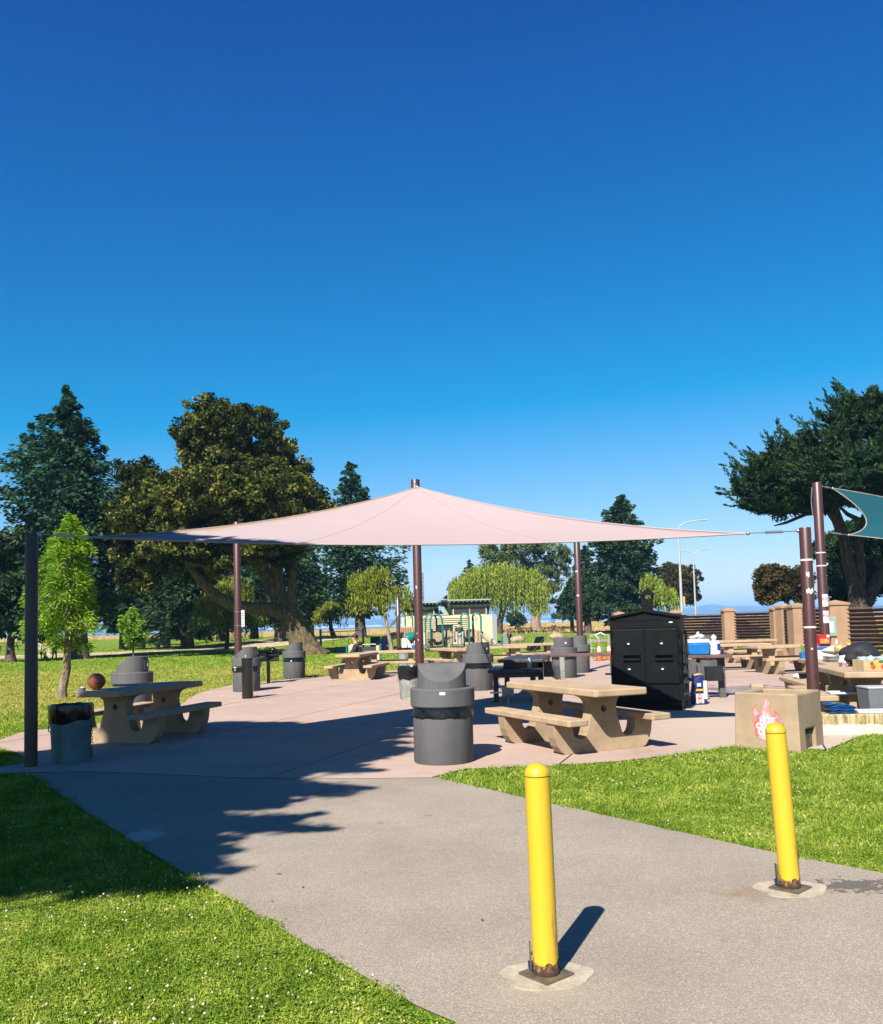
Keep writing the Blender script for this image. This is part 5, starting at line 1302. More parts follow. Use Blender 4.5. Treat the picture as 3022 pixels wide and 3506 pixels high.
for sg_ in (-1, 1):
    m = MB(); q = Matrix.Translation((0, 0, r)) @ Matrix.Rotation(R(60), 4, 'Z') @ Matrix.Rotation(R(-10), 4, 'X'); rr = 0.78
    m.tube([tuple(q @ Vector((r * rr * math.cos(u), sg_ * r * math.sqrt(1 - rr * rr), r * rr * math.sin(u)))) for u in [2 * math.pi * k / 36 for k in range(37)]], 0.0028, 6, None, False); m.build('seam', sm_, t, fix=False)
p = G(279, 2367, 0.771)
t = thing('clear_tub', 'small clear plastic tub beside the basketball', 'container', (p.x, p.y, 0.771))
m = MB(); m.lathe([(0.048, 0.0), (0.058, 0.048), (0.062, 0.05)], 18); m.build('tub', flat('clear_plastic', (0.42, 0.46, 0.48), 0.15), t)
m = MB(); m.ball((0.01, 0, 0.05), (0.034, 0.034, 0.012), 10, 6); m.build('napkin', M_WHITE, t)
def galv_can(p, mat, label, chain=True, bagdrop=0.19, rz=0.0):
    t = thing('galvanised_can', label, 'trash can', (p[0], p[1], 0.007), rz, 'galvanised cans with black bags')
    def rib(a, z): return 1 + 0.011 * math.sin(26 * a)
    m = MB(); m.lathe([(0.215, 0), (0.22, 0.012), (0.222, 0.05), (0.25, 0.66)], 104, None, rib, True); m.build('drum', mat, t)
    m = MB(); m.lathe([(0.225, 0.0), (0.228, 0.02), (0.222, 0.03)], 40, caps=False); m.build('bottom_band', mat, t)
    def cr(a, z): return 1 + (0.018 * math.sin(7 * a + z * 30) + 0.012 * math.sin(15 * a - z * 40) + 0.01 * math.sin(31 * a + z * 70)) * (0.5 + (0.72 - z) * 3)
    m = MB(); d0 = 0.70 - bagdrop
    prof = [(0.252, d0), (0.262, d0 + 0.05), (0.264, d0 + 0.12), (0.266, 0.68), (0.262, 0.70), (0.245, 0.70), (0.22, 0.62), (0.1, 0.5)]
    v = []; nn = 72; f = []
    for i, (rr, z) in enumerate(prof):
        for k in range(nn):
            a = 2 * math.pi * k / nn; q = rr * cr(a, z); zz = z + (0.035 * math.sin(a * 1.0 + 0.7) + 0.012 * math.sin(5 * a) if i == 0 else 0) + (0.006 * math.sin(9 * a) if i in (3, 4) else 0)
            v.append((q * math.cos(a), q * math.sin(a), zz))
    for i in range(len(prof) - 1):
        for k in range(nn): f.append((i * nn + k, i * nn + (k + 1) % nn, (i + 1) * nn + (k + 1) % nn, (i + 1) * nn + k))
    f.append(tuple((len(prof) - 1) * nn + k for k in range(nn))); m.add(v, f, None, True); m.build('bin_bag', M_BAG, t)
    for sg_ in (-1, 1):
        m = MB(); m.tube([(sg_ * 0.245, -0.03, 0.46), (sg_ * 0.268, -0.035, 0.43), (sg_ * 0.268, -0.035, 0.38), (sg_ * 0.243, -0.03, 0.36)], 0.007, 6); m.build('handle', mat, t, fix=False)
    if chain:
        m = MB()
        for k in range(13):
            q = Matrix.Translation((0.272, -0.04 + 0.008 * math.sin(k), 0.50 - 0.036 * k)) @ Matrix.Rotation(R(90 * (k % 2)) + 0.4, 4, 'Z')
            m.tube([tuple(q @ Vector((0.013 * math.cos(u), 0, 0.024 * math.sin(u)))) for u in [2 * math.pi * w / 8 for w in range(9)]], 0.0042, 5, None, False)
        m.build('chain', M_RUST, t, fix=False)
    return t
p = G(217, 2617); galv_can((p.x, p.y + 0.22), M_GALVG, 'grey green galvanised can with black bag beside the dark front pole')
p = G(1404, 2397); galv_can((p.x, p.y + 0.22), M_GALV, 'ribbed pale galvanised can with black bag left of the centre pole', bagdrop=0.24)
p = at_px(1381, 34.0); galv_can((p.x, p.y), M_GALV, 'distant ribbed pale can seen under the broadside table', chain=False, bagdrop=0.10)

# ================================================================== FOUNTAIN AND PEDESTAL GRILL
p = G(843, 2394)
t = thing('drinking_fountain', 'black cylindrical drinking fountain with a low side bowl', 'fountain', (p.x, p.y + 0.13, 0.006))
m = MB(); m.lathe([(0.125, 0), (0.128, 0.01), (0.128, 0.87), (0.134, 0.885), (0.134, 0.915), (0.115, 0.925)], 32); m.build('column', surf('black_fountain_paint', (0.015, 0.017, 0.017), 0.25, 0.35, 4, bmp=0.05), t)
m = MB(); m.lathe([(0.12, 0.915), (0.105, 0.932), (0.02, 0.925)], 28); m.build('basin', M_STEEL, t)
m = MB(); m.tube([(-0.03, -0.05, 0.92), (-0.03, -0.05, 0.97), (-0.01, -0.03, 0.985)], 0.012, 8); m.build('spout', M_STEEL, t, fix=False)
m = MB(); m.box(-0.32, -0.10, -0.06, 0.06, 0.595, 0.70); m.lathe([(0.085, 0.62), (0.095, 0.64), (0.095, 0.705), (0.08, 0.71)], 24, Matrix.Translation((-0.26, 0, 0))); ar = m.build('side_bowl', MATS['black_fountain_paint'], t)
m = MB(); m.lathe([(0.08, 0.707), (0.075, 0.718), (0.01, 0.712)], 20, Matrix.Translation((-0.26, 0, 0))); m.build('bowl_basin', M_STEEL, ar)
m = MB(); m.lathe([(0.026, 0.0), (0.026, 0.012), (0.018, 0.018)], 14, Matrix.Translation((-0.26, -0.094, 0.655)) @ Matrix.Rotation(R(90), 4, 'X')); m.build('push_button', M_STEEL, ar)
m = MB(); m.tube([(-0.30, -0.02, 0.71), (-0.30, -0.02, 0.75), (-0.285, -0.02, 0.765)], 0.011, 8); m.build('bowl_spout', M_STEEL, ar, fix=False)
p = G(919, 2340)
t = thing('pedestal_grill', 'black pedestal barbecue grill with a slotted grate between two trash receptacles', 'grill', (p.x, p.y, 0.006), R(12))
m = MB(); m.tube([(0, 0, 0), (0, 0, 0.6), (0, 0, 0.62)], [0.05, 0.05, 0.062], 16); m.build('post', M_BLACK, t, fix=False)
m = MB(); 
m.box(-0.30, 0.30, -0.20, 0.20, 0.635, 0.65); m.box(-0.30, -0.285, -0.20, 0.20, 0.65, 0.84); m.box(0.285, 0.30, -0.20, 0.20, 0.65, 0.84); m.box(-0.285, 0.285, 0.185, 0.20, 0.65, 0.84); m.box(-0.285, 0.285, -0.20, -0.19, 0.80, 0.84)
m.build('fire_box', M_BLACK, t)
for k in range(14):
    m = MB(); x = -0.26 + 0.04 * k; m.tube([(x, -0.20, 0.665), (x, 0.18, 0.80)], 0.006, 6); m.build('grate_bar', surf('warm_steel', (0.35, 0.27, 0.20), 0.5, 0.3, 9, metal=0.3), t, fix=False)
m = MB(); m.tube([(-0.40, -0.1, 0.80), (-0.30, -0.1, 0.80)], 0.012, 8); m.tube([(0.30, 0.05, 0.80), (0.36, 0.05, 0.80)], 0.012, 8); m.tube([(-0.38, -0.1, 0.80), (-0.38, 0.1, 0.80)], 0.012, 8); m.build('grate_handle', M_BLACK, t, fix=False)
m = MB()
for k in range(10): m.ball((0.10 + 0.13 * math.cos(k * 1.3) * random.uniform(0.4, 1), 0.05 * math.sin(k * 2.1), 0.935 + 0.05 * math.sin(k * 1.7)), (0.09, 0.08, 0.055), 12, 8)
o = tag(m.build('black_bag', M_BAG, None, fix=False), 'lumpy black bag with strap lying on the pedestal grill', 'bag'); o.location = t.location
m = MB(); m.tube([(-0.10, -0.08, 0.85), (-0.115, -0.08, 0.95), (-0.06, -0.07, 1.04), (0.03, -0.05, 1.06)], 0.012, 6); m.build('strap', M_BAG, o, fix=False)

# ================================================================== SMOKER
sa = R(20); e1, e2 = yaw_frame(sa); fr = G(2340, 2434)
t = thing('smoker', 'big black steel barbecue smoker with two doors and a gabled roof', 'smoker', (fr.x - e1.x * 0.6, fr.y - e1.y * 0.6, 0.007), -sa)
hw, dp, ev, rg_ = 0.60, 0.85, 1.60, 1.72
m = MB(); m.prism([(-hw, 0.16), (hw, 0.16), (hw, ev), (0, rg_ - 0.02), (-hw, ev)], 0.0, dp); m.build('cabinet', M_SMOKER, t)
m = MB(); m.box(-hw + 0.02, hw - 0.02, 0.03, dp - 0.03, 0.0, 0.155); m.build('plinth', M_SMOKER, t)
m = MB()
m.prism([(-hw - 0.06, ev - 0.012), (0, rg_ - 0.014), (hw + 0.06, ev - 0.012), (hw + 0.06, ev + 0.02), (0, rg_ + 0.03), (-hw - 0.06, ev + 0.02)], -0.05, dp + 0.05); m.build('roof', M_SMOKER, t)
for sg_ in (-1, 1):
    x0, x1 = (-hw + 0.05, -0.015) if sg_ < 0 else (0.015, hw - 0.05)
    m = MB(); m.box(x0, x1, -0.028, -0.002, 0.46, 1.40); dr = m.build('door', M_SMOKER, t); set_bevel(dr, 0.006)
    for z in (0.72, 1.16):
        xc = (x0 + x1) / 2 + 0.0
        m = MB(); q = Matrix.Translation((xc, -0.028, z)) @ Matrix.Rotation(R(90), 4, 'X'); m.lathe([(0.036, 0), (0.036, 0.012), (0.028, 0.016)], 20, q); vt = m.build('damper', M_SMOKER, dr)
        m = MB(); m.prism([(0.024 * math.cos(u), 0.024 * math.sin(u)) for u in [math.pi + math.pi * k / 8 for k in range(9)]], -0.002, 0.0, Matrix.Translation((xc, -0.0455, z))); m.build('damper_glint', M_WHITE, vt)  # white half disc paints the bright reflection on the damper
    m = MB(); xc = (x0 + x1) / 2 + (0.05 if sg_ < 0 else 0.03)
    m.box(xc - 0.15, xc + 0.15, -0.085, -0.03, 0.955, 0.975); m.box(xc - 0.15, xc - 0.14, -0.085, -0.03, 0.87, 0.955); m.box(xc + 0.14, xc + 0.15, -0.085, -0.03, 0.87, 0.955); m.box(xc - 0.14, xc + 0.14, -0.08, -0.072, 0.87, 0.90)
    m.build('handle', M_SMOKER, dr)
    for z in (0.55, 0.80, 1.05, 1.32):
        m = MB(); m.tube([(sg_ * (hw - 0.02), -0.02, z - 0.055), (sg_ * (hw - 0.02), -0.02, z + 0.055)], 0.018, 10); m.build('hinge', M_SMOKER, t, fix=False)
m = MB(); m.box(-hw + 0.05, hw - 0.05, -0.02, -0.002, 0.19, 0.44); m.build('ash_panel', M_SMOKER, t)
m = MB(); m.box(-hw + 0.02, hw - 0.02, -0.012, -0.002, 1.415, 1.425); m.box(-hw + 0.04, hw - 0.04, -0.008, -0.002, 1.55, 1.557); m.build('weld_rib', M_SMOKER, t)
for x in (-0.22, 0.22):
    m = MB(); m.tube([(x, -0.03, 0.24), (x, -0.03, 0.36)], 0.012, 8); m.build('panel_pull', M_SMOKER, t, fix=False)
m = MB(); m.box(0.42, 0.48, -0.014, -0.004, 1.50, 1.52); m.build('white_tag', M_WHITE, t)
for k, z in enumerate((0.25, 0.45, 0.62, 0.80, 0.98)):
    m = MB(); m.box(hw + 0.002, hw + 0.10, 0.1 + 0.03 * k, 0.2 + 0.03 * k, z, z + 0.05); m.tube([(hw + 0.06, 0.2, z - 0.03), (hw + 0.06, 0.2, z + 0.10)], 0.018, 8); m.build('valve', M_BLACK, t, fix=False)
m = MB(); m.tube([(hw + 0.05, 0.4, 0.1), (hw + 0.05, 0.4, 1.35)], 0.03, 10); m.box(hw + 0.002, hw + 0.05, 0.25, 0.75, 0.5, 1.3); m.build('side_firebox', M_BLACK, t, fix=False)
m = MB(); m.tube([(-hw - 0.13, 0.1, 0.62), (-hw, 0.1, 0.62)], 0.016, 8); m.tube([(-hw - 0.10, 0.1, 0.40), (-hw, 0.1, 0.40)], 0.016, 8); m.build('side_lever', M_BLACK, t, fix=False)
m = MB(); q = Matrix.Translation((0.02, 0.45, 0)); m.box(-0.085, 0.085, -0.085, 0.085, rg_ - 0.03, 1.93, q)
for sx_ in (-1, 1):
    for sy in (-1, 1): m.box(sx_ * 0.083 - 0.012, sx_ * 0.083 + 0.012, sy * 0.083 - 0.012, sy * 0.083 + 0.012, 1.93, 2.02, q)
ch = m.build('chimney', M_SMOKER, t)
m = MB(); m.add([(-0.13, -0.13, 2.01), (0.13, -0.13, 2.01), (0.13, 0.13, 2.01), (-0.13, 0.13, 2.01), (0, 0, 2.14), (-0.13, -0.13, 2.0), (0.13, -0.13, 2.0), (0.13, 0.13, 2.0), (-0.13, 0.13, 2.0)], [(0, 1, 4), (1, 2, 4), (2, 3, 4), (3, 0, 4), (5, 6, 1, 0), (6, 7, 2, 1), (7, 8, 3, 2), (8, 5, 0, 3), (8, 7, 6, 5)], q); m.build('chimney_cap', M_SMOKER, ch)

# ================================================================== PLANK COUNTERS
def plank_run(parent, p0, p1, width, z, n, mat, th=0.055, name='plank'):
    """n planks side by side running from p0 to p1"""
    p0, p1 = Vector(p0), Vector(p1); d = (p1 - p0); L = d.length; d.normalize(); nn = Vector((-d.y, d.x)); w = width / n
    for k in range(n):
        c = nn * ((k + 0.5) * w - width / 2)
        m = MB(); q = Matrix(((d.x, nn.x, 0, p0.x + c.x), (d.y, nn.y, 0, p0.y + c.y), (0, 0, 1, 0), (0, 0, 0, 1)))
        m.box(0, L, -w / 2 + 0.006, w / 2 - 0.006, z - th, z + random.uniform(-0.002, 0.002), q); set_bevel(m.build(name, mat, parent), 0.005)
t = thing('prep_counter', 'L-shaped dark brown plank counter with a lower step left of the smoker', 'counter', (0, 0, 0.006))
plank_run(t, (2.05, 20.3), (3.92, 19.8), 0.62, 0.84, 3, M_WOODBR)
plank_run(t, (1.98, 20.2), (1.52, 17.75), 0.92, 0.832, 4, M_WOODSHADE)
plank_run(t, (1.62, 19.2), (1.36, 17.3), 1.05, 0.655, 4, M_WOODSHADE)
for x, y, zt, mt in ((2.62, 19.75, 0.78, M_GALV), (3.72, 19.55, 0.78, M_BIN), (1.95, 18.0, 0.77, M_WOODSHADE), (1.28, 18.2, 0.77, M_WOODSHADE), (1.75, 17.6, 0.60, M_WOODSHADE), (1.02, 17.7, 0.60, M_WOODSHADE)):
    m = MB(); m.box(x - 0.05, x + 0.05, y - 0.05, y + 0.05, 0, zt); m.build('post', mt, t)
m = MB(); m.box(0.95, 1.85, 17.42, 17.50, 0.50, 0.60); m.box(1.2, 1.98, 17.95, 18.02, 0.66, 0.775); m.build('apron_board', M_WOODSHADE, t)
m = MB(); m.box(2.20, 2.42, 19.6, 19.72, 0.36, 0.70); m.box(2.44, 2.54, 19.62, 19.72, 0.30, 0.60); set_bevel(m.build('outlet_box', surf('box_grey_dark', (0.05, 0.055, 0.05), 0.6, 0.4, 9), t), 0.005)
m = MB(); m.tube([(2.50, 19.66, 0), (2.50, 19.66, 0.32)], 0.022, 8); m.build('conduit', M_GALV, t, fix=False)
m = MB(); m.box(3.66, 3.86, 19.45, 19.6, 0.38, 0.78); m.build('grey_cabinet', M_BIN, t)
p = W(1812, 2286, 17.4)
t = thing('clear_bottle', 'clear plastic bottle standing on the lower step of the plank counter', 'bottle', (p.x, p.y, 0.664))
m = MB(); m.lathe([(0.036, 0), (0.04, 0.01), (0.04, 0.17), (0.016, 0.215), (0.014, 0.235)], 18); m.build('bottle_body', flat('bluish_plastic', (0.35, 0.42, 0.48), 0.12), t)
m = MB(); m.lathe([(0.017, 0.235), (0.017, 0.26)], 14); m.build('cap', M_BLACK, t)
t = thing('utility_post', 'grey electrical box on a short post behind the nearest picnic table', 'utility box', (W(1732, 2138, 15.8).x, 15.8, 0.006))
m = MB(); m.box(-0.11, 0.10, -0.05, 0.05, 0.27, 0.45); set_bevel(m.build('meter_box', M_GALV, t), 0.008)
m = MB(); m.tube([(0, 0, 0), (0, 0, 0.28)], 0.028, 10); m.build('pipe', M_GALV, t, fix=False)
m = MB(); m.box(-0.32, -0.12, -0.03, 0.0, 0.33, 0.36); m.build('side_arm', M_WHITE, t)

t = thing('side_counter', 'short brown plank counter holding the cooler right of the smoker', 'counter', (0, 0, 0.006))
plank_run(t, (4.66, 17.75), (5.66, 17.45), 0.5, 0.84, 2, M_WOODBR)
for x, y in ((4.98, 17.55), (5.45, 17.5)):
    m = MB(); m.box(x - 0.06, x + 0.06, y - 0.05, y + 0.05, 0, 0.78); m.build('post', M_BIN, t)
m = MB(); m.box(4.70, 4.92, 17.35, 17.45, 0.34, 0.77); m.build('grey_panel', M_BIN, t)
m = MB(); m.box(5.10, 5.42, 17.3, 17.45, 0.34, 0.62); m.build('outlet_box', M_BLACK, t)
m = MB(); m.tube([(5.02, 17.1, 0), (5.02, 17.1, 0.36)], 0.03, 10); m.build('white_pipe', M_PATCH, t, fix=False)
# cooler, jug, charcoal sack
p = W(2392, 2240, 17.5)
t = thing('cooler', 'bright blue cooler with white lid and a tied plastic bag on top', 'cooler', (p.x, 17.55, 0.848), R(-4))
m = MB(); m.frustum((0.19, 0.13), (0.215, 0.15), 0, 0.24); set_bevel(m.build('tub', M_BLUE, t), 0.03, 3)
m = MB(); m.frustum((0.217, 0.152), (0.20, 0.135), 0.24, 0.31); set_bevel(m.build('lid', M_WHITE, t), 0.02, 3)
m = MB(); m.tube([(-0.225, 0, 0.16), (-0.235, 0, 0.40), (-0.20, 0, 0.44)], 0.008, 6); m.tube([(0.225, 0, 0.06), (0.235, -0.05, 0.18), (0.225, 0, 0.25)], 0.009, 6); m.build('handle', M_WHITE, t, fix=False)
def crumple(c, r, seed, mat, name, parent, nu=18, nv=12, amp=0.22):
    rr = random.Random(seed); ph = [(rr.uniform(2, 7), rr.uniform(0, 6.28)) for _ in range(6)]
    m = MB(); m.ball((0, 0, 0), 1.0, nu, nv)
    out = []
    for v in m.v:
        q = 1 + amp * sum(math.sin(f_ * (v[0] * (1 if i % 2 else -1) + v[1] * (0.7 if i % 3 else -0.5) + v[2]) + o_) for i, (f_, o_) in enumerate(ph)) / 3
        out.append((c[0] + v[0] * r[0] * q, c[1] + v[1] * r[1] * q, c[2] + v[2] * r[2] * q))
    m.v = out
    return m.build(name, mat, parent, fix=False)
o = crumple((0, 0, 0), (0.10, 0.08, 0.055), 3, M_CLEAR, 'plastic_bag', None); o.location = (p.x + 0.03, 17.55, 1.205); tag(o, 'crumpled clear plastic bag on the blue cooler lid', 'bag')
crumple((-0.02, 0, 0.06), (0.03, 0.03, 0.045), 4, M_CLEAR, 'knot', o)
o = crumple((0, 0, 0), (0.075, 0.06, 0.04), 5, flat('pale_pink_wrap', (0.78, 0.42, 0.42), 0.5), 'meat_pack', None); o.location = (p.x - 0.10, 17.52, 1.19); tag(o, 'pink wrapped packet on the left of the cooler lid', 'packet')
p = W(2450, 2240, 17.5)
t = thing('paper_towel_pack', 'white paper towel roll with blue label wrapped in plastic beside the cooler', 'paper towels', (p.x, 17.55, 0.848))
m = MB(); m.lathe([(0.10, 0), (0.108, 0.01), (0.108, 0.25), (0.098, 0.27), (0.03, 0.275)], 26); m.build('roll', M_WHITE, t)
m = MB(); v = []
for k in range(7):
    a = -math.pi / 2 + 0.15 + 0.9 * k / 6; v += [(0.1095 * math.cos(a), 0.1095 * math.sin(a), 0.085), (0.1095 * math.cos(a), 0.1095 * math.sin(a), 0.215)]
m.add(v, [(2 * k, 2 * k + 2, 2 * k + 3, 2 * k + 1) for k in range(6)], None, True); m.build('blue_label', flat('label_blue', (0.012, 0.05, 0.38), 0.4), t, fix=False)
crumple((-0.01, 0, 0.32), (0.055, 0.05, 0.075), 9, M_CLEAR, 'wrap_top', t)
p = G(2393, 2413)
t = thing('charcoal_sack', 'navy and white charcoal sack standing by the smoker side', 'sack', (p.x, p.y, 0.007), R(12))
def sack_z(z): return 1 + 0.05 * math.sin(z * 14)
m = MB(); v = []; f = []; nz = 9
for i in range(nz):
    z = 0.52 * i / (nz - 1); w = 0.115 * (1.0 + 0.10 * math.sin(z * 11)) ; d = 0.07 * (1.15 - 0.75 * (z / 0.52) ** 2)
    for (x, y) in ((-w, -d), (-w * 0.3, -d * 1.25), (w * 0.3, -d * 1.25), (w, -d), (w, d), (-w, d)): v.append((x, y, z + (0.02 * math.sin(x * 40) if i == nz - 1 else 0)))
for i in range(nz - 1):
    for k in range(6): f.append((6 * i + k, 6 * i + (k + 1) % 6, 6 * i + 6 + (k + 1) % 6, 6 * i + 6 + k))
f += [tuple(range(5, -1, -1)), tuple(range(6 * nz - 6, 6 * nz))]
m.add(v, f); sk = m.build('sack_body', M_NAVY, t)
def patch(parent, name, x0, x1, z0, z1, mat, y=-0.112): 
    m = MB(); m.box(x0, x1, y, y + 0.02, z0, z1); return m.build(name, mat, parent)
patch(sk, 'white_panel', -0.10, 0.045, 0.03, 0.20, M_PAPER, -0.106); patch(sk, 'yellow_band', -0.10, 0.03, 0.25, 0.285, M_YELINK, -0.108); patch(sk, 'side_strip', 0.055, 0.115, 0.10, 0.43, M_PAPER, -0.100); patch(sk, 'white_print', -0.07, 0.0, 0.33, 0.39, M_PAPER, -0.104)
m = MB(); q = Matrix.Translation((-0.03, -0.108, 0.115)); m.tube([tuple(q @ Vector((0.04 * math.cos(u), 0, 0.075 * math.sin(u)))) for u in [2 * math.pi * k / 20 for k in range(21)]], 0.007, 6, None, False); m.build('red_oval', M_PINKRED, sk, fix=False)
m = MB(); m.box(-0.055, -0.008, -0.1085, -0.10, 0.095, 0.14); m.build('oval_print', M_PINKRED, sk)
crumple((-0.01, 0, 0.535), (0.10, 0.05, 0.022), 8, M_CARD, 'rolled_top', t)

# ================================================================== FOOD ON THE RIGHT TABLES
TZ = 0.772
def boxthing(name, label, cat, px, depth, z, w, d, h, mat, rz=0.0, group=None, bev=0.004):
    t = thing(name, label, cat, (W(px, 2138, depth).x, depth, z), R(rz), group)
    m = MB(); m.box(-w / 2, w / 2, -d / 2, d / 2, 0, h); o = m.build('carton', mat, t); set_bevel(o, bev); return t, o
t, o = boxthing('snack_box', 'red and black snack box with a food picture behind the scuffed pole', 'box', 2816, 16.2, 1.0, 0.20, 0.08, 0.215, M_RED, 6)
patch(o, 'black_base', -0.099, 0.099, 0.002, 0.045, M_BLACK, -0.043); patch(o, 'food_picture', -0.085, 0.085, 0.06, 0.14, surf('food_print', (0.75, 0.42, 0.10), 0.6, 0.6, 30, c2=(0.55, 0.10, 0.02)), -0.043); patch(o, 'white_corner', 0.04, 0.095, 0.165, 0.21, M_PAPER, -0.043)
t, o = boxthing('tray_box', 'blue topped white paper box under the red snack box', 'box', 2812, 16.2, TZ, 0.30, 0.2, 0.226, M_PAPER, 4)
patch(o, 'blue_band', -0.149, 0.149, 0.17, 0.224, flat('carton_blue', (0.01, 0.12, 0.45), 0.5), -0.103)
t, o = boxthing('lime_box', 'lime green carton left of the scuffed pole', 'box', 2752, 16.6, TZ + 0.115, 0.14, 0.1, 0.14, M_LIME, 0); patch(o, 'grey_side', -0.069, -0.02, 0.005, 0.13, M_GALVG, -0.053)
t, o = boxthing('blue_box', 'small blue carton under the lime green one', 'box', 2748, 16.6, TZ, 0.15, 0.12, 0.113, M_BLUE, 0); patch(o, 'white_end', 0.045, 0.074, 0.005, 0.10, M_PAPER, -0.063)
t = thing('foil_trays', 'stack of shallow white and silver trays on the food table', 'trays', (W(2862, 2138, 15.3).x, 15.25, TZ), R(-3))
for k in range(4):
    m = MB(); m.frustum((0.22, 0.14), (0.24, 0.16), 0.026 * k, 0.026 * k + 0.02); set_bevel(m.build('tray', M_STEEL if k % 2 == 0 else M_WHITE, t), 0.004)
t = thing('chip_bag', 'yellow and clear bag of snacks leaning on the food table', 'bag', (W(2895, 2138, 15.0).x, 15.05, TZ + 0.112))
crumple((-0.06, 0, 0.10), (0.13, 0.08, 0.085), 21, surf('golden_snacks', (0.62, 0.40, 0.16), 0.5, 0.5, 40, bmp=0.5), 'snacks', t, amp=0.15)
m = MB(); m.add([(0.0, -0.09, 0.17), (0.05, -0.09, 0.21), (0.24, -0.09, 0.0), (0.17, -0.09, -0.06), (0.0, 0.03, 0.19), (0.05, 0.03, 0.23), (0.24, 0.03, 0.02), (0.17, 0.03, -0.06)], [(0, 3, 2, 1), (4, 5, 6, 7), (0, 1, 5, 4), (1, 2, 6, 5), (2, 3, 7, 6), (3, 0, 4, 7)]); set_bevel(m.build('yellow_panel', M_YELINK, t), 0.02, 3)
crumple((-0.15, 0, 0.21), (0.025, 0.02, 0.05), 22, M_CLEAR, 'twisted_neck', t)
o = crumple((0, 0, 0), (0.17, 0.10, 0.075), 31, surf('bread_in_film', (0.72, 0.62, 0.55), 0.3, 0.35, 16, bmp=0.6), 'bread_bag', None); o.location = (W(2848, 2138, 15.6).x, 15.6, TZ + 0.18); tag(o, 'bread in a clear bag on the stacked trays', 'bag')
o = crumple((0, 0, 0), (0.09, 0.07, 0.10), 33, surf('white_pink_film', (0.75, 0.66, 0.68), 0.3, 0.3, 12), 'napkin_pack', None); o.location = (W(2899, 2138, 13.6).x, 13.75, TZ + 0.085); tag(o, 'white and pink napkin pack on the left corner of the edge table', 'packet')
o = crumple((0, 0, 0), (0.30, 0.24, 0.20), 35, surf('black_cloth', (0.008, 0.010, 0.016), 0.75, 0.4, 9), 'tote_bag', None, 24, 16, 0.16); o.location = (W(2965, 2138, 13.5).x, 13.75, TZ + 0.17); tag(o, 'large slumped black tote on the edge table', 'bag')
t = thing('produce_box', 'open cardboard produce box printed with oranges and lemons on the edge table', 'box', (W(2992, 2138, 12.6).x, 12.75, TZ), R(6))
m = MB(); m.box(-0.20, 0.20, -0.14, -0.13, 0, 0.15); m.box(-0.20, 0.20, 0.13, 0.14, 0, 0.15); m.box(-0.20, -0.19, -0.13, 0.13, 0, 0.15); m.box(0.19, 0.20, -0.13, 0.13, 0, 0.15); m.box(-0.19, 0.19, -0.13, 0.13, 0, 0.01); cb_ = m.build('carton', M_CARD, t)
for x, z, mt in ((-0.06, 0.05, M_ORANGE), (0.0, 0.075, M_YELINK), (0.09, 0.05, M_ORANGE), (0.14, 0.085, M_YELINK)):
    m = MB(); m.lathe([(0.034, 0), (0.034, 0.004)], 18, Matrix.Translation((x, -0.1405, z)) @ Matrix.Rotation(R(90), 4, 'X')); m.build('printed_fruit', mt, cb_)
patch(cb_, 'printed_leaf', -0.10, -0.055, 0.075, 0.12, M_GREENINK, -0.1445); patch(cb_, 'printed_leaf', 0.03, 0.12, 0.105, 0.14, M_GREENINK, -0.1445)
for k, (x, y) in enumerate(((-0.12, 0), (0.0, 0.02), (0.12, -0.02))):
    o = crumple((0, 0, 0), (0.075, 0.075, 0.05), 40 + k, surf('pale_blue_film', (0.40, 0.50, 0.55), 0.25, 0.3, 9), 'produce_bag', None); o.location = (t.location.x + x, t.location.y + y, TZ + 0.15); tag(o, ('leftmost', 'middle', 'rightmost')[k] + ' pale blue plastic bag in the produce box', 'bag', 'bags in the produce box')
p = (W(2850, 2138, 12.95).x, 12.95)
t, o = boxthing('apple_carton', 'cardboard carton with green band and apple lettering under the food table', 'box', 2850, 14.9, 0.12, 0.27, 0.2, 0.27, M_CARD, 0)
patch(o, 'green_band', -0.134, 0.134, 0.145, 0.24, M_GREENINK, -0.104); m = MB(); m.box(-0.05, 0.05, -0.106, -0.09, 0.21, 0.25); m.build('hand_hole', M_BLACK, o)
text_mesh('lettering', 'APPLE', 0.07, M_PAPER, o, frame((0, -0.1045, 0.175), (1, 0, 0), (0, 0, 1)), 0.001)
m = MB(); m.lathe([(0.045, 0), (0.045, 0.003)], 18, Matrix.Translation((0.02, -0.1005, 0.075)) @ Matrix.Rotation(R(90), 4, 'X')); m.build('printed_mark', M_PAPER, o)
boxthing('crate_stand', 'low grey crate under the apple carton', 'crate', 2850, 14.9, 0.008, 0.30, 0.24, 0.11, M_BIN)
o = crumple((0, 0, 0), (0.075, 0.09, 0.08), 51, M_NAVY, 'blue_sack', None); o.location = (W(2751, 2138, 15.1).x - 0.02, 14.75, 0.36); o.scale = (1, 0.5, 1); tag(o, 'small navy bag hanging at the end of the food table bench', 'bag')
t = thing('bench_bundle', 'dark rolled blanket with white end on the food table bench', 'blanket', (W(2756, 2138, 15.8).x, 15.9, 0.445))
m = MB(); m.tube([(-0.14, 0, 0.05), (0.16, 0, 0.05)], 0.05, 12); m.build('roll', M_BAG, t, fix=False); crumple((-0.15, 0, 0.045), (0.07, 0.05, 0.045), 61, M_WHITE, 'white_end', t)
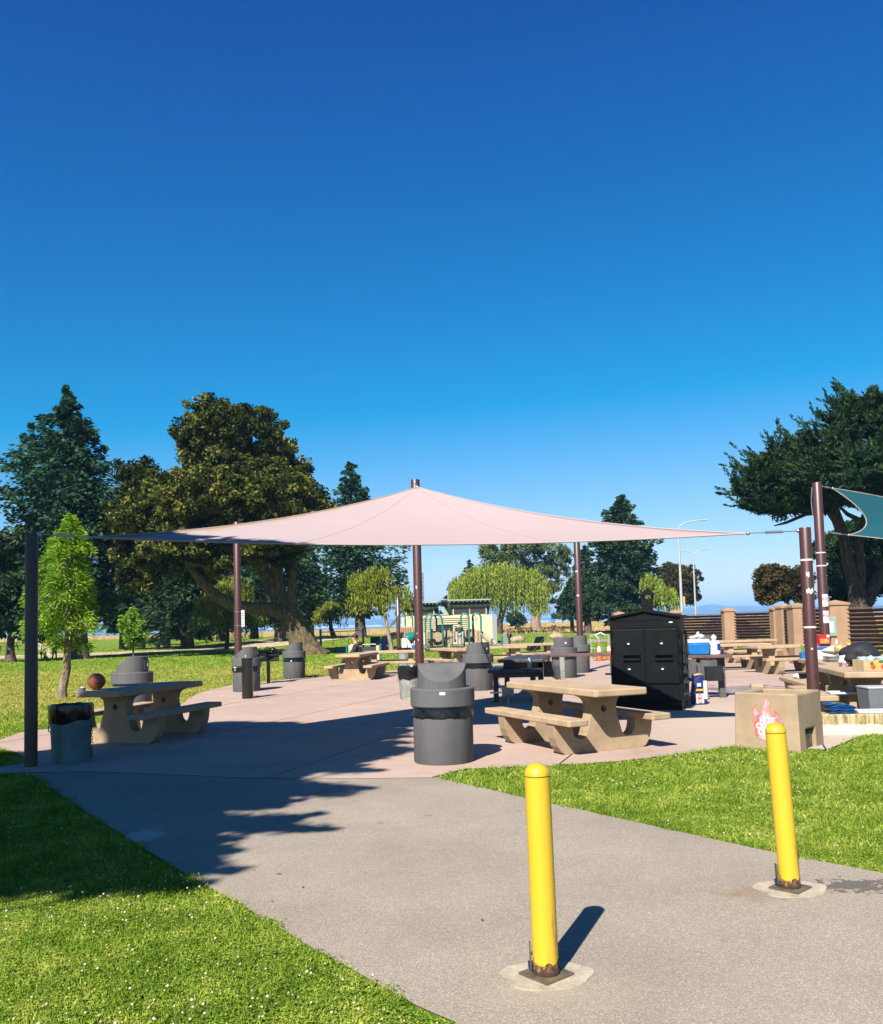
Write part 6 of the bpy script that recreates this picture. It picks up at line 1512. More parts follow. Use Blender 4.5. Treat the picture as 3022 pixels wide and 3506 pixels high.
# tray on the bench and lid on the wall
def tray(name, label, loc, w, d, rz):
    t = thing(name, label, 'tray', loc, R(rz)); m = MB(); m.box(-w / 2, w / 2, -d / 2, d / 2, 0, 0.012); m.build('base', surf('grey_plastic', (0.36, 0.37, 0.40), 0.5, 0.2, 6), t)
    for a in ((-w / 2 - 0.008, w / 2 + 0.008, -d / 2 - 0.008, -d / 2 + 0.012), (-w / 2 - 0.008, w / 2 + 0.008, d / 2 - 0.012, d / 2 + 0.008), (-w / 2 - 0.008, -w / 2 + 0.012, -d / 2 + 0.012, d / 2 - 0.012), (w / 2 - 0.012, w / 2 + 0.008, -d / 2 + 0.012, d / 2 - 0.012)):
        m = MB(); m.box(a[0], a[1], a[2], a[3], -0.002, 0.028); set_bevel(m.build('rim', surf('pale_grey_plastic', (0.62, 0.63, 0.66), 0.45, 0.15, 6), t), 0.006)
    return t
tray('bin_lid', 'grey plastic lid lying on the bench of the edge table', (W(2890, 2138, 12.6).x, 12.75, 0.448), 0.40, 0.26, -8)
tray('storage_lid', 'flat grey storage lid lying on top of the low wall', (W(2980, 2138, 11.8).x, 11.84, 0.274), 0.48, 0.26, -4)
t = thing('folded_tarp', 'folded blue tarp with lime stripes on the low wall', 'tarp', (W(2858, 2138, 11.85).x, 11.86, 0.272), R(-5))
tarpm = surf('tarp_blue', (0.012, 0.085, 0.26), 0.4, 0.4, 14, bmp=0.5, bscale=40)
for k in range(6):
    m = MB(); n_ = 14; v = []; f = []
    for i in range(n_ + 1):
        x = -0.16 + 0.32 * i / n_ + 0.02 * math.sin(k * 2.1)
        zz = 0.022 * k * (1 - 0.35 * max(0, i / n_ - 0.4)) + 0.006 * math.sin(i * 0.9 + k)
        for y, dz in ((-0.13 + 0.008 * (k % 2), 0), (-0.145 + 0.008 * (k % 2), 0.011), (-0.13 + 0.008 * (k % 2), 0.021), (0.13, 0.021), (0.13, 0)): v.append((x, y, zz + dz))
    for i in range(n_):
        for j in range(5): f.append((5 * i + j, 5 * i + (j + 1) % 5, 5 * i + 5 + (j + 1) % 5, 5 * i + 5 + j))
    f += [tuple(range(5)), tuple(range(5 * n_ + 4, 5 * n_ - 1, -1))]
    m.add(v, f, None, True); lay = m.build('fold', tarpm, t)
for k in range(2):
    m = MB(); v = []; 
    for i in range(9):
        x = -0.15 + 0.2 * i / 8; zz = 0.11 + 0.0215 + 0.006 * math.sin(i * 0.8 + 5) + 0.004
        v += [(x, -0.10 + 0.08 * k, zz), (x, -0.07 + 0.08 * k, zz)]
    m.add(v, [(2 * i, 2 * i + 2, 2 * i + 3, 2 * i + 1) for i in range(8)]); m.build('stripe', M_LIME, lay, fix=False)
t = thing('grey_bin', 'tall grey plastic bin under the edge table at the right border', 'bin', (W(3030, 2138, 12.0).x, 12.32, 0.007))
m = MB(); m.frustum((0.17, 0.15), (0.215, 0.19), 0, 0.56); set_bevel(m.build('tub', surf('bin_grey', (0.17, 0.18, 0.20), 0.5, 0.15, 5), t), 0.02, 3)
m = MB(); m.frustum((0.222, 0.197), (0.222, 0.197), 0.545, 0.575); set_bevel(m.build('rim', surf('rim_grey', (0.5, 0.52, 0.54), 0.4, 0.1, 5), t), 0.008)
# notices on the tall pole and the framed notice on the fence pillar
for z, k in ((1.75, 0), (1.40, 1)):
    o = wrap(P6, 0.102, -math.pi / 2 - 0.55, -math.pi / 2 + 0.85, z, z + 0.26, M_PAPER, 'notice'); 
    text_mesh('lettering', 'RED', 0.085, M_PINKRED, o, frame((0.012, -0.1075, z + 0.16), (1, 0.04, 0), (0, 0, 1)), 0.001)
# small block on the court near the coal box
p = G(2590, 2352); t = thing('concrete_block', 'small pale concrete block on the court behind the coal box', 'block', (p.x, p.y, 0.006), R(-10)); m = MB(); m.box(-0.13, 0.13, -0.10, 0.10, 0, 0.065); set_bevel(m.build('block', M_CONC, t), 0.008)
# ================================================================== LOUVRED FENCE
fence = thing('louvred_fence', 'brown louvred fence between tan stucco pillars at the right', 'fence', (0, 0, 0))
def pillar(px, depth, w, top_py, rz=0.0):
    p = at_px(px, depth); top = W(px, top_py, depth).z
    m = MB(); q = Matrix.Translation((p.x, p.y, 0)) @ Matrix.Rotation(rz, 4, 'Z'); m.box(-w / 2, w / 2, -w / 2, w / 2, -0.02, top - 0.16, q); o = m.build('pillar', M_STUCCO, fence); set_bevel(o, 0.012)
    m = MB(); c = w / 2 + 0.035; m.box(-c, c, -c, c, top - 0.158, top - 0.10, q); m.add([(-c, -c, top - 0.098), (c, -c, top - 0.098), (c, c, top - 0.098), (-c, c, top - 0.098), (0, 0, top)], [(0, 1, 4), (1, 2, 4), (2, 3, 4), (3, 0, 4), (3, 2, 1, 0)], q); m.build('pillar_cap', M_STUCCO, o)
    return Vector((p.x, p.y))
Q0 = pillar(2120, 37.0, 0.46, 2093); Qa = pillar(2312, 36.5, 0.46, 2087); QA = pillar(2494, 35.5, 0.46, 2080); QB = pillar(2662, 34.0, 0.46, 2074); QC = pillar(2684, 31.0, 0.40, 2067, 0.2); QD = pillar(2734, 29.0, 0.55, 2064); QE = pillar(2862, 27.0, 0.58, 2054); QF = pillar(3120, 25.5, 0.58, 2040)
_slat = {}
def louvers(a, b, ztop, n=12, gap=0.112, inset=0.27):
    d = (b - a); L = d.length - 2 * inset; d.normalize()
    a = a + d * inset
    ang = math.atan2(d.y, d.x)
    key = round(L, 2)
    for k in range(n):
        m = MB(); m.box(0, L, -0.006, 0.006, -0.075, 0.075, Matrix.Rotation(R(52), 4, 'X'))
        if key not in _slat: o = m.build('slat', M_LOUVER, fence); _slat[key] = o.data
        else:
            o = bpy.data.objects.new('slat', _slat[key]); col.objects.link(o); o.parent = fence
        o.location = (a.x, a.y, ztop - 0.06 - gap * k); o.rotation_euler = (0, 0, ang)
    m = MB(); m.box(0, L, -0.03, 0.03, -0.012, 0.012); o = m.build('top_rail', M_LOUVER, fence); o.location = (a.x, a.y, ztop + 0.02); o.rotation_euler = (0, 0, ang)
    for x in (0.01, L - 0.01):
        m = MB(); m.box(x - 0.012, x + 0.012, 0.05, 0.075, -1.45, 0.0); o = m.build('stile', M_LOUVER, fence); o.location = (a.x, a.y, ztop); o.rotation_euler = (0, 0, ang)
zt = W(2400, 2106, 36).z
louvers(Q0, Qa, zt); louvers(Qa, QA, zt); louvers(QA, QB, W(2580, 2097, 34.7).z); louvers(QC, QD, W(2700, 2085, 30).z, 11, 0.112, 0.24); louvers(QD, QE, W(2790, 2084, 28).z, 11, 0.115, 0.3); louvers(QE, QF, W(2990, 2081, 26).z, 11, 0.125, 0.31)
# framed notice on the right pillar
p = W(2843, 2145, 26.6)
t = thing('notice_case', 'grey framed notice case with green backing on the fence pillar', 'notice', (p.x + 0.03, QE.y - 0.35, p.z))
m = MB(); m.box(-0.17, 0.17, 0, 0.05, -0.29, 0.29); set_bevel(m.build('frame', surf('frame_grey', (0.36, 0.40, 0.42), 0.5, 0.15, 5), t), 0.01)
m = MB(); m.box(-0.135, 0.135, -0.006, -0.001, -0.25, 0.25); bk = m.build('green_backing', flat('notice_green', (0.16, 0.42, 0.34), 0.6), t)
m = MB(); m.box(-0.07, 0.09, -0.012, -0.008, -0.18, 0.16); m.build('paper_sheet', M_PAPER, bk)
# lamps beyond the fence
M_LAMP = flat('galvanised_lamp', (0.52, 0.52, 0.50), 0.5, 0.2)
def lamp(px, depth, top_py, label, arms):
    p = at_px(px, depth); top = W(px, top_py, depth).z
    t = thing('street_lamp', label, 'street lamp', p, 0, 'lamps behind the fence')
    m = MB(); m.tube([(0, 0, 0), (0, 0, top * 0.5), (0, 0, top)], [0.13, 0.10, 0.07], 12); m.build('mast', M_LAMP, t, fix=False)
    for s_, L, rise in arms:
        m = MB(); m.tube([(0, 0, top - 0.1), (s_ * L * 0.3, 0, top + rise * 0.6), (s_ * L * 0.7, 0, top + rise * 0.95), (s_ * L, 0, top + rise)], 0.04, 8); am = m.build('arm', M_LAMP, t, fix=False)
        m = MB(); m.box(-0.32, 0.32, -0.12, 0.12, -0.05, 0.04, Matrix.Translation((s_ * (L + 0.2), 0, top + rise))); set_bevel(m.build('lamp_head', M_LAMP, am), 0.03)
    return t, top
L1, tp = lamp(2336, 66.0, 1800, 'nearer tall lamp post with a single arm right of the big conifer', ((1, 1.65, 0.38),))
m = MB(); m.box(0.12, 0.26, -0.02, 0.02, 2.5, 3.2); m.build('post_sign', M_CARD, L1)
lamp(2383, 100.0, 1902, 'far lamp post with two arms beside the rusty round tree', ((1, 1.15, 0.55), (-1, 1.05, 0.38)))
# dark car roof glimpsed over the fence
p = W(2495, 2098, 60)
t = thing('parked_car', 'dark car of which only the roof shows above the fence', 'car', (p.x, 60, 0), R(5))
m = MB(); m.prism([(-2.1, 0.35), (2.1, 0.35), (2.15, 0.8), (1.3, 0.95), (0.75, 1.42), (-0.9, 1.45), (-1.6, 1.0), (-2.15, 0.9)], -0.85, 0.85); set_bevel(m.build('car_body', surf('car_paint', (0.03, 0.03, 0.035), 0.25, 0.1, 3, bmp=0), t), 0.12, 4)
for x in (-1.3, 1.3):
    for y in (-0.8, 0.8):
        m = MB(); m.lathe([(0.33, -0.1), (0.34, 0), (0.33, 0.1)], 20, Matrix.Translation((x, y, 0.33)) @ Matrix.Rotation(R(90), 4, 'X')); m.build('wheel', M_BLACK, t)

# ================================================================== PARK BUILDING
D = 71.0
def bx_(x): return W(x, 2138, D).x
def bz_(y): return W(1600, y, D).z
M_CREAM = surf('cream_siding', (0.66, 0.60, 0.40), 0.85, 0.12, 1.5, bmp=0)
M_GRN = surf('green_trim', (0.03, 0.07, 0.06), 0.6, 0.2, 3, bmp=0)
M_ROOF = surf('pale_green_roof', (0.36, 0.42, 0.35), 0.6, 0.2, 1.0, bmp=0)
M_GLASS = flat('dark_glass', (0.05, 0.045, 0.045), 0.12)
bld = thing('park_building', 'cream sided park building with two raised clerestory roofs behind the playground', 'building', (0, 0, 0))
x0, x1 = bx_(1374), bx_(1685)
m = MB(); m.box(x0, x1, D, D + 6, 0.0, 2.28); m.build('wall', M_CREAM, bld)
m = MB(); m.box(x1, x1 + 0.35, D - 0.2, D + 6, 0.0, 2.1); m.build('end_wall', surf('grey_corrugated', (0.30, 0.33, 0.32), 0.7, 0.15, 4), bld)
nbd = int((x1 - x0) / 0.55)
for k in range(nbd):   # board-and-batten on the front
    xx = x0 + (k + 0.5) * (x1 - x0) / nbd
    if bx_(1448) < xx < bx_(1608): continue
    m = MB(); m.box(xx - 0.02, xx + 0.02, D - 0.022, D - 0.002, 0.05, 2.2); m.build('batten', M_CREAM, bld)
for k in range(7):     # louvre boards over the serving opening
    z = 1.15 + 0.16 * k
    for xa, xb in (((1448, 1492), (1552, 1606)) if k < 3 else ((1448, 1606),)):
        m = MB(); m.box(bx_(xa), bx_(xb), D - 0.11, D - 0.02, z - 0.05, z + 0.04, None); m.build('siding_board', M_CREAM, bld)
m = MB(); m.box(bx_(1494), bx_(1550), D - 0.012, D - 0.002, 1.0, 1.55); m.build('serving_hatch', M_BLACK, bld)
def clerestory(xa, xb, ztop, zbot):
    a, b = bx_(xa), bx_(xb)
    m = MB(); m.prism([(0, zbot), (4.4, zbot), (0, ztop - 0.28)], 0, 1); 
    m.v = [(a + 0.25 + (b - a - 0.5) * v[1], D + 0.25 + v[0], v[2]) for v in m.v]; w = m.build('upper_wall', M_GRN, bld)
    m = MB(); m.add([(a, D - 0.45, ztop - 0.10), (b, D - 0.45, ztop - 0.10), (b, D + 4.8, zbot - 0.05), (a, D + 4.8, zbot - 0.05), (a, D - 0.45, ztop), (b, D - 0.45, ztop), (b, D + 4.8, zbot + 0.06), (a, D + 4.8, zbot + 0.06)], [(3, 2, 1, 0), (4, 5, 6, 7), (0, 1, 5, 4), (1, 2, 6, 5), (2, 3, 7, 6), (3, 0, 4, 7)]); rf = m.build('roof', M_ROOF, bld)
    k = 10
    for i in range(k):
        xx = a + 0.12 + (b - a - 0.24) * i / (k - 1)
        m = MB(); m.box(xx - 0.03, xx + 0.03, D - 0.40, D + 0.24, ztop - 0.24, ztop - 0.12); m.build('rafter', M_GRN, rf)
        m = MB(); m.box(xx - 0.02, xx + 0.02, D - 0.408, D - 0.402, ztop - 0.22, ztop - 0.135); m.build('rafter_end', M_CREAM, rf)
    m = MB(); m.box(a + 0.05, b - 0.05, D - 0.10, D + 0.24, ztop - 0.52, ztop - 0.30); m.build('fascia', M_GRN, bld)
    zw0, zw1 = zbot + 0.02, ztop - 0.56
    wa, wb = a + 0.42, b - 0.42
    wn_ = MB(); wn_.box(wa, wb, D + 0.18, D + 0.24, zw0, zw1); win = wn_.build('window', M_GLASS, bld)
    for (xa2, xb2, za, zb) in ((wa - 0.07, wa, zw0, zw1), (wb, wb + 0.07, zw0, zw1), ((wa + wb) / 2 - 0.025, (wa + wb) / 2 + 0.025, zw0, zw1), (wa, wb, zw1 - 0.04, zw1 + 0.03), (wa, wb, zw0 - 0.05, zw0)):
        m = MB(); m.box(xa2, xb2, D + 0.13, D + 0.175, za, zb); m.build('window_frame', M_CREAM, win)
clerestory(1536, 1682, bz_(2052), 2.3); clerestory(1374, 1502, bz_(2057), 2.3)
m = MB(); a, b = bx_(1500), bx_(1538); mid = (a + b) / 2
m.add([(a, D + 0.1, 2.32), (b, D + 0.1, 2.32), (mid, D + 2.6, 3.1), (a, D + 5, 2.32), (b, D + 5, 2.32)], [(0, 1, 2), (1, 4, 2), (4, 3, 2), (3, 0, 2)]); m.build('valley_roof', M_ROOF, bld)
m = MB(); m.tube([(bx_(1536), D + 0.5, 3.4), (bx_(1536), D + 0.5, 4.35)], 0.03, 6); m.tube([(bx_(1536) - 0.16, D + 0.5, 4.1), (bx_(1536) + 0.04, D + 0.5, 4.1)], 0.02, 6); m.build('roof_vent', M_CREAM, bld, fix=False)

# ================================================================== PLAYGROUND
D2 = 60.0
def px_(x, d=D2): return W(x, 2138, d).x
def pz_(y, d=D2, x=1520): return W(x, y, d).z
play = thing('play_structure', 'beige and teal playground climbing structure with arches and slide', 'playground', (0, 0, 0))
def post(x, top, d=D2, r=0.055, bot=0.0):
    m = MB(); m.tube([(px_(x, d), d, bot), (px_(x, d), d, pz_(top, d, x))], r, 10); m.ball((px_(x, d), d, pz_(top, d, x)), r * 1.12, 10, 6); o = m.build('post', M_TEAL, play, fix=False)
    m = MB(); z = pz_(top, d, x) - 0.22; m.tube([(px_(x, d), d, z), (px_(x, d), d, z + 0.05)], r * 1.15, 10); m.build('clamp', flat('cream_clamp', (0.6, 0.55, 0.42), 0.5), o, fix=False)
for x, top, dd in ((1478, 2156, 0), (1520, 2154, 0.6), (1538, 2154, 0.6), (1546, 2163, -0.4), (1587, 2163, -0.5), (1387, 2105, 1.5), (1412, 2100, 1.5), (1646, 2160, 0), (1620, 2120, 1.6)): post(x, top, D2 + dd)
def arch(xa, xb, top, d, d2):
    za = 0.15; pts = []; xa_, xb_ = px_(xa, d), px_(xb, d); zt_ = pz_(top, d, xa); r = abs(xb_ - xa_) / 2; c = (xa_ + xb_) / 2; zc = zt_ - min(r, 0.55)
    pts = [(xa_, d, za), (xa_, d, zc)] + [(c - r * math.cos(u), d + (d2 - d) * k / 9, zc + (zt_ - zc) * math.sin(u)) for k, u in enumerate([math.pi * k / 9 for k in range(1, 9)], 1)] + [(xb_, d2, zc), (xb_, d2, za)]
    m = MB(); m.tube(pts, 0.062, 10); m.build('arch', M_TEAL, play, fix=False); return c, r, zc, zt_
arch(1473, 1514, 2104, D2 - 0.3, D2 - 0.3); arch(1456, 1494, 2104, D2 + 1.4, D2 + 1.4); arch(1578, 1605, 2101, D2 - 0.4, D2 - 0.4); arch(1618, 1646, 2100, D2 + 0.3, D2 + 0.3)
# clear-teal hoods between arches
M_HOOD = flat('teal_mesh_hood', (0.16, 0.34, 0.30), 0.4)
for xa, xb, ya, yb in ((1456, 1514, D2 - 0.25, D2 + 1.35), (1592, 1634, D2 - 0.2, D2 + 0.4)):
    m = MB(); v = []; f = []
    for k in range(9):
        u = math.pi * k / 8; c = (px_(xa) + px_(xb)) / 2; r = (px_(xb) - px_(xa)) / 2 * 0.9
        for y in (ya, yb): v.append((c - r * math.cos(u), y, pz_(2128) + (pz_(2104) - pz_(2128)) * math.sin(u)))
    for k in range(8): f.append((2 * k, 2 * k + 2, 2 * k + 3, 2 * k + 1))
    m.add(v, f, None, True); o = m.build('hood', M_HOOD, play, fix=False); o.modifiers.new('thick', 'SOLIDIFY').thickness = 0.02
for xa, xb, z, d, dd in ((1455, 1550, 0.72, D2 + 0.2, 1.6), (1585, 1650, 0.72, D2 + 0.1, 1.5), (1368, 1416, 0.80, D2 + 0.6, 1.4)):
    m = MB(); m.box(px_(xa), px_(xb), d, d + dd, z - 0.08, z); m.build('deck', surf('deck_brown', (0.16, 0.10, 0.07), 0.8, 0.2, 3), play)
def panel(xa, xb, ya, yb, d, name='panel', th=0.05, slots=0):
    a, b, z0, z1 = px_(xa, d), px_(xb, d), max(0.03, pz_(yb, d, xa)), pz_(ya, d, xa)
    m = MB(); m.box(a, b, d, d + th, z0, z1); o = m.build(name, M_BEIGE, play); set_bevel(o, 0.04, 2)
    for k in range(slots):
        xx = a + (b - a) * (k + 0.7) / (slots + 0.4); m = MB(); m.box(xx - 0.025, xx + 0.025, d - 0.012, d - 0.002, z0 + 0.12, z1 - 0.1); m.build('slot', flat('slot_dark', (0.13, 0.085, 0.05), 0.8), o)
    return o, (a + b) / 2, (z0 + z1) / 2
o, xc, zc = panel(1519, 1540, 2159, 2217, D2 + 0.3)
for dx, dz, r in ((0, -0.10, 0.17), (-0.07, 0.12, 0.12), (0.10, 0.06, 0.12)):
    m = MB(); m.tube([(xc + dx + r * math.cos(u), D2 + 0.28, zc + dz + r * math.sin(u)) for u in [2 * math.pi * k / 18 for k in range(19)]], 0.025, 6, None, False); m.build('flower_ring', flat('panel_tan', (0.36, 0.23, 0.12), 0.6), o, fix=False)
panel(1458, 1474, 2159, 2206, D2 - 0.1, slots=1); panel(1482, 1518, 2160, 2206, D2 + 1.2); panel(1549, 1560, 2157, 2200, D2 + 0.2, slots=1); panel(1590, 1624, 2155, 2200, D2 + 0.6, slots=3); panel(1626, 1645, 2157, 2201, D2, slots=1); panel(1370, 1408, 2146, 2187, D2 + 1.0, slots=6); panel(1408, 1420, 2146, 2180, D2 + 1.0, slots=1)
m = MB(); m.lathe([(0.34, -0.7), (0.40, 0), (0.34, 0.7)], 22, Matrix.Translation((px_(1497), D2 + 0.5, pz_(2186))) @ Matrix.Rotation(R(80), 4, 'X') ); m.build('crawl_barrel', surf('barrel_tan', (0.34, 0.23, 0.12), 0.6, 0.3, 6), play)
def slide(pts, w, name='slide'):
    v = []; f = []; sec = [(-1, 0.32), (-0.8, 0.04), (0, -0.03), (0.8, 0.04), (1, 0.32), (1, 0.26), (0, -0.10), (-1, 0.26)]
    pts = [Vector(p) for p in pts]
    for i, p in enumerate(pts):
        d = pts[min(i + 1, len(pts) - 1)] - pts[max(i - 1, 0)]; nn = Vector((-d.y, d.x, 0)).normalized()
        for a, h in sec: v.append(p + nn * (a * w) + Vector((0, 0, h)))
    n_ = len(sec)
    for i in range(len(pts) - 1):
        for k in range(n_): f.append((n_ * i + k, n_ * i + (k + 1) % n_, n_ * (i + 1) + (k + 1) % n_, n_ * (i + 1) + k))
    m = MB(); m.add(v, f, None, True); return m.build(name, M_BEIGE, play)
slide(resample([(px_(1642), D2 + 0.3, 0.75), (px_(1655), D2 + 0.2, 0.6), (px_(1672), D2 + 0.0, 0.2), (px_(1690), D2 - 0.2, 0.06)], 10), 0.3)
slide(resample([(px_(1366), D2 + 1.2, 0.85), (px_(1345), D2 + 0.7, 0.75), (px_(1325), D2 - 0.1, 0.5), (px_(1312), D2 - 1.1, 0.2), (px_(1318), D2 - 1.9, 0.08)], 14), 0.36)
m = MB(); m.lathe([(0.42, 0.0), (0.40, 0.05), (0.2, 0.62), (0.12, 0.7)], 20, Matrix.Translation((px_(1397), D2 - 0.6, pz_(2184))) @ Matrix.Rotation(R(60), 4, 'Y'), None, False); o = m.build('talk_cone', M_TEAL, play, fix=False); o.modifiers.new('thick', 'SOLIDIFY').thickness = 0.03
for k in range(5):
    m = MB(); m.box(px_(1460), px_(1488), D2 - 1.4 + 0.22 * k, D2 - 1.15 + 0.22 * k, 0.10 + 0.12 * k, 0.15 + 0.12 * k); m.build('step', M_BLACK, play)
for k in range(4):
    m = MB(); m.box(px_(1650), px_(1690), D2 - 0.6 + 0.1 * k, D2 - 0.52 + 0.1 * k, 0.06 + 0.06 * k, 0.10 + 0.06 * k); m.build('ramp_board', surf('grey_board', (0.30, 0.25, 0.2), 0.8, 0.3, 6), play)
for xa, xb in ((1372, 1391), (1394, 1412)):
    m = MB(); m.box(px_(xa), px_(xb), D2 + 0.4, D2 + 0.7, 0, 0.72); set_bevel(m.build('white_pedestal', M_WHITE, play), 0.08, 3)
t = thing('blue_tub', 'small blue tub under the playground deck beside the centre pole', 'tub', (px_(1418), D2 - 1.0, 0.03)); m = MB(); m.frustum((0.14, 0.12), (0.18, 0.15), 0, 0.24); set_bevel(m.build('tub', M_BLUE, t), 0.02)
m = MB(); m.lathe([(0.185, 0.24), (0.185, 0.26)], 4); m.build('rim', M_WHITE, t)
# swing frame
t = thing('swing_frame', 'low teal swing frame on the shaded lawn right of the oak', 'swing', (0, 0, 0))
a = G(1098, 2236); b = W(1242, 2138, 66.0); bz = 0.0
za, zb = W(1098, 2158, a.y).z, W(1242, 2154, 66).z
for (p_, z_) in (((a.x, a.y), za), ((b.x, 66.0), zb)):
    m = MB(); m.tube([(p_[0], p_[1], -0.02), (p_[0], p_[1], z_)], 0.075, 12); m.ball((p_[0], p_[1], z_), 0.08, 10, 6); m.build('post', M_TEAL, t, fix=False)
m = MB(); m.tube([(a.x, a.y, za - 0.12), (b.x, 66.0, zb - 0.1)], 0.03, 8); m.build('top_bar', flat('pale_teal', (0.25, 0.42, 0.38), 0.5), t, fix=False)
for k in (0.25, 0.42, 0.6, 0.77):
    q = Vector((a.x, a.y, za - 0.12)).lerp(Vector((b.x, 66.0, zb - 0.1)), k); m = MB(); m.tube([q, q + Vector((0.05, 0, -1.0))], 0.012, 5); m.build('chain', M_BLACK, t, fix=False)
# activity panel by the playground entrance
d = 37.5; q = lambda x, y: W(x, y, d)
t = thing('activity_panel', 'cream activity panel with a round emblem and teal posts behind the seated man', 'play panel', (0, 0, 0))
for xa, xb in ((1147, 1177), (1240, 1251)):
    m = MB(); m.box(q(xa, 0).x, q(xb, 0).x, d, d + 0.06, 0.0, q(xa, 2211).z); set_bevel(m.build('panel', surf('cream_panel', (0.62, 0.48, 0.32), 0.7, 0.1, 3), t), 0.02)
m = MB(); m.lathe([(0.10, 0), (0.10, 0.012)], 24, Matrix.Translation((q(1161, 0).x, d - 0.002, q(1161, 2233).z)) @ Matrix.Rotation(R(90), 4, 'X')); m.build('emblem', surf('emblem_tan', (0.36, 0.24, 0.12), 0.7, 0.4, 20), t)
for x, top in ((1145, 2211), (1181, 2213), (1255, 2209)):
    m = MB(); m.tube([(q(x, 0).x, d - 0.05, 0), (q(x, 0).x, d - 0.05, q(x, top).z)], 0.04, 10); m.ball((q(x, 0).x, d - 0.05, q(x, top).z), 0.045, 8, 6); m.build('post', M_TEAL, t, fix=False)
m = MB(); m.box(q(1182, 0).x, q(1240, 0).x, d + 0.02, d + 0.05, 0.05, q(1200, 2216).z); m.build('dark_screen', surf('dark_mesh', (0.03, 0.035, 0.045), 0.7, 0.4, 20), t)
m = MB(); m.tube([(q(1157, 0).x, d + 0.03, q(1160, 2209).z), (q(1240, 0).x, d + 0.03, q(1240, 2207).z)], 0.025, 8); m.build('top_bar', M_STEEL, t, fix=False)

# ================================================================== FAR FURNITURE
def wood_table(px, d, label, mat, s=1.0, rz=0):
    t = thing('wooden_picnic_table', label, 'picnic table', at_px(px, d), R(rz), 'far wooden picnic tables')
    for k in range(4):
        m = MB(); m.box(-0.95 * s, 0.95 * s, -0.37 + 0.185 * k, -0.20 + 0.185 * k, 0.72, 0.77); m.build('top_plank', mat, t)
    for y in (-0.72, 0.72):
        m = MB(); m.box(-0.95 * s, 0.95 * s, y - 0.13, y + 0.13, 0.42, 0.47); m.build('seat_plank', mat, t)
    for x in (-0.7 * s, 0.7 * s):
        m = MB(); m.tube([(x, -0.75, 0), (x, -0.2, 0.72)], 0.05, 6); m.tube([(x, 0.75, 0), (x, 0.2, 0.72)], 0.05, 6); m.box(x - 0.04, x + 0.04, -0.8, 0.8, 0.36, 0.42); m.build('trestle', mat, t, fix=False)
    return t
MW = surf('dark_wood', (0.06, 0.04, 0.03), 0.8, 0.3, 4)
wood_table(1800, 112, 'dark wooden picnic table in shade under the willow', MW, 1.0, 5); ft = wood_table(1910, 116, 'dark wooden picnic table with a seated visitor before the golden field', MW, 0.95, 5); wood_table(22, 92, 'dark wooden picnic table behind the tree at the left edge', MW, 1.3, 0)
t = thing('camp_grill', 'dark box grill on a thin post beside the shaded far table', 'grill', at_px(1772, 110)); m = MB(); m.box(-0.35, 0.35, -0.25, 0.25, 0.8, 1.2); m.build('fire_box', M_BLACK, t); m = MB(); m.tube([(0, 0, 0), (0, 0, 0.8)], 0.05, 8); m.build('post', M_BLACK, t, fix=False)
M_PALE = surf('pale_concrete', (0.66, 0.53, 0.39), 0.9, 0.12, 2)
def park_bench(px, d, label, rz):
    t = thing('concrete_bench', label, 'bench', at_px(px, d), R(rz), 'pale concrete park benches'); t.location.z += 0.03
    m = MB(); m.box(-0.85, 0.85, -0.25, 0.25, 0.38, 0.48); set_bevel(m.build('seat', M_PALE, t), 0.03)
    m = MB(); m.prism([(-0.85, 0.5), (0.85, 0.5), (0.85, 0.80), (0.55, 0.88), (0, 0.92), (-0.55, 0.88), (-0.85, 0.80)], 0.17, 0.27); set_bevel(m.build('backrest', M_PALE, t), 0.02)
    for x in (-0.7, 0.7):
        m = MB(); m.box(x - 0.12, x + 0.12, -0.22, 0.22, 0, 0.38); m.build('leg', M_PALE, t)
    return t
bb = park_bench(133, 70, 'pale slotted concrete bench half hidden by the dark front pole', 18); bo = [c for c in bb.children if c.name.startswith('backrest')][0]
for k in range(4):
    m = MB(); m.box(-0.4 + 0.18 * k, -0.33 + 0.18 * k, 0.160, 0.168, 0.58, 0.80); m.build('slot', flat('slot_shadow', (0.12, 0.09, 0.07), 0.9), bo)
park_bench(515, 82, 'pale concrete bench on the lawn beside the white barrel', -5)
t = thing('white_barrel', 'small whitish barrel bin right of the far concrete bench', 'bin', at_px(571, 84)); m = MB(); m.lathe([(0.30, 0), (0.34, 0.05), (0.34, 0.62), (0.31, 0.66)], 20); m.build('barrel', M_PALE, t); m = MB(); m.tube([(0, 0, 0.66), (0, 0, 1.05)], 0.04, 8); m.build('stub', MW, t, fix=False)
t = thing('black_bin_box', 'squat black bin on the lawn between oak and slide', 'bin', at_px(1284, 66)); m = MB(); m.frustum((0.40, 0.3), (0.36, 0.28), 0, 0.72); set_bevel(m.build('box', M_BLACK, t), 0.03)
m = MB(); m.frustum((0.37, 0.29), (0.37, 0.29), 0.722, 0.76); m.build('lid', M_BLACK, t)
for px, d, s_, lab in ((1771, 72, 0.62, 'tan boulder on the lawn right of the man in the cap'), (1905, 78, 0.68, 'tan boulder behind the trash receptacles near the pole')):
    p = at_px(px, d); o = crumple((0, 0, 0.18), (s_, s_ * 0.8, s_ * 0.55), int(px), surf('boulder', (0.46, 0.34, 0.22), 0.9, 0.35, 3, bmp=0.6, bscale=9), 'boulder', None, 20, 12, 0.14); o.location = p; tag(o, lab, 'boulder', 'lawn boulders')
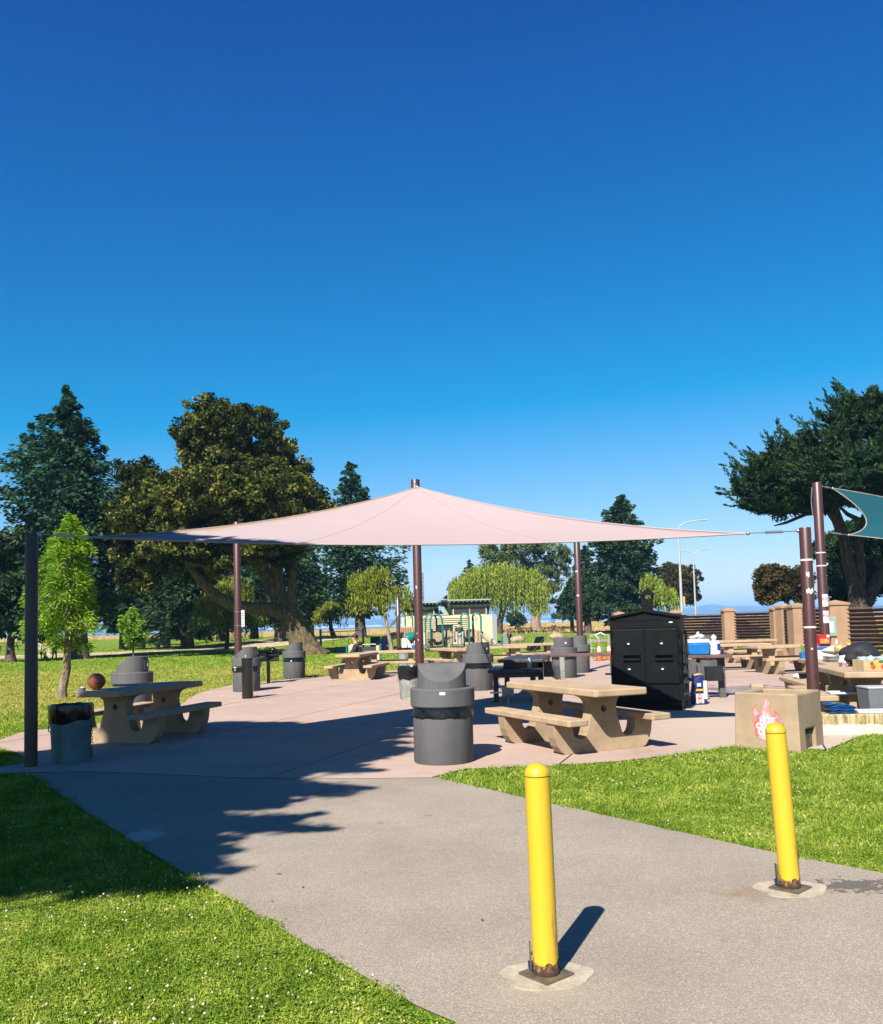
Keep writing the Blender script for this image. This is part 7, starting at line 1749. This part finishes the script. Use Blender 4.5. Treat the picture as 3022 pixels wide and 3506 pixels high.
# cones, wire cart, stroller
def cone(px, base_py, label):
    p = G(px, base_py); t = thing('traffic_cone', label, 'traffic cone', (p.x, p.y, 0.0), 0.2, 'orange cones at the court edge')
    m = MB(); m.box(-0.19, 0.19, -0.19, 0.19, 0, 0.03); set_bevel(m.build('foot', flat('cone_foot', (0.10, 0.03, 0.015), 0.7), t), 0.01)
    m = MB(); m.lathe([(0.14, 0.03), (0.085, 0.36)], 20, caps=False); m.lathe([(0.046, 0.56), (0.03, 0.69), (0.02, 0.70)], 20, caps=False); m.build('shell', M_ORANGE, t, fix=False)
    m = MB(); m.lathe([(0.087, 0.36), (0.048, 0.56)], 20, caps=False); m.build('white_collar', M_WHITE, t, fix=False)
cone(2052, 2262, 'orange traffic cone with white collar left of the smoker'); cone(2086, 2259, 'orange traffic cone half hidden behind the smoker')
t = thing('wire_cart', 'pale folding wire cart frame standing behind the cones', 'cart', at_px(2060, 37.0), 0.1)
ml = flat('pale_green_tube', (0.48, 0.60, 0.54), 0.4)
for z in (0.15, 0.45, 0.98):
    m = MB(); m.tube([(-0.55, -0.2, z), (0.55, -0.2, z), (0.55, 0.3, z), (-0.55, 0.3, z), (-0.55, -0.2, z)], 0.013, 6); m.build('rail', ml, t, fix=False)
for x in (-0.55, -0.2, 0.2, 0.55):
    m = MB(); m.tube([(x, -0.2, 0.0), (x, -0.2, 0.98)], 0.011, 6); m.build('upright', ml, t, fix=False)
m = MB(); m.tube([(-0.25, -0.22, 0.85), (-0.35, -0.24, 1.0), (-0.15, -0.26, 1.08), (0.05, -0.24, 0.98)], 0.03, 8); m.build('coil', M_WHITE, t, fix=False)
t = thing('stroller', 'folded black stroller beside the farthest concrete table', 'stroller', at_px(1822, 36.5), R(200))
m = MB(); m.prism([(-0.25, 0.45), (0.20, 0.40), (0.30, 0.55), (0.12, 0.75), (-0.05, 0.62), (-0.28, 0.60)], -0.2, 0.2); set_bevel(m.build('seat', M_BAG, t), 0.05, 3)
m = MB(); m.prism([(-0.30, 0.62), (-0.08, 0.68), (-0.22, 0.98), (-0.42, 1.0), (-0.46, 0.85)], -0.2, 0.2); set_bevel(m.build('hood', M_BAG, t), 0.04, 2)
for y in (-0.22, 0.22):
    m = MB(); m.tube([(-0.48, y, 1.0), (0.05, y, 0.45), (0.35, y, 0.10)], 0.014, 6); m.tube([(0.1, y, 0.5), (-0.32, y, 0.12)], 0.014, 6); m.build('frame_tube', M_BLACK, t, fix=False)
    for x in (-0.32, 0.36):
        m = MB(); m.lathe([(0.10, -0.02), (0.12, 0), (0.10, 0.02)], 16, Matrix.Translation((x, y, 0.12)) @ Matrix.Rotation(R(90), 4, 'X')); m.build('wheel', M_BLACK, t)

# ================================================================== PEOPLE
def skin(name, nodes, edges, mat, parent, sub=1):
    keys = list(nodes); idx = {k: i for i, k in enumerate(keys)}
    me = bpy.data.meshes.new(name); me.from_pydata([nodes[k][:3] for k in keys], [(idx[a], idx[b]) for a, b in edges], [])
    o = bpy.data.objects.new(name, me); col.objects.link(o); o.parent = parent
    o.modifiers.new('skin', 'SKIN'); lay = me.skin_vertices[0].data if me.skin_vertices else None
    if lay is None:
        b = bmesh.new(); b.from_mesh(me); b.verts.layers.skin.verify(); b.to_mesh(me); b.free(); lay = me.skin_vertices[0].data
    for i, k in enumerate(keys):
        r = nodes[k][3]; lay[i].radius = (r, r) if not isinstance(r, tuple) else r
        lay[i].use_root = (i == 0)
    s_ = o.modifiers.new('sub', 'SUBSURF'); s_.levels = sub; s_.render_levels = sub
    o.modifiers['skin'].use_smooth_shade = True
    me.materials.append(mat)
    return o
SKIN_A = flat('skin_light', (0.50, 0.27, 0.17), 0.6); SKIN_B = flat('skin_tan', (0.36, 0.19, 0.11), 0.6)
HAIR = flat('black_hair', (0.012, 0.009, 0.008), 0.6)
ARM = lambda s: [('chest', 'sh' + s), ('sh' + s, 'el' + s), ('el' + s, 'wr' + s), ('wr' + s, 'pa' + s)] + [('pa' + s, f + s) for f in ('f1', 'f2', 'f3', 'f4', 'th')]
LEG = lambda s: [('pelvis', 'hp' + s), ('hp' + s, 'kn' + s), ('kn' + s, 'an' + s), ('an' + s, 'to' + s)]
def person(label, loc, rz, J, skinm, shirt, pants, shoes, hair=HAIR, cap=None, sleeves=True, scale=1.0, group=None, shirt_extra=0.02):
    t = thing('person', label, 'person', loc, rz, group); t.scale = (scale,) * 3
    N = {}
    for k, v in J.items(): N[k] = v
    for s in 'LR':      # five fingers spreading from each palm along the forearm direction
        pa = Vector(N['pa' + s][:3]); wr = Vector(N['wr' + s][:3]); d = (pa - wr).normalized(); side = d.cross(Vector((0, 0, 1)));
        side = side.normalized() if side.length > 0.1 else Vector((0, 1, 0))
        for i, f in enumerate(('f1', 'f2', 'f3', 'f4')):
            q = pa + d * (0.075 + 0.008 * (1 if i in (1, 2) else 0)) + side * (-0.027 + 0.018 * i); N[f + s] = (q.x, q.y, q.z, 0.009)
        q = pa + d * 0.02 + side * -0.055; N['th' + s] = (q.x, q.y, q.z, 0.010)
    ed = [('pelvis', 'waist'), ('waist', 'chest'), ('chest', 'neck'), ('neck', 'jaw'), ('jaw', 'head'), ('head', 'crown_')] + ARM('L') + ARM('R') + LEG('L') + LEG('R') + [('jaw', 'nose')]
    skin('body', N, ed, skinm, t)
    g = lambda k, e: (*N[k][:3], N[k][3] + e)
    e = shirt_extra
    S = {k: g(k, e) for k in ('waist', 'pelvis', 'chest', 'shL', 'shR', 'elL', 'elR')}
    se = [('pelvis', 'waist'), ('waist', 'chest'), ('chest', 'shL'), ('chest', 'shR'), ('shL', 'elL'), ('shR', 'elR')]
    if sleeves:
        for s in 'LR': S['wr' + s] = g('wr' + s, e * 0.8); se.append(('el' + s, 'wr' + s))
    else:
        for s in 'LR':
            a, b = Vector(N['sh' + s][:3]), Vector(N['el' + s][:3]); q = a.lerp(b, 0.7); S['el' + s] = (q.x, q.y, q.z, N['el' + s][3] + 0.02)
    skin('shirt', S, se, shirt, t)
    Pn = {'pelvis': g('pelvis', 0.014)}; pe = []
    for s in 'LR':
        for k in ('hp', 'kn', 'an'): Pn[k + s] = g(k + s, 0.016)
        pe += [('pelvis', 'hp' + s), ('hp' + s, 'kn' + s), ('kn' + s, 'an' + s)]
    skin('trousers', Pn, pe, pants, t)
    for s in 'LR': skin('shoe', {'an': (*N['an' + s][:2], N['an' + s][2] - 0.02, 0.046), 'to': g('to' + s, 0.012)}, [('an', 'to')], shoes, t)
    h = Vector(N['head'][:3]); nz = (Vector(N['nose'][:3]) - Vector(N['jaw'][:3])); nz.z = 0; nz.normalize()
    m = MB(); c = h - nz * 0.02 + Vector((0, 0, 0.035)); m.ball(tuple(c), (0.098, 0.098, 0.088), 14, 10); hr = m.build('hair', cap or hair, t)
    if cap:
        m = MB(); q = c + nz * 0.10; m.ball((q.x, q.y, c.z - 0.01), (0.075, 0.075, 0.014), 12, 6); m.build('brim', cap, hr)
    side = Vector((-nz.y, nz.x, 0))
    for s_ in (-1, 1):
        m = MB(); q = h + side * s_ * 0.086 + Vector((0, 0, -0.03)); m.ball(tuple(q), (0.016, 0.016, 0.03), 8, 6); m.build('ear', skinm, t)
        m = MB(); q = h + nz * 0.074 + side * s_ * 0.034 + Vector((0, 0, -0.01)); m.ball(tuple(q), (0.011, 0.011, 0.009), 8, 6); m.build('eye', HAIR, t)
    return t
def standing(facing=(0, 1), arms='down', stride=0.0):
    fx, fy = facing; sx, sy = -fy, fx     # side: left is +side
    def P(f, s, z, r): return (f * fx + s * sx, f * fy + s * sy, z, r)
    J = dict(pelvis=P(0, 0, 0.96, 0.135), waist=P(0, 0, 1.12, 0.125), chest=P(0.01, 0, 1.33, 0.15), neck=P(0.01, 0, 1.48, 0.055), jaw=P(0.03, 0, 1.56, 0.062), head=P(0.025, 0, 1.64, 0.088), crown_=P(0.01, 0, 1.71, 0.065), nose=P(0.125, 0, 1.60, 0.014))
    for s, k in (('L', 1), ('R', -1)):
        if arms == 'down': J.update({'sh' + s: P(0, 0.19 * k, 1.40, 0.06), 'el' + s: P(-0.03, 0.26 * k, 1.14, 0.043), 'wr' + s: P(0.05, 0.25 * k, 0.92, 0.03), 'pa' + s: P(0.08, 0.24 * k, 0.85, 0.032)})
        else: J.update({'sh' + s: P(0, 0.19 * k, 1.40, 0.06), 'el' + s: P(0.04, 0.25 * k, 1.14, 0.043), 'wr' + s: P(0.24, 0.14 * k, 1.12, 0.03), 'pa' + s: P(0.31, 0.10 * k, 1.13, 0.032)})
        f = stride * k
        J.update({'hp' + s: P(0, 0.095 * k, 0.90, 0.09), 'kn' + s: P(f * 0.5 + 0.02, 0.10 * k, 0.49, 0.06), 'an' + s: P(f - 0.02, 0.10 * k, 0.09, 0.042), 'to' + s: P(f + 0.14, 0.11 * k, 0.035, 0.036)})
    return J
def seated(facing=(-1, 0), seat=0.45, lean=0.05):
    fx, fy = facing; sx, sy = -fy, fx
    def P(f, s, z, r): return (f * fx + s * sx, f * fy + s * sy, z + seat, r)
    J = dict(pelvis=P(0, 0, 0.12, 0.14), waist=P(0.02, 0, 0.27, 0.135), chest=P(lean, 0, 0.47, 0.155), neck=P(lean + 0.03, 0, 0.63, 0.055), jaw=P(lean + 0.06, 0, 0.71, 0.062), head=P(lean + 0.05, 0, 0.79, 0.088), crown_=P(lean + 0.03, 0, 0.86, 0.066), nose=P(lean + 0.155, 0, 0.75, 0.014))
    for s, k in (('L', 1), ('R', -1)):
        J.update({'sh' + s: P(lean, 0.19 * k, 0.53, 0.062), 'el' + s: P(lean + 0.10, 0.25 * k, 0.28, 0.045), 'wr' + s: P(lean + 0.33, 0.16 * k, 0.24, 0.031), 'pa' + s: P(lean + 0.40, 0.13 * k, 0.22, 0.033),
                  'hp' + s: P(0.05, 0.10 * k, 0.10, 0.095), 'kn' + s: P(0.46, 0.14 * k, 0.10, 0.064), 'an' + s: P(0.50 + 0.08 * k, 0.14 * k, 0.09 - seat, 0.042), 'to' + s: P(0.65 + 0.08 * k, 0.15 * k, 0.035 - seat, 0.036)})
    return J
CL = lambda nm, c: surf('cloth_' + nm, c, 0.9, 0.25, 7, bmp=0.2)
p = W(1222, 2138, 28.5)
man = person('seated man in a black hooded jacket facing left behind the concrete table', (p.x + 0.02, 28.55, 0.0), 0, seated((-1, 0), 0.445, 0.06), SKIN_A, CL('black_plum', (0.022, 0.015, 0.022)), CL('black', (0.010, 0.010, 0.012)), M_BLACK, shirt_extra=0.035)
m = MB(); m.ball((0.06, 0, 0.445 + 0.60), (0.10, 0.115, 0.065), 14, 8); m.build('hood', CL('black_plum', (0.022, 0.015, 0.022)), man)
p = W(1571, 2138, 58.6)
person('person in a dark green jacket and grey trousers at the playground, back turned', (p.x, 58.6, 0.03), 0, standing((0.1, 1), 'fwd', 0.02), SKIN_A, CL('forest', (0.02, 0.06, 0.04)), CL('lavender_grey', (0.34, 0.33, 0.38)), M_BLACK, flat('brown_hair', (0.05, 0.03, 0.02), 0.7), scale=0.97)
p = W(1742, 2138, 57.0)
person('person in a pale cap and maroon shirt facing left beside a grey play panel', (p.x, 57.0, 0.0), 0, standing((-1, -0.15), 'down', 0.05), SKIN_B, CL('maroon', (0.20, 0.03, 0.05)), CL('charcoal', (0.03, 0.03, 0.035)), M_BLACK, cap=flat('pale_cap', (0.65, 0.5, 0.42), 0.7), sleeves=False, scale=0.86)
t = thing('play_marker', 'rounded grey green play panel beside the person in the cap', 'play panel', (W(1735, 2138, 57.3).x - 0.1, 57.4, 0)); m = MB(); m.prism([(-0.18, 0), (0.18, 0)] + arc(0, 0.85, 0.18, 0, 180, 8), -0.03, 0.03); m.build('panel', flat('marker_grey', (0.22, 0.25, 0.20), 0.6), t)
for x in (-0.26, -0.9):
    m = MB(); m.tube([(x, 0, 0), (x, 0, 0.55 if x < -0.5 else 0.72)], 0.06, 10); m.ball((x, 0, 0.55 if x < -0.5 else 0.72), 0.062, 10, 6); m.build('post', M_TEAL, t, fix=False)
p = at_px(186, 56.5)
person('person in a patterned green shirt and black trousers standing on the dirt walk', p, 0, standing((0.3, 1), 'fwd', -0.12), SKIN_B, CL('leaf_green', (0.09, 0.12, 0.05)), CL('black', (0.010, 0.010, 0.012)), M_BLACK, scale=0.72)
p = at_px(141, 57.0)
person('child in a maroon top standing beside the dark front pole', p, 0, standing((0.6, 0.8), 'down', 0.05), SKIN_B, CL('maroon_dark', (0.10, 0.012, 0.025)), CL('black', (0.010, 0.010, 0.012)), M_BLACK, scale=0.45)
p = at_px(152, 56.0)
kid = person('small child sitting on a lime toy on the dirt walk', (p.x, p.y, p.z + 0.02), 0, seated((1, -0.2), 0.24, 0.05), SKIN_B, CL('black', (0.010, 0.010, 0.012)), CL('black', (0.010, 0.010, 0.012)), M_BLACK, scale=0.42)
t = thing('toy_car', 'lime green ride-on toy under the small child', 'toy', (p.x + 0.05, p.y, p.z)); m = MB(); m.frustum((0.26, 0.12), (0.18, 0.09), 0.03, 0.12); set_bevel(m.build('shell', M_LIME, t), 0.02)
for x in (-0.16, 0.16):
    for y in (-0.12, 0.12):
        m = MB(); m.lathe([(0.04, -0.015), (0.045, 0), (0.04, 0.015)], 12, Matrix.Translation((x, y, 0.045)) @ Matrix.Rotation(R(90), 4, 'X')); m.build('wheel', M_BLACK, t)
person('seated visitor in dark red at the far wooden table before the field', (ft.location.x - 0.65, ft.location.y - 0.72, ft.location.z), 0, seated((0.1, 1), 0.47, 0.12), SKIN_B, CL('dark_red', (0.05, 0.012, 0.02)), CL('grey', (0.22, 0.22, 0.22)), M_BLACK)
for px, lab, c in ((368, 'tiny far walker on the left skyline, left of two', (0.03, 0.03, 0.04)), (393, 'tiny far walker on the left skyline, right of two', (0.02, 0.02, 0.03)), (1927, 'tiny far walker on the golden field skyline left of the maroon pole', (0.03, 0.04, 0.07))):
    q = at_px(px, 196); person(lab, (q.x, q.y, q.z), 0, standing((1, 0), 'down', 0.2), SKIN_B, CL('far%d' % px, c), CL('black', (0.01, 0.01, 0.012)), M_BLACK, group='far walkers')
# scattered bits on the path: leaves, a seam of litter
for k, (px, py) in enumerate(((868, 2978), (955, 2992), (930, 3086), (1035, 3037), (2080, 2795), (1100, 3252), (760, 2990), (1650, 3150))):
    q = G(px, py); m = MB(); s_ = random.uniform(0.012, 0.022); m.add([(-s_, 0, 0.001), (0, -s_ * 0.5, 0.006), (s_, 0, 0.002), (0, s_ * 0.5, 0.004)], [(0, 1, 2), (0, 2, 3)])
    o = m.build('fallen_leaf', surf('dry_leaf', (0.24, 0.13, 0.05), 0.9, 0.4, 30), None, fix=False); o.location = (q.x, q.y, 0.0); o.rotation_euler = (0, 0, random.uniform(0, 6)); tag(o, 'dry brown leaf on the path ' + ('at the tip of the tree shade', 'just right of the tree shade tip', 'midway along the left path edge', 'in the open left half of the path', 'near the right lawn edge above the near bollard', 'lower left beside the near lawn edge', 'at the corner of shade and lawn', 'in open sun left of the near bollard')[k], 'leaf', 'dry leaves on the path')
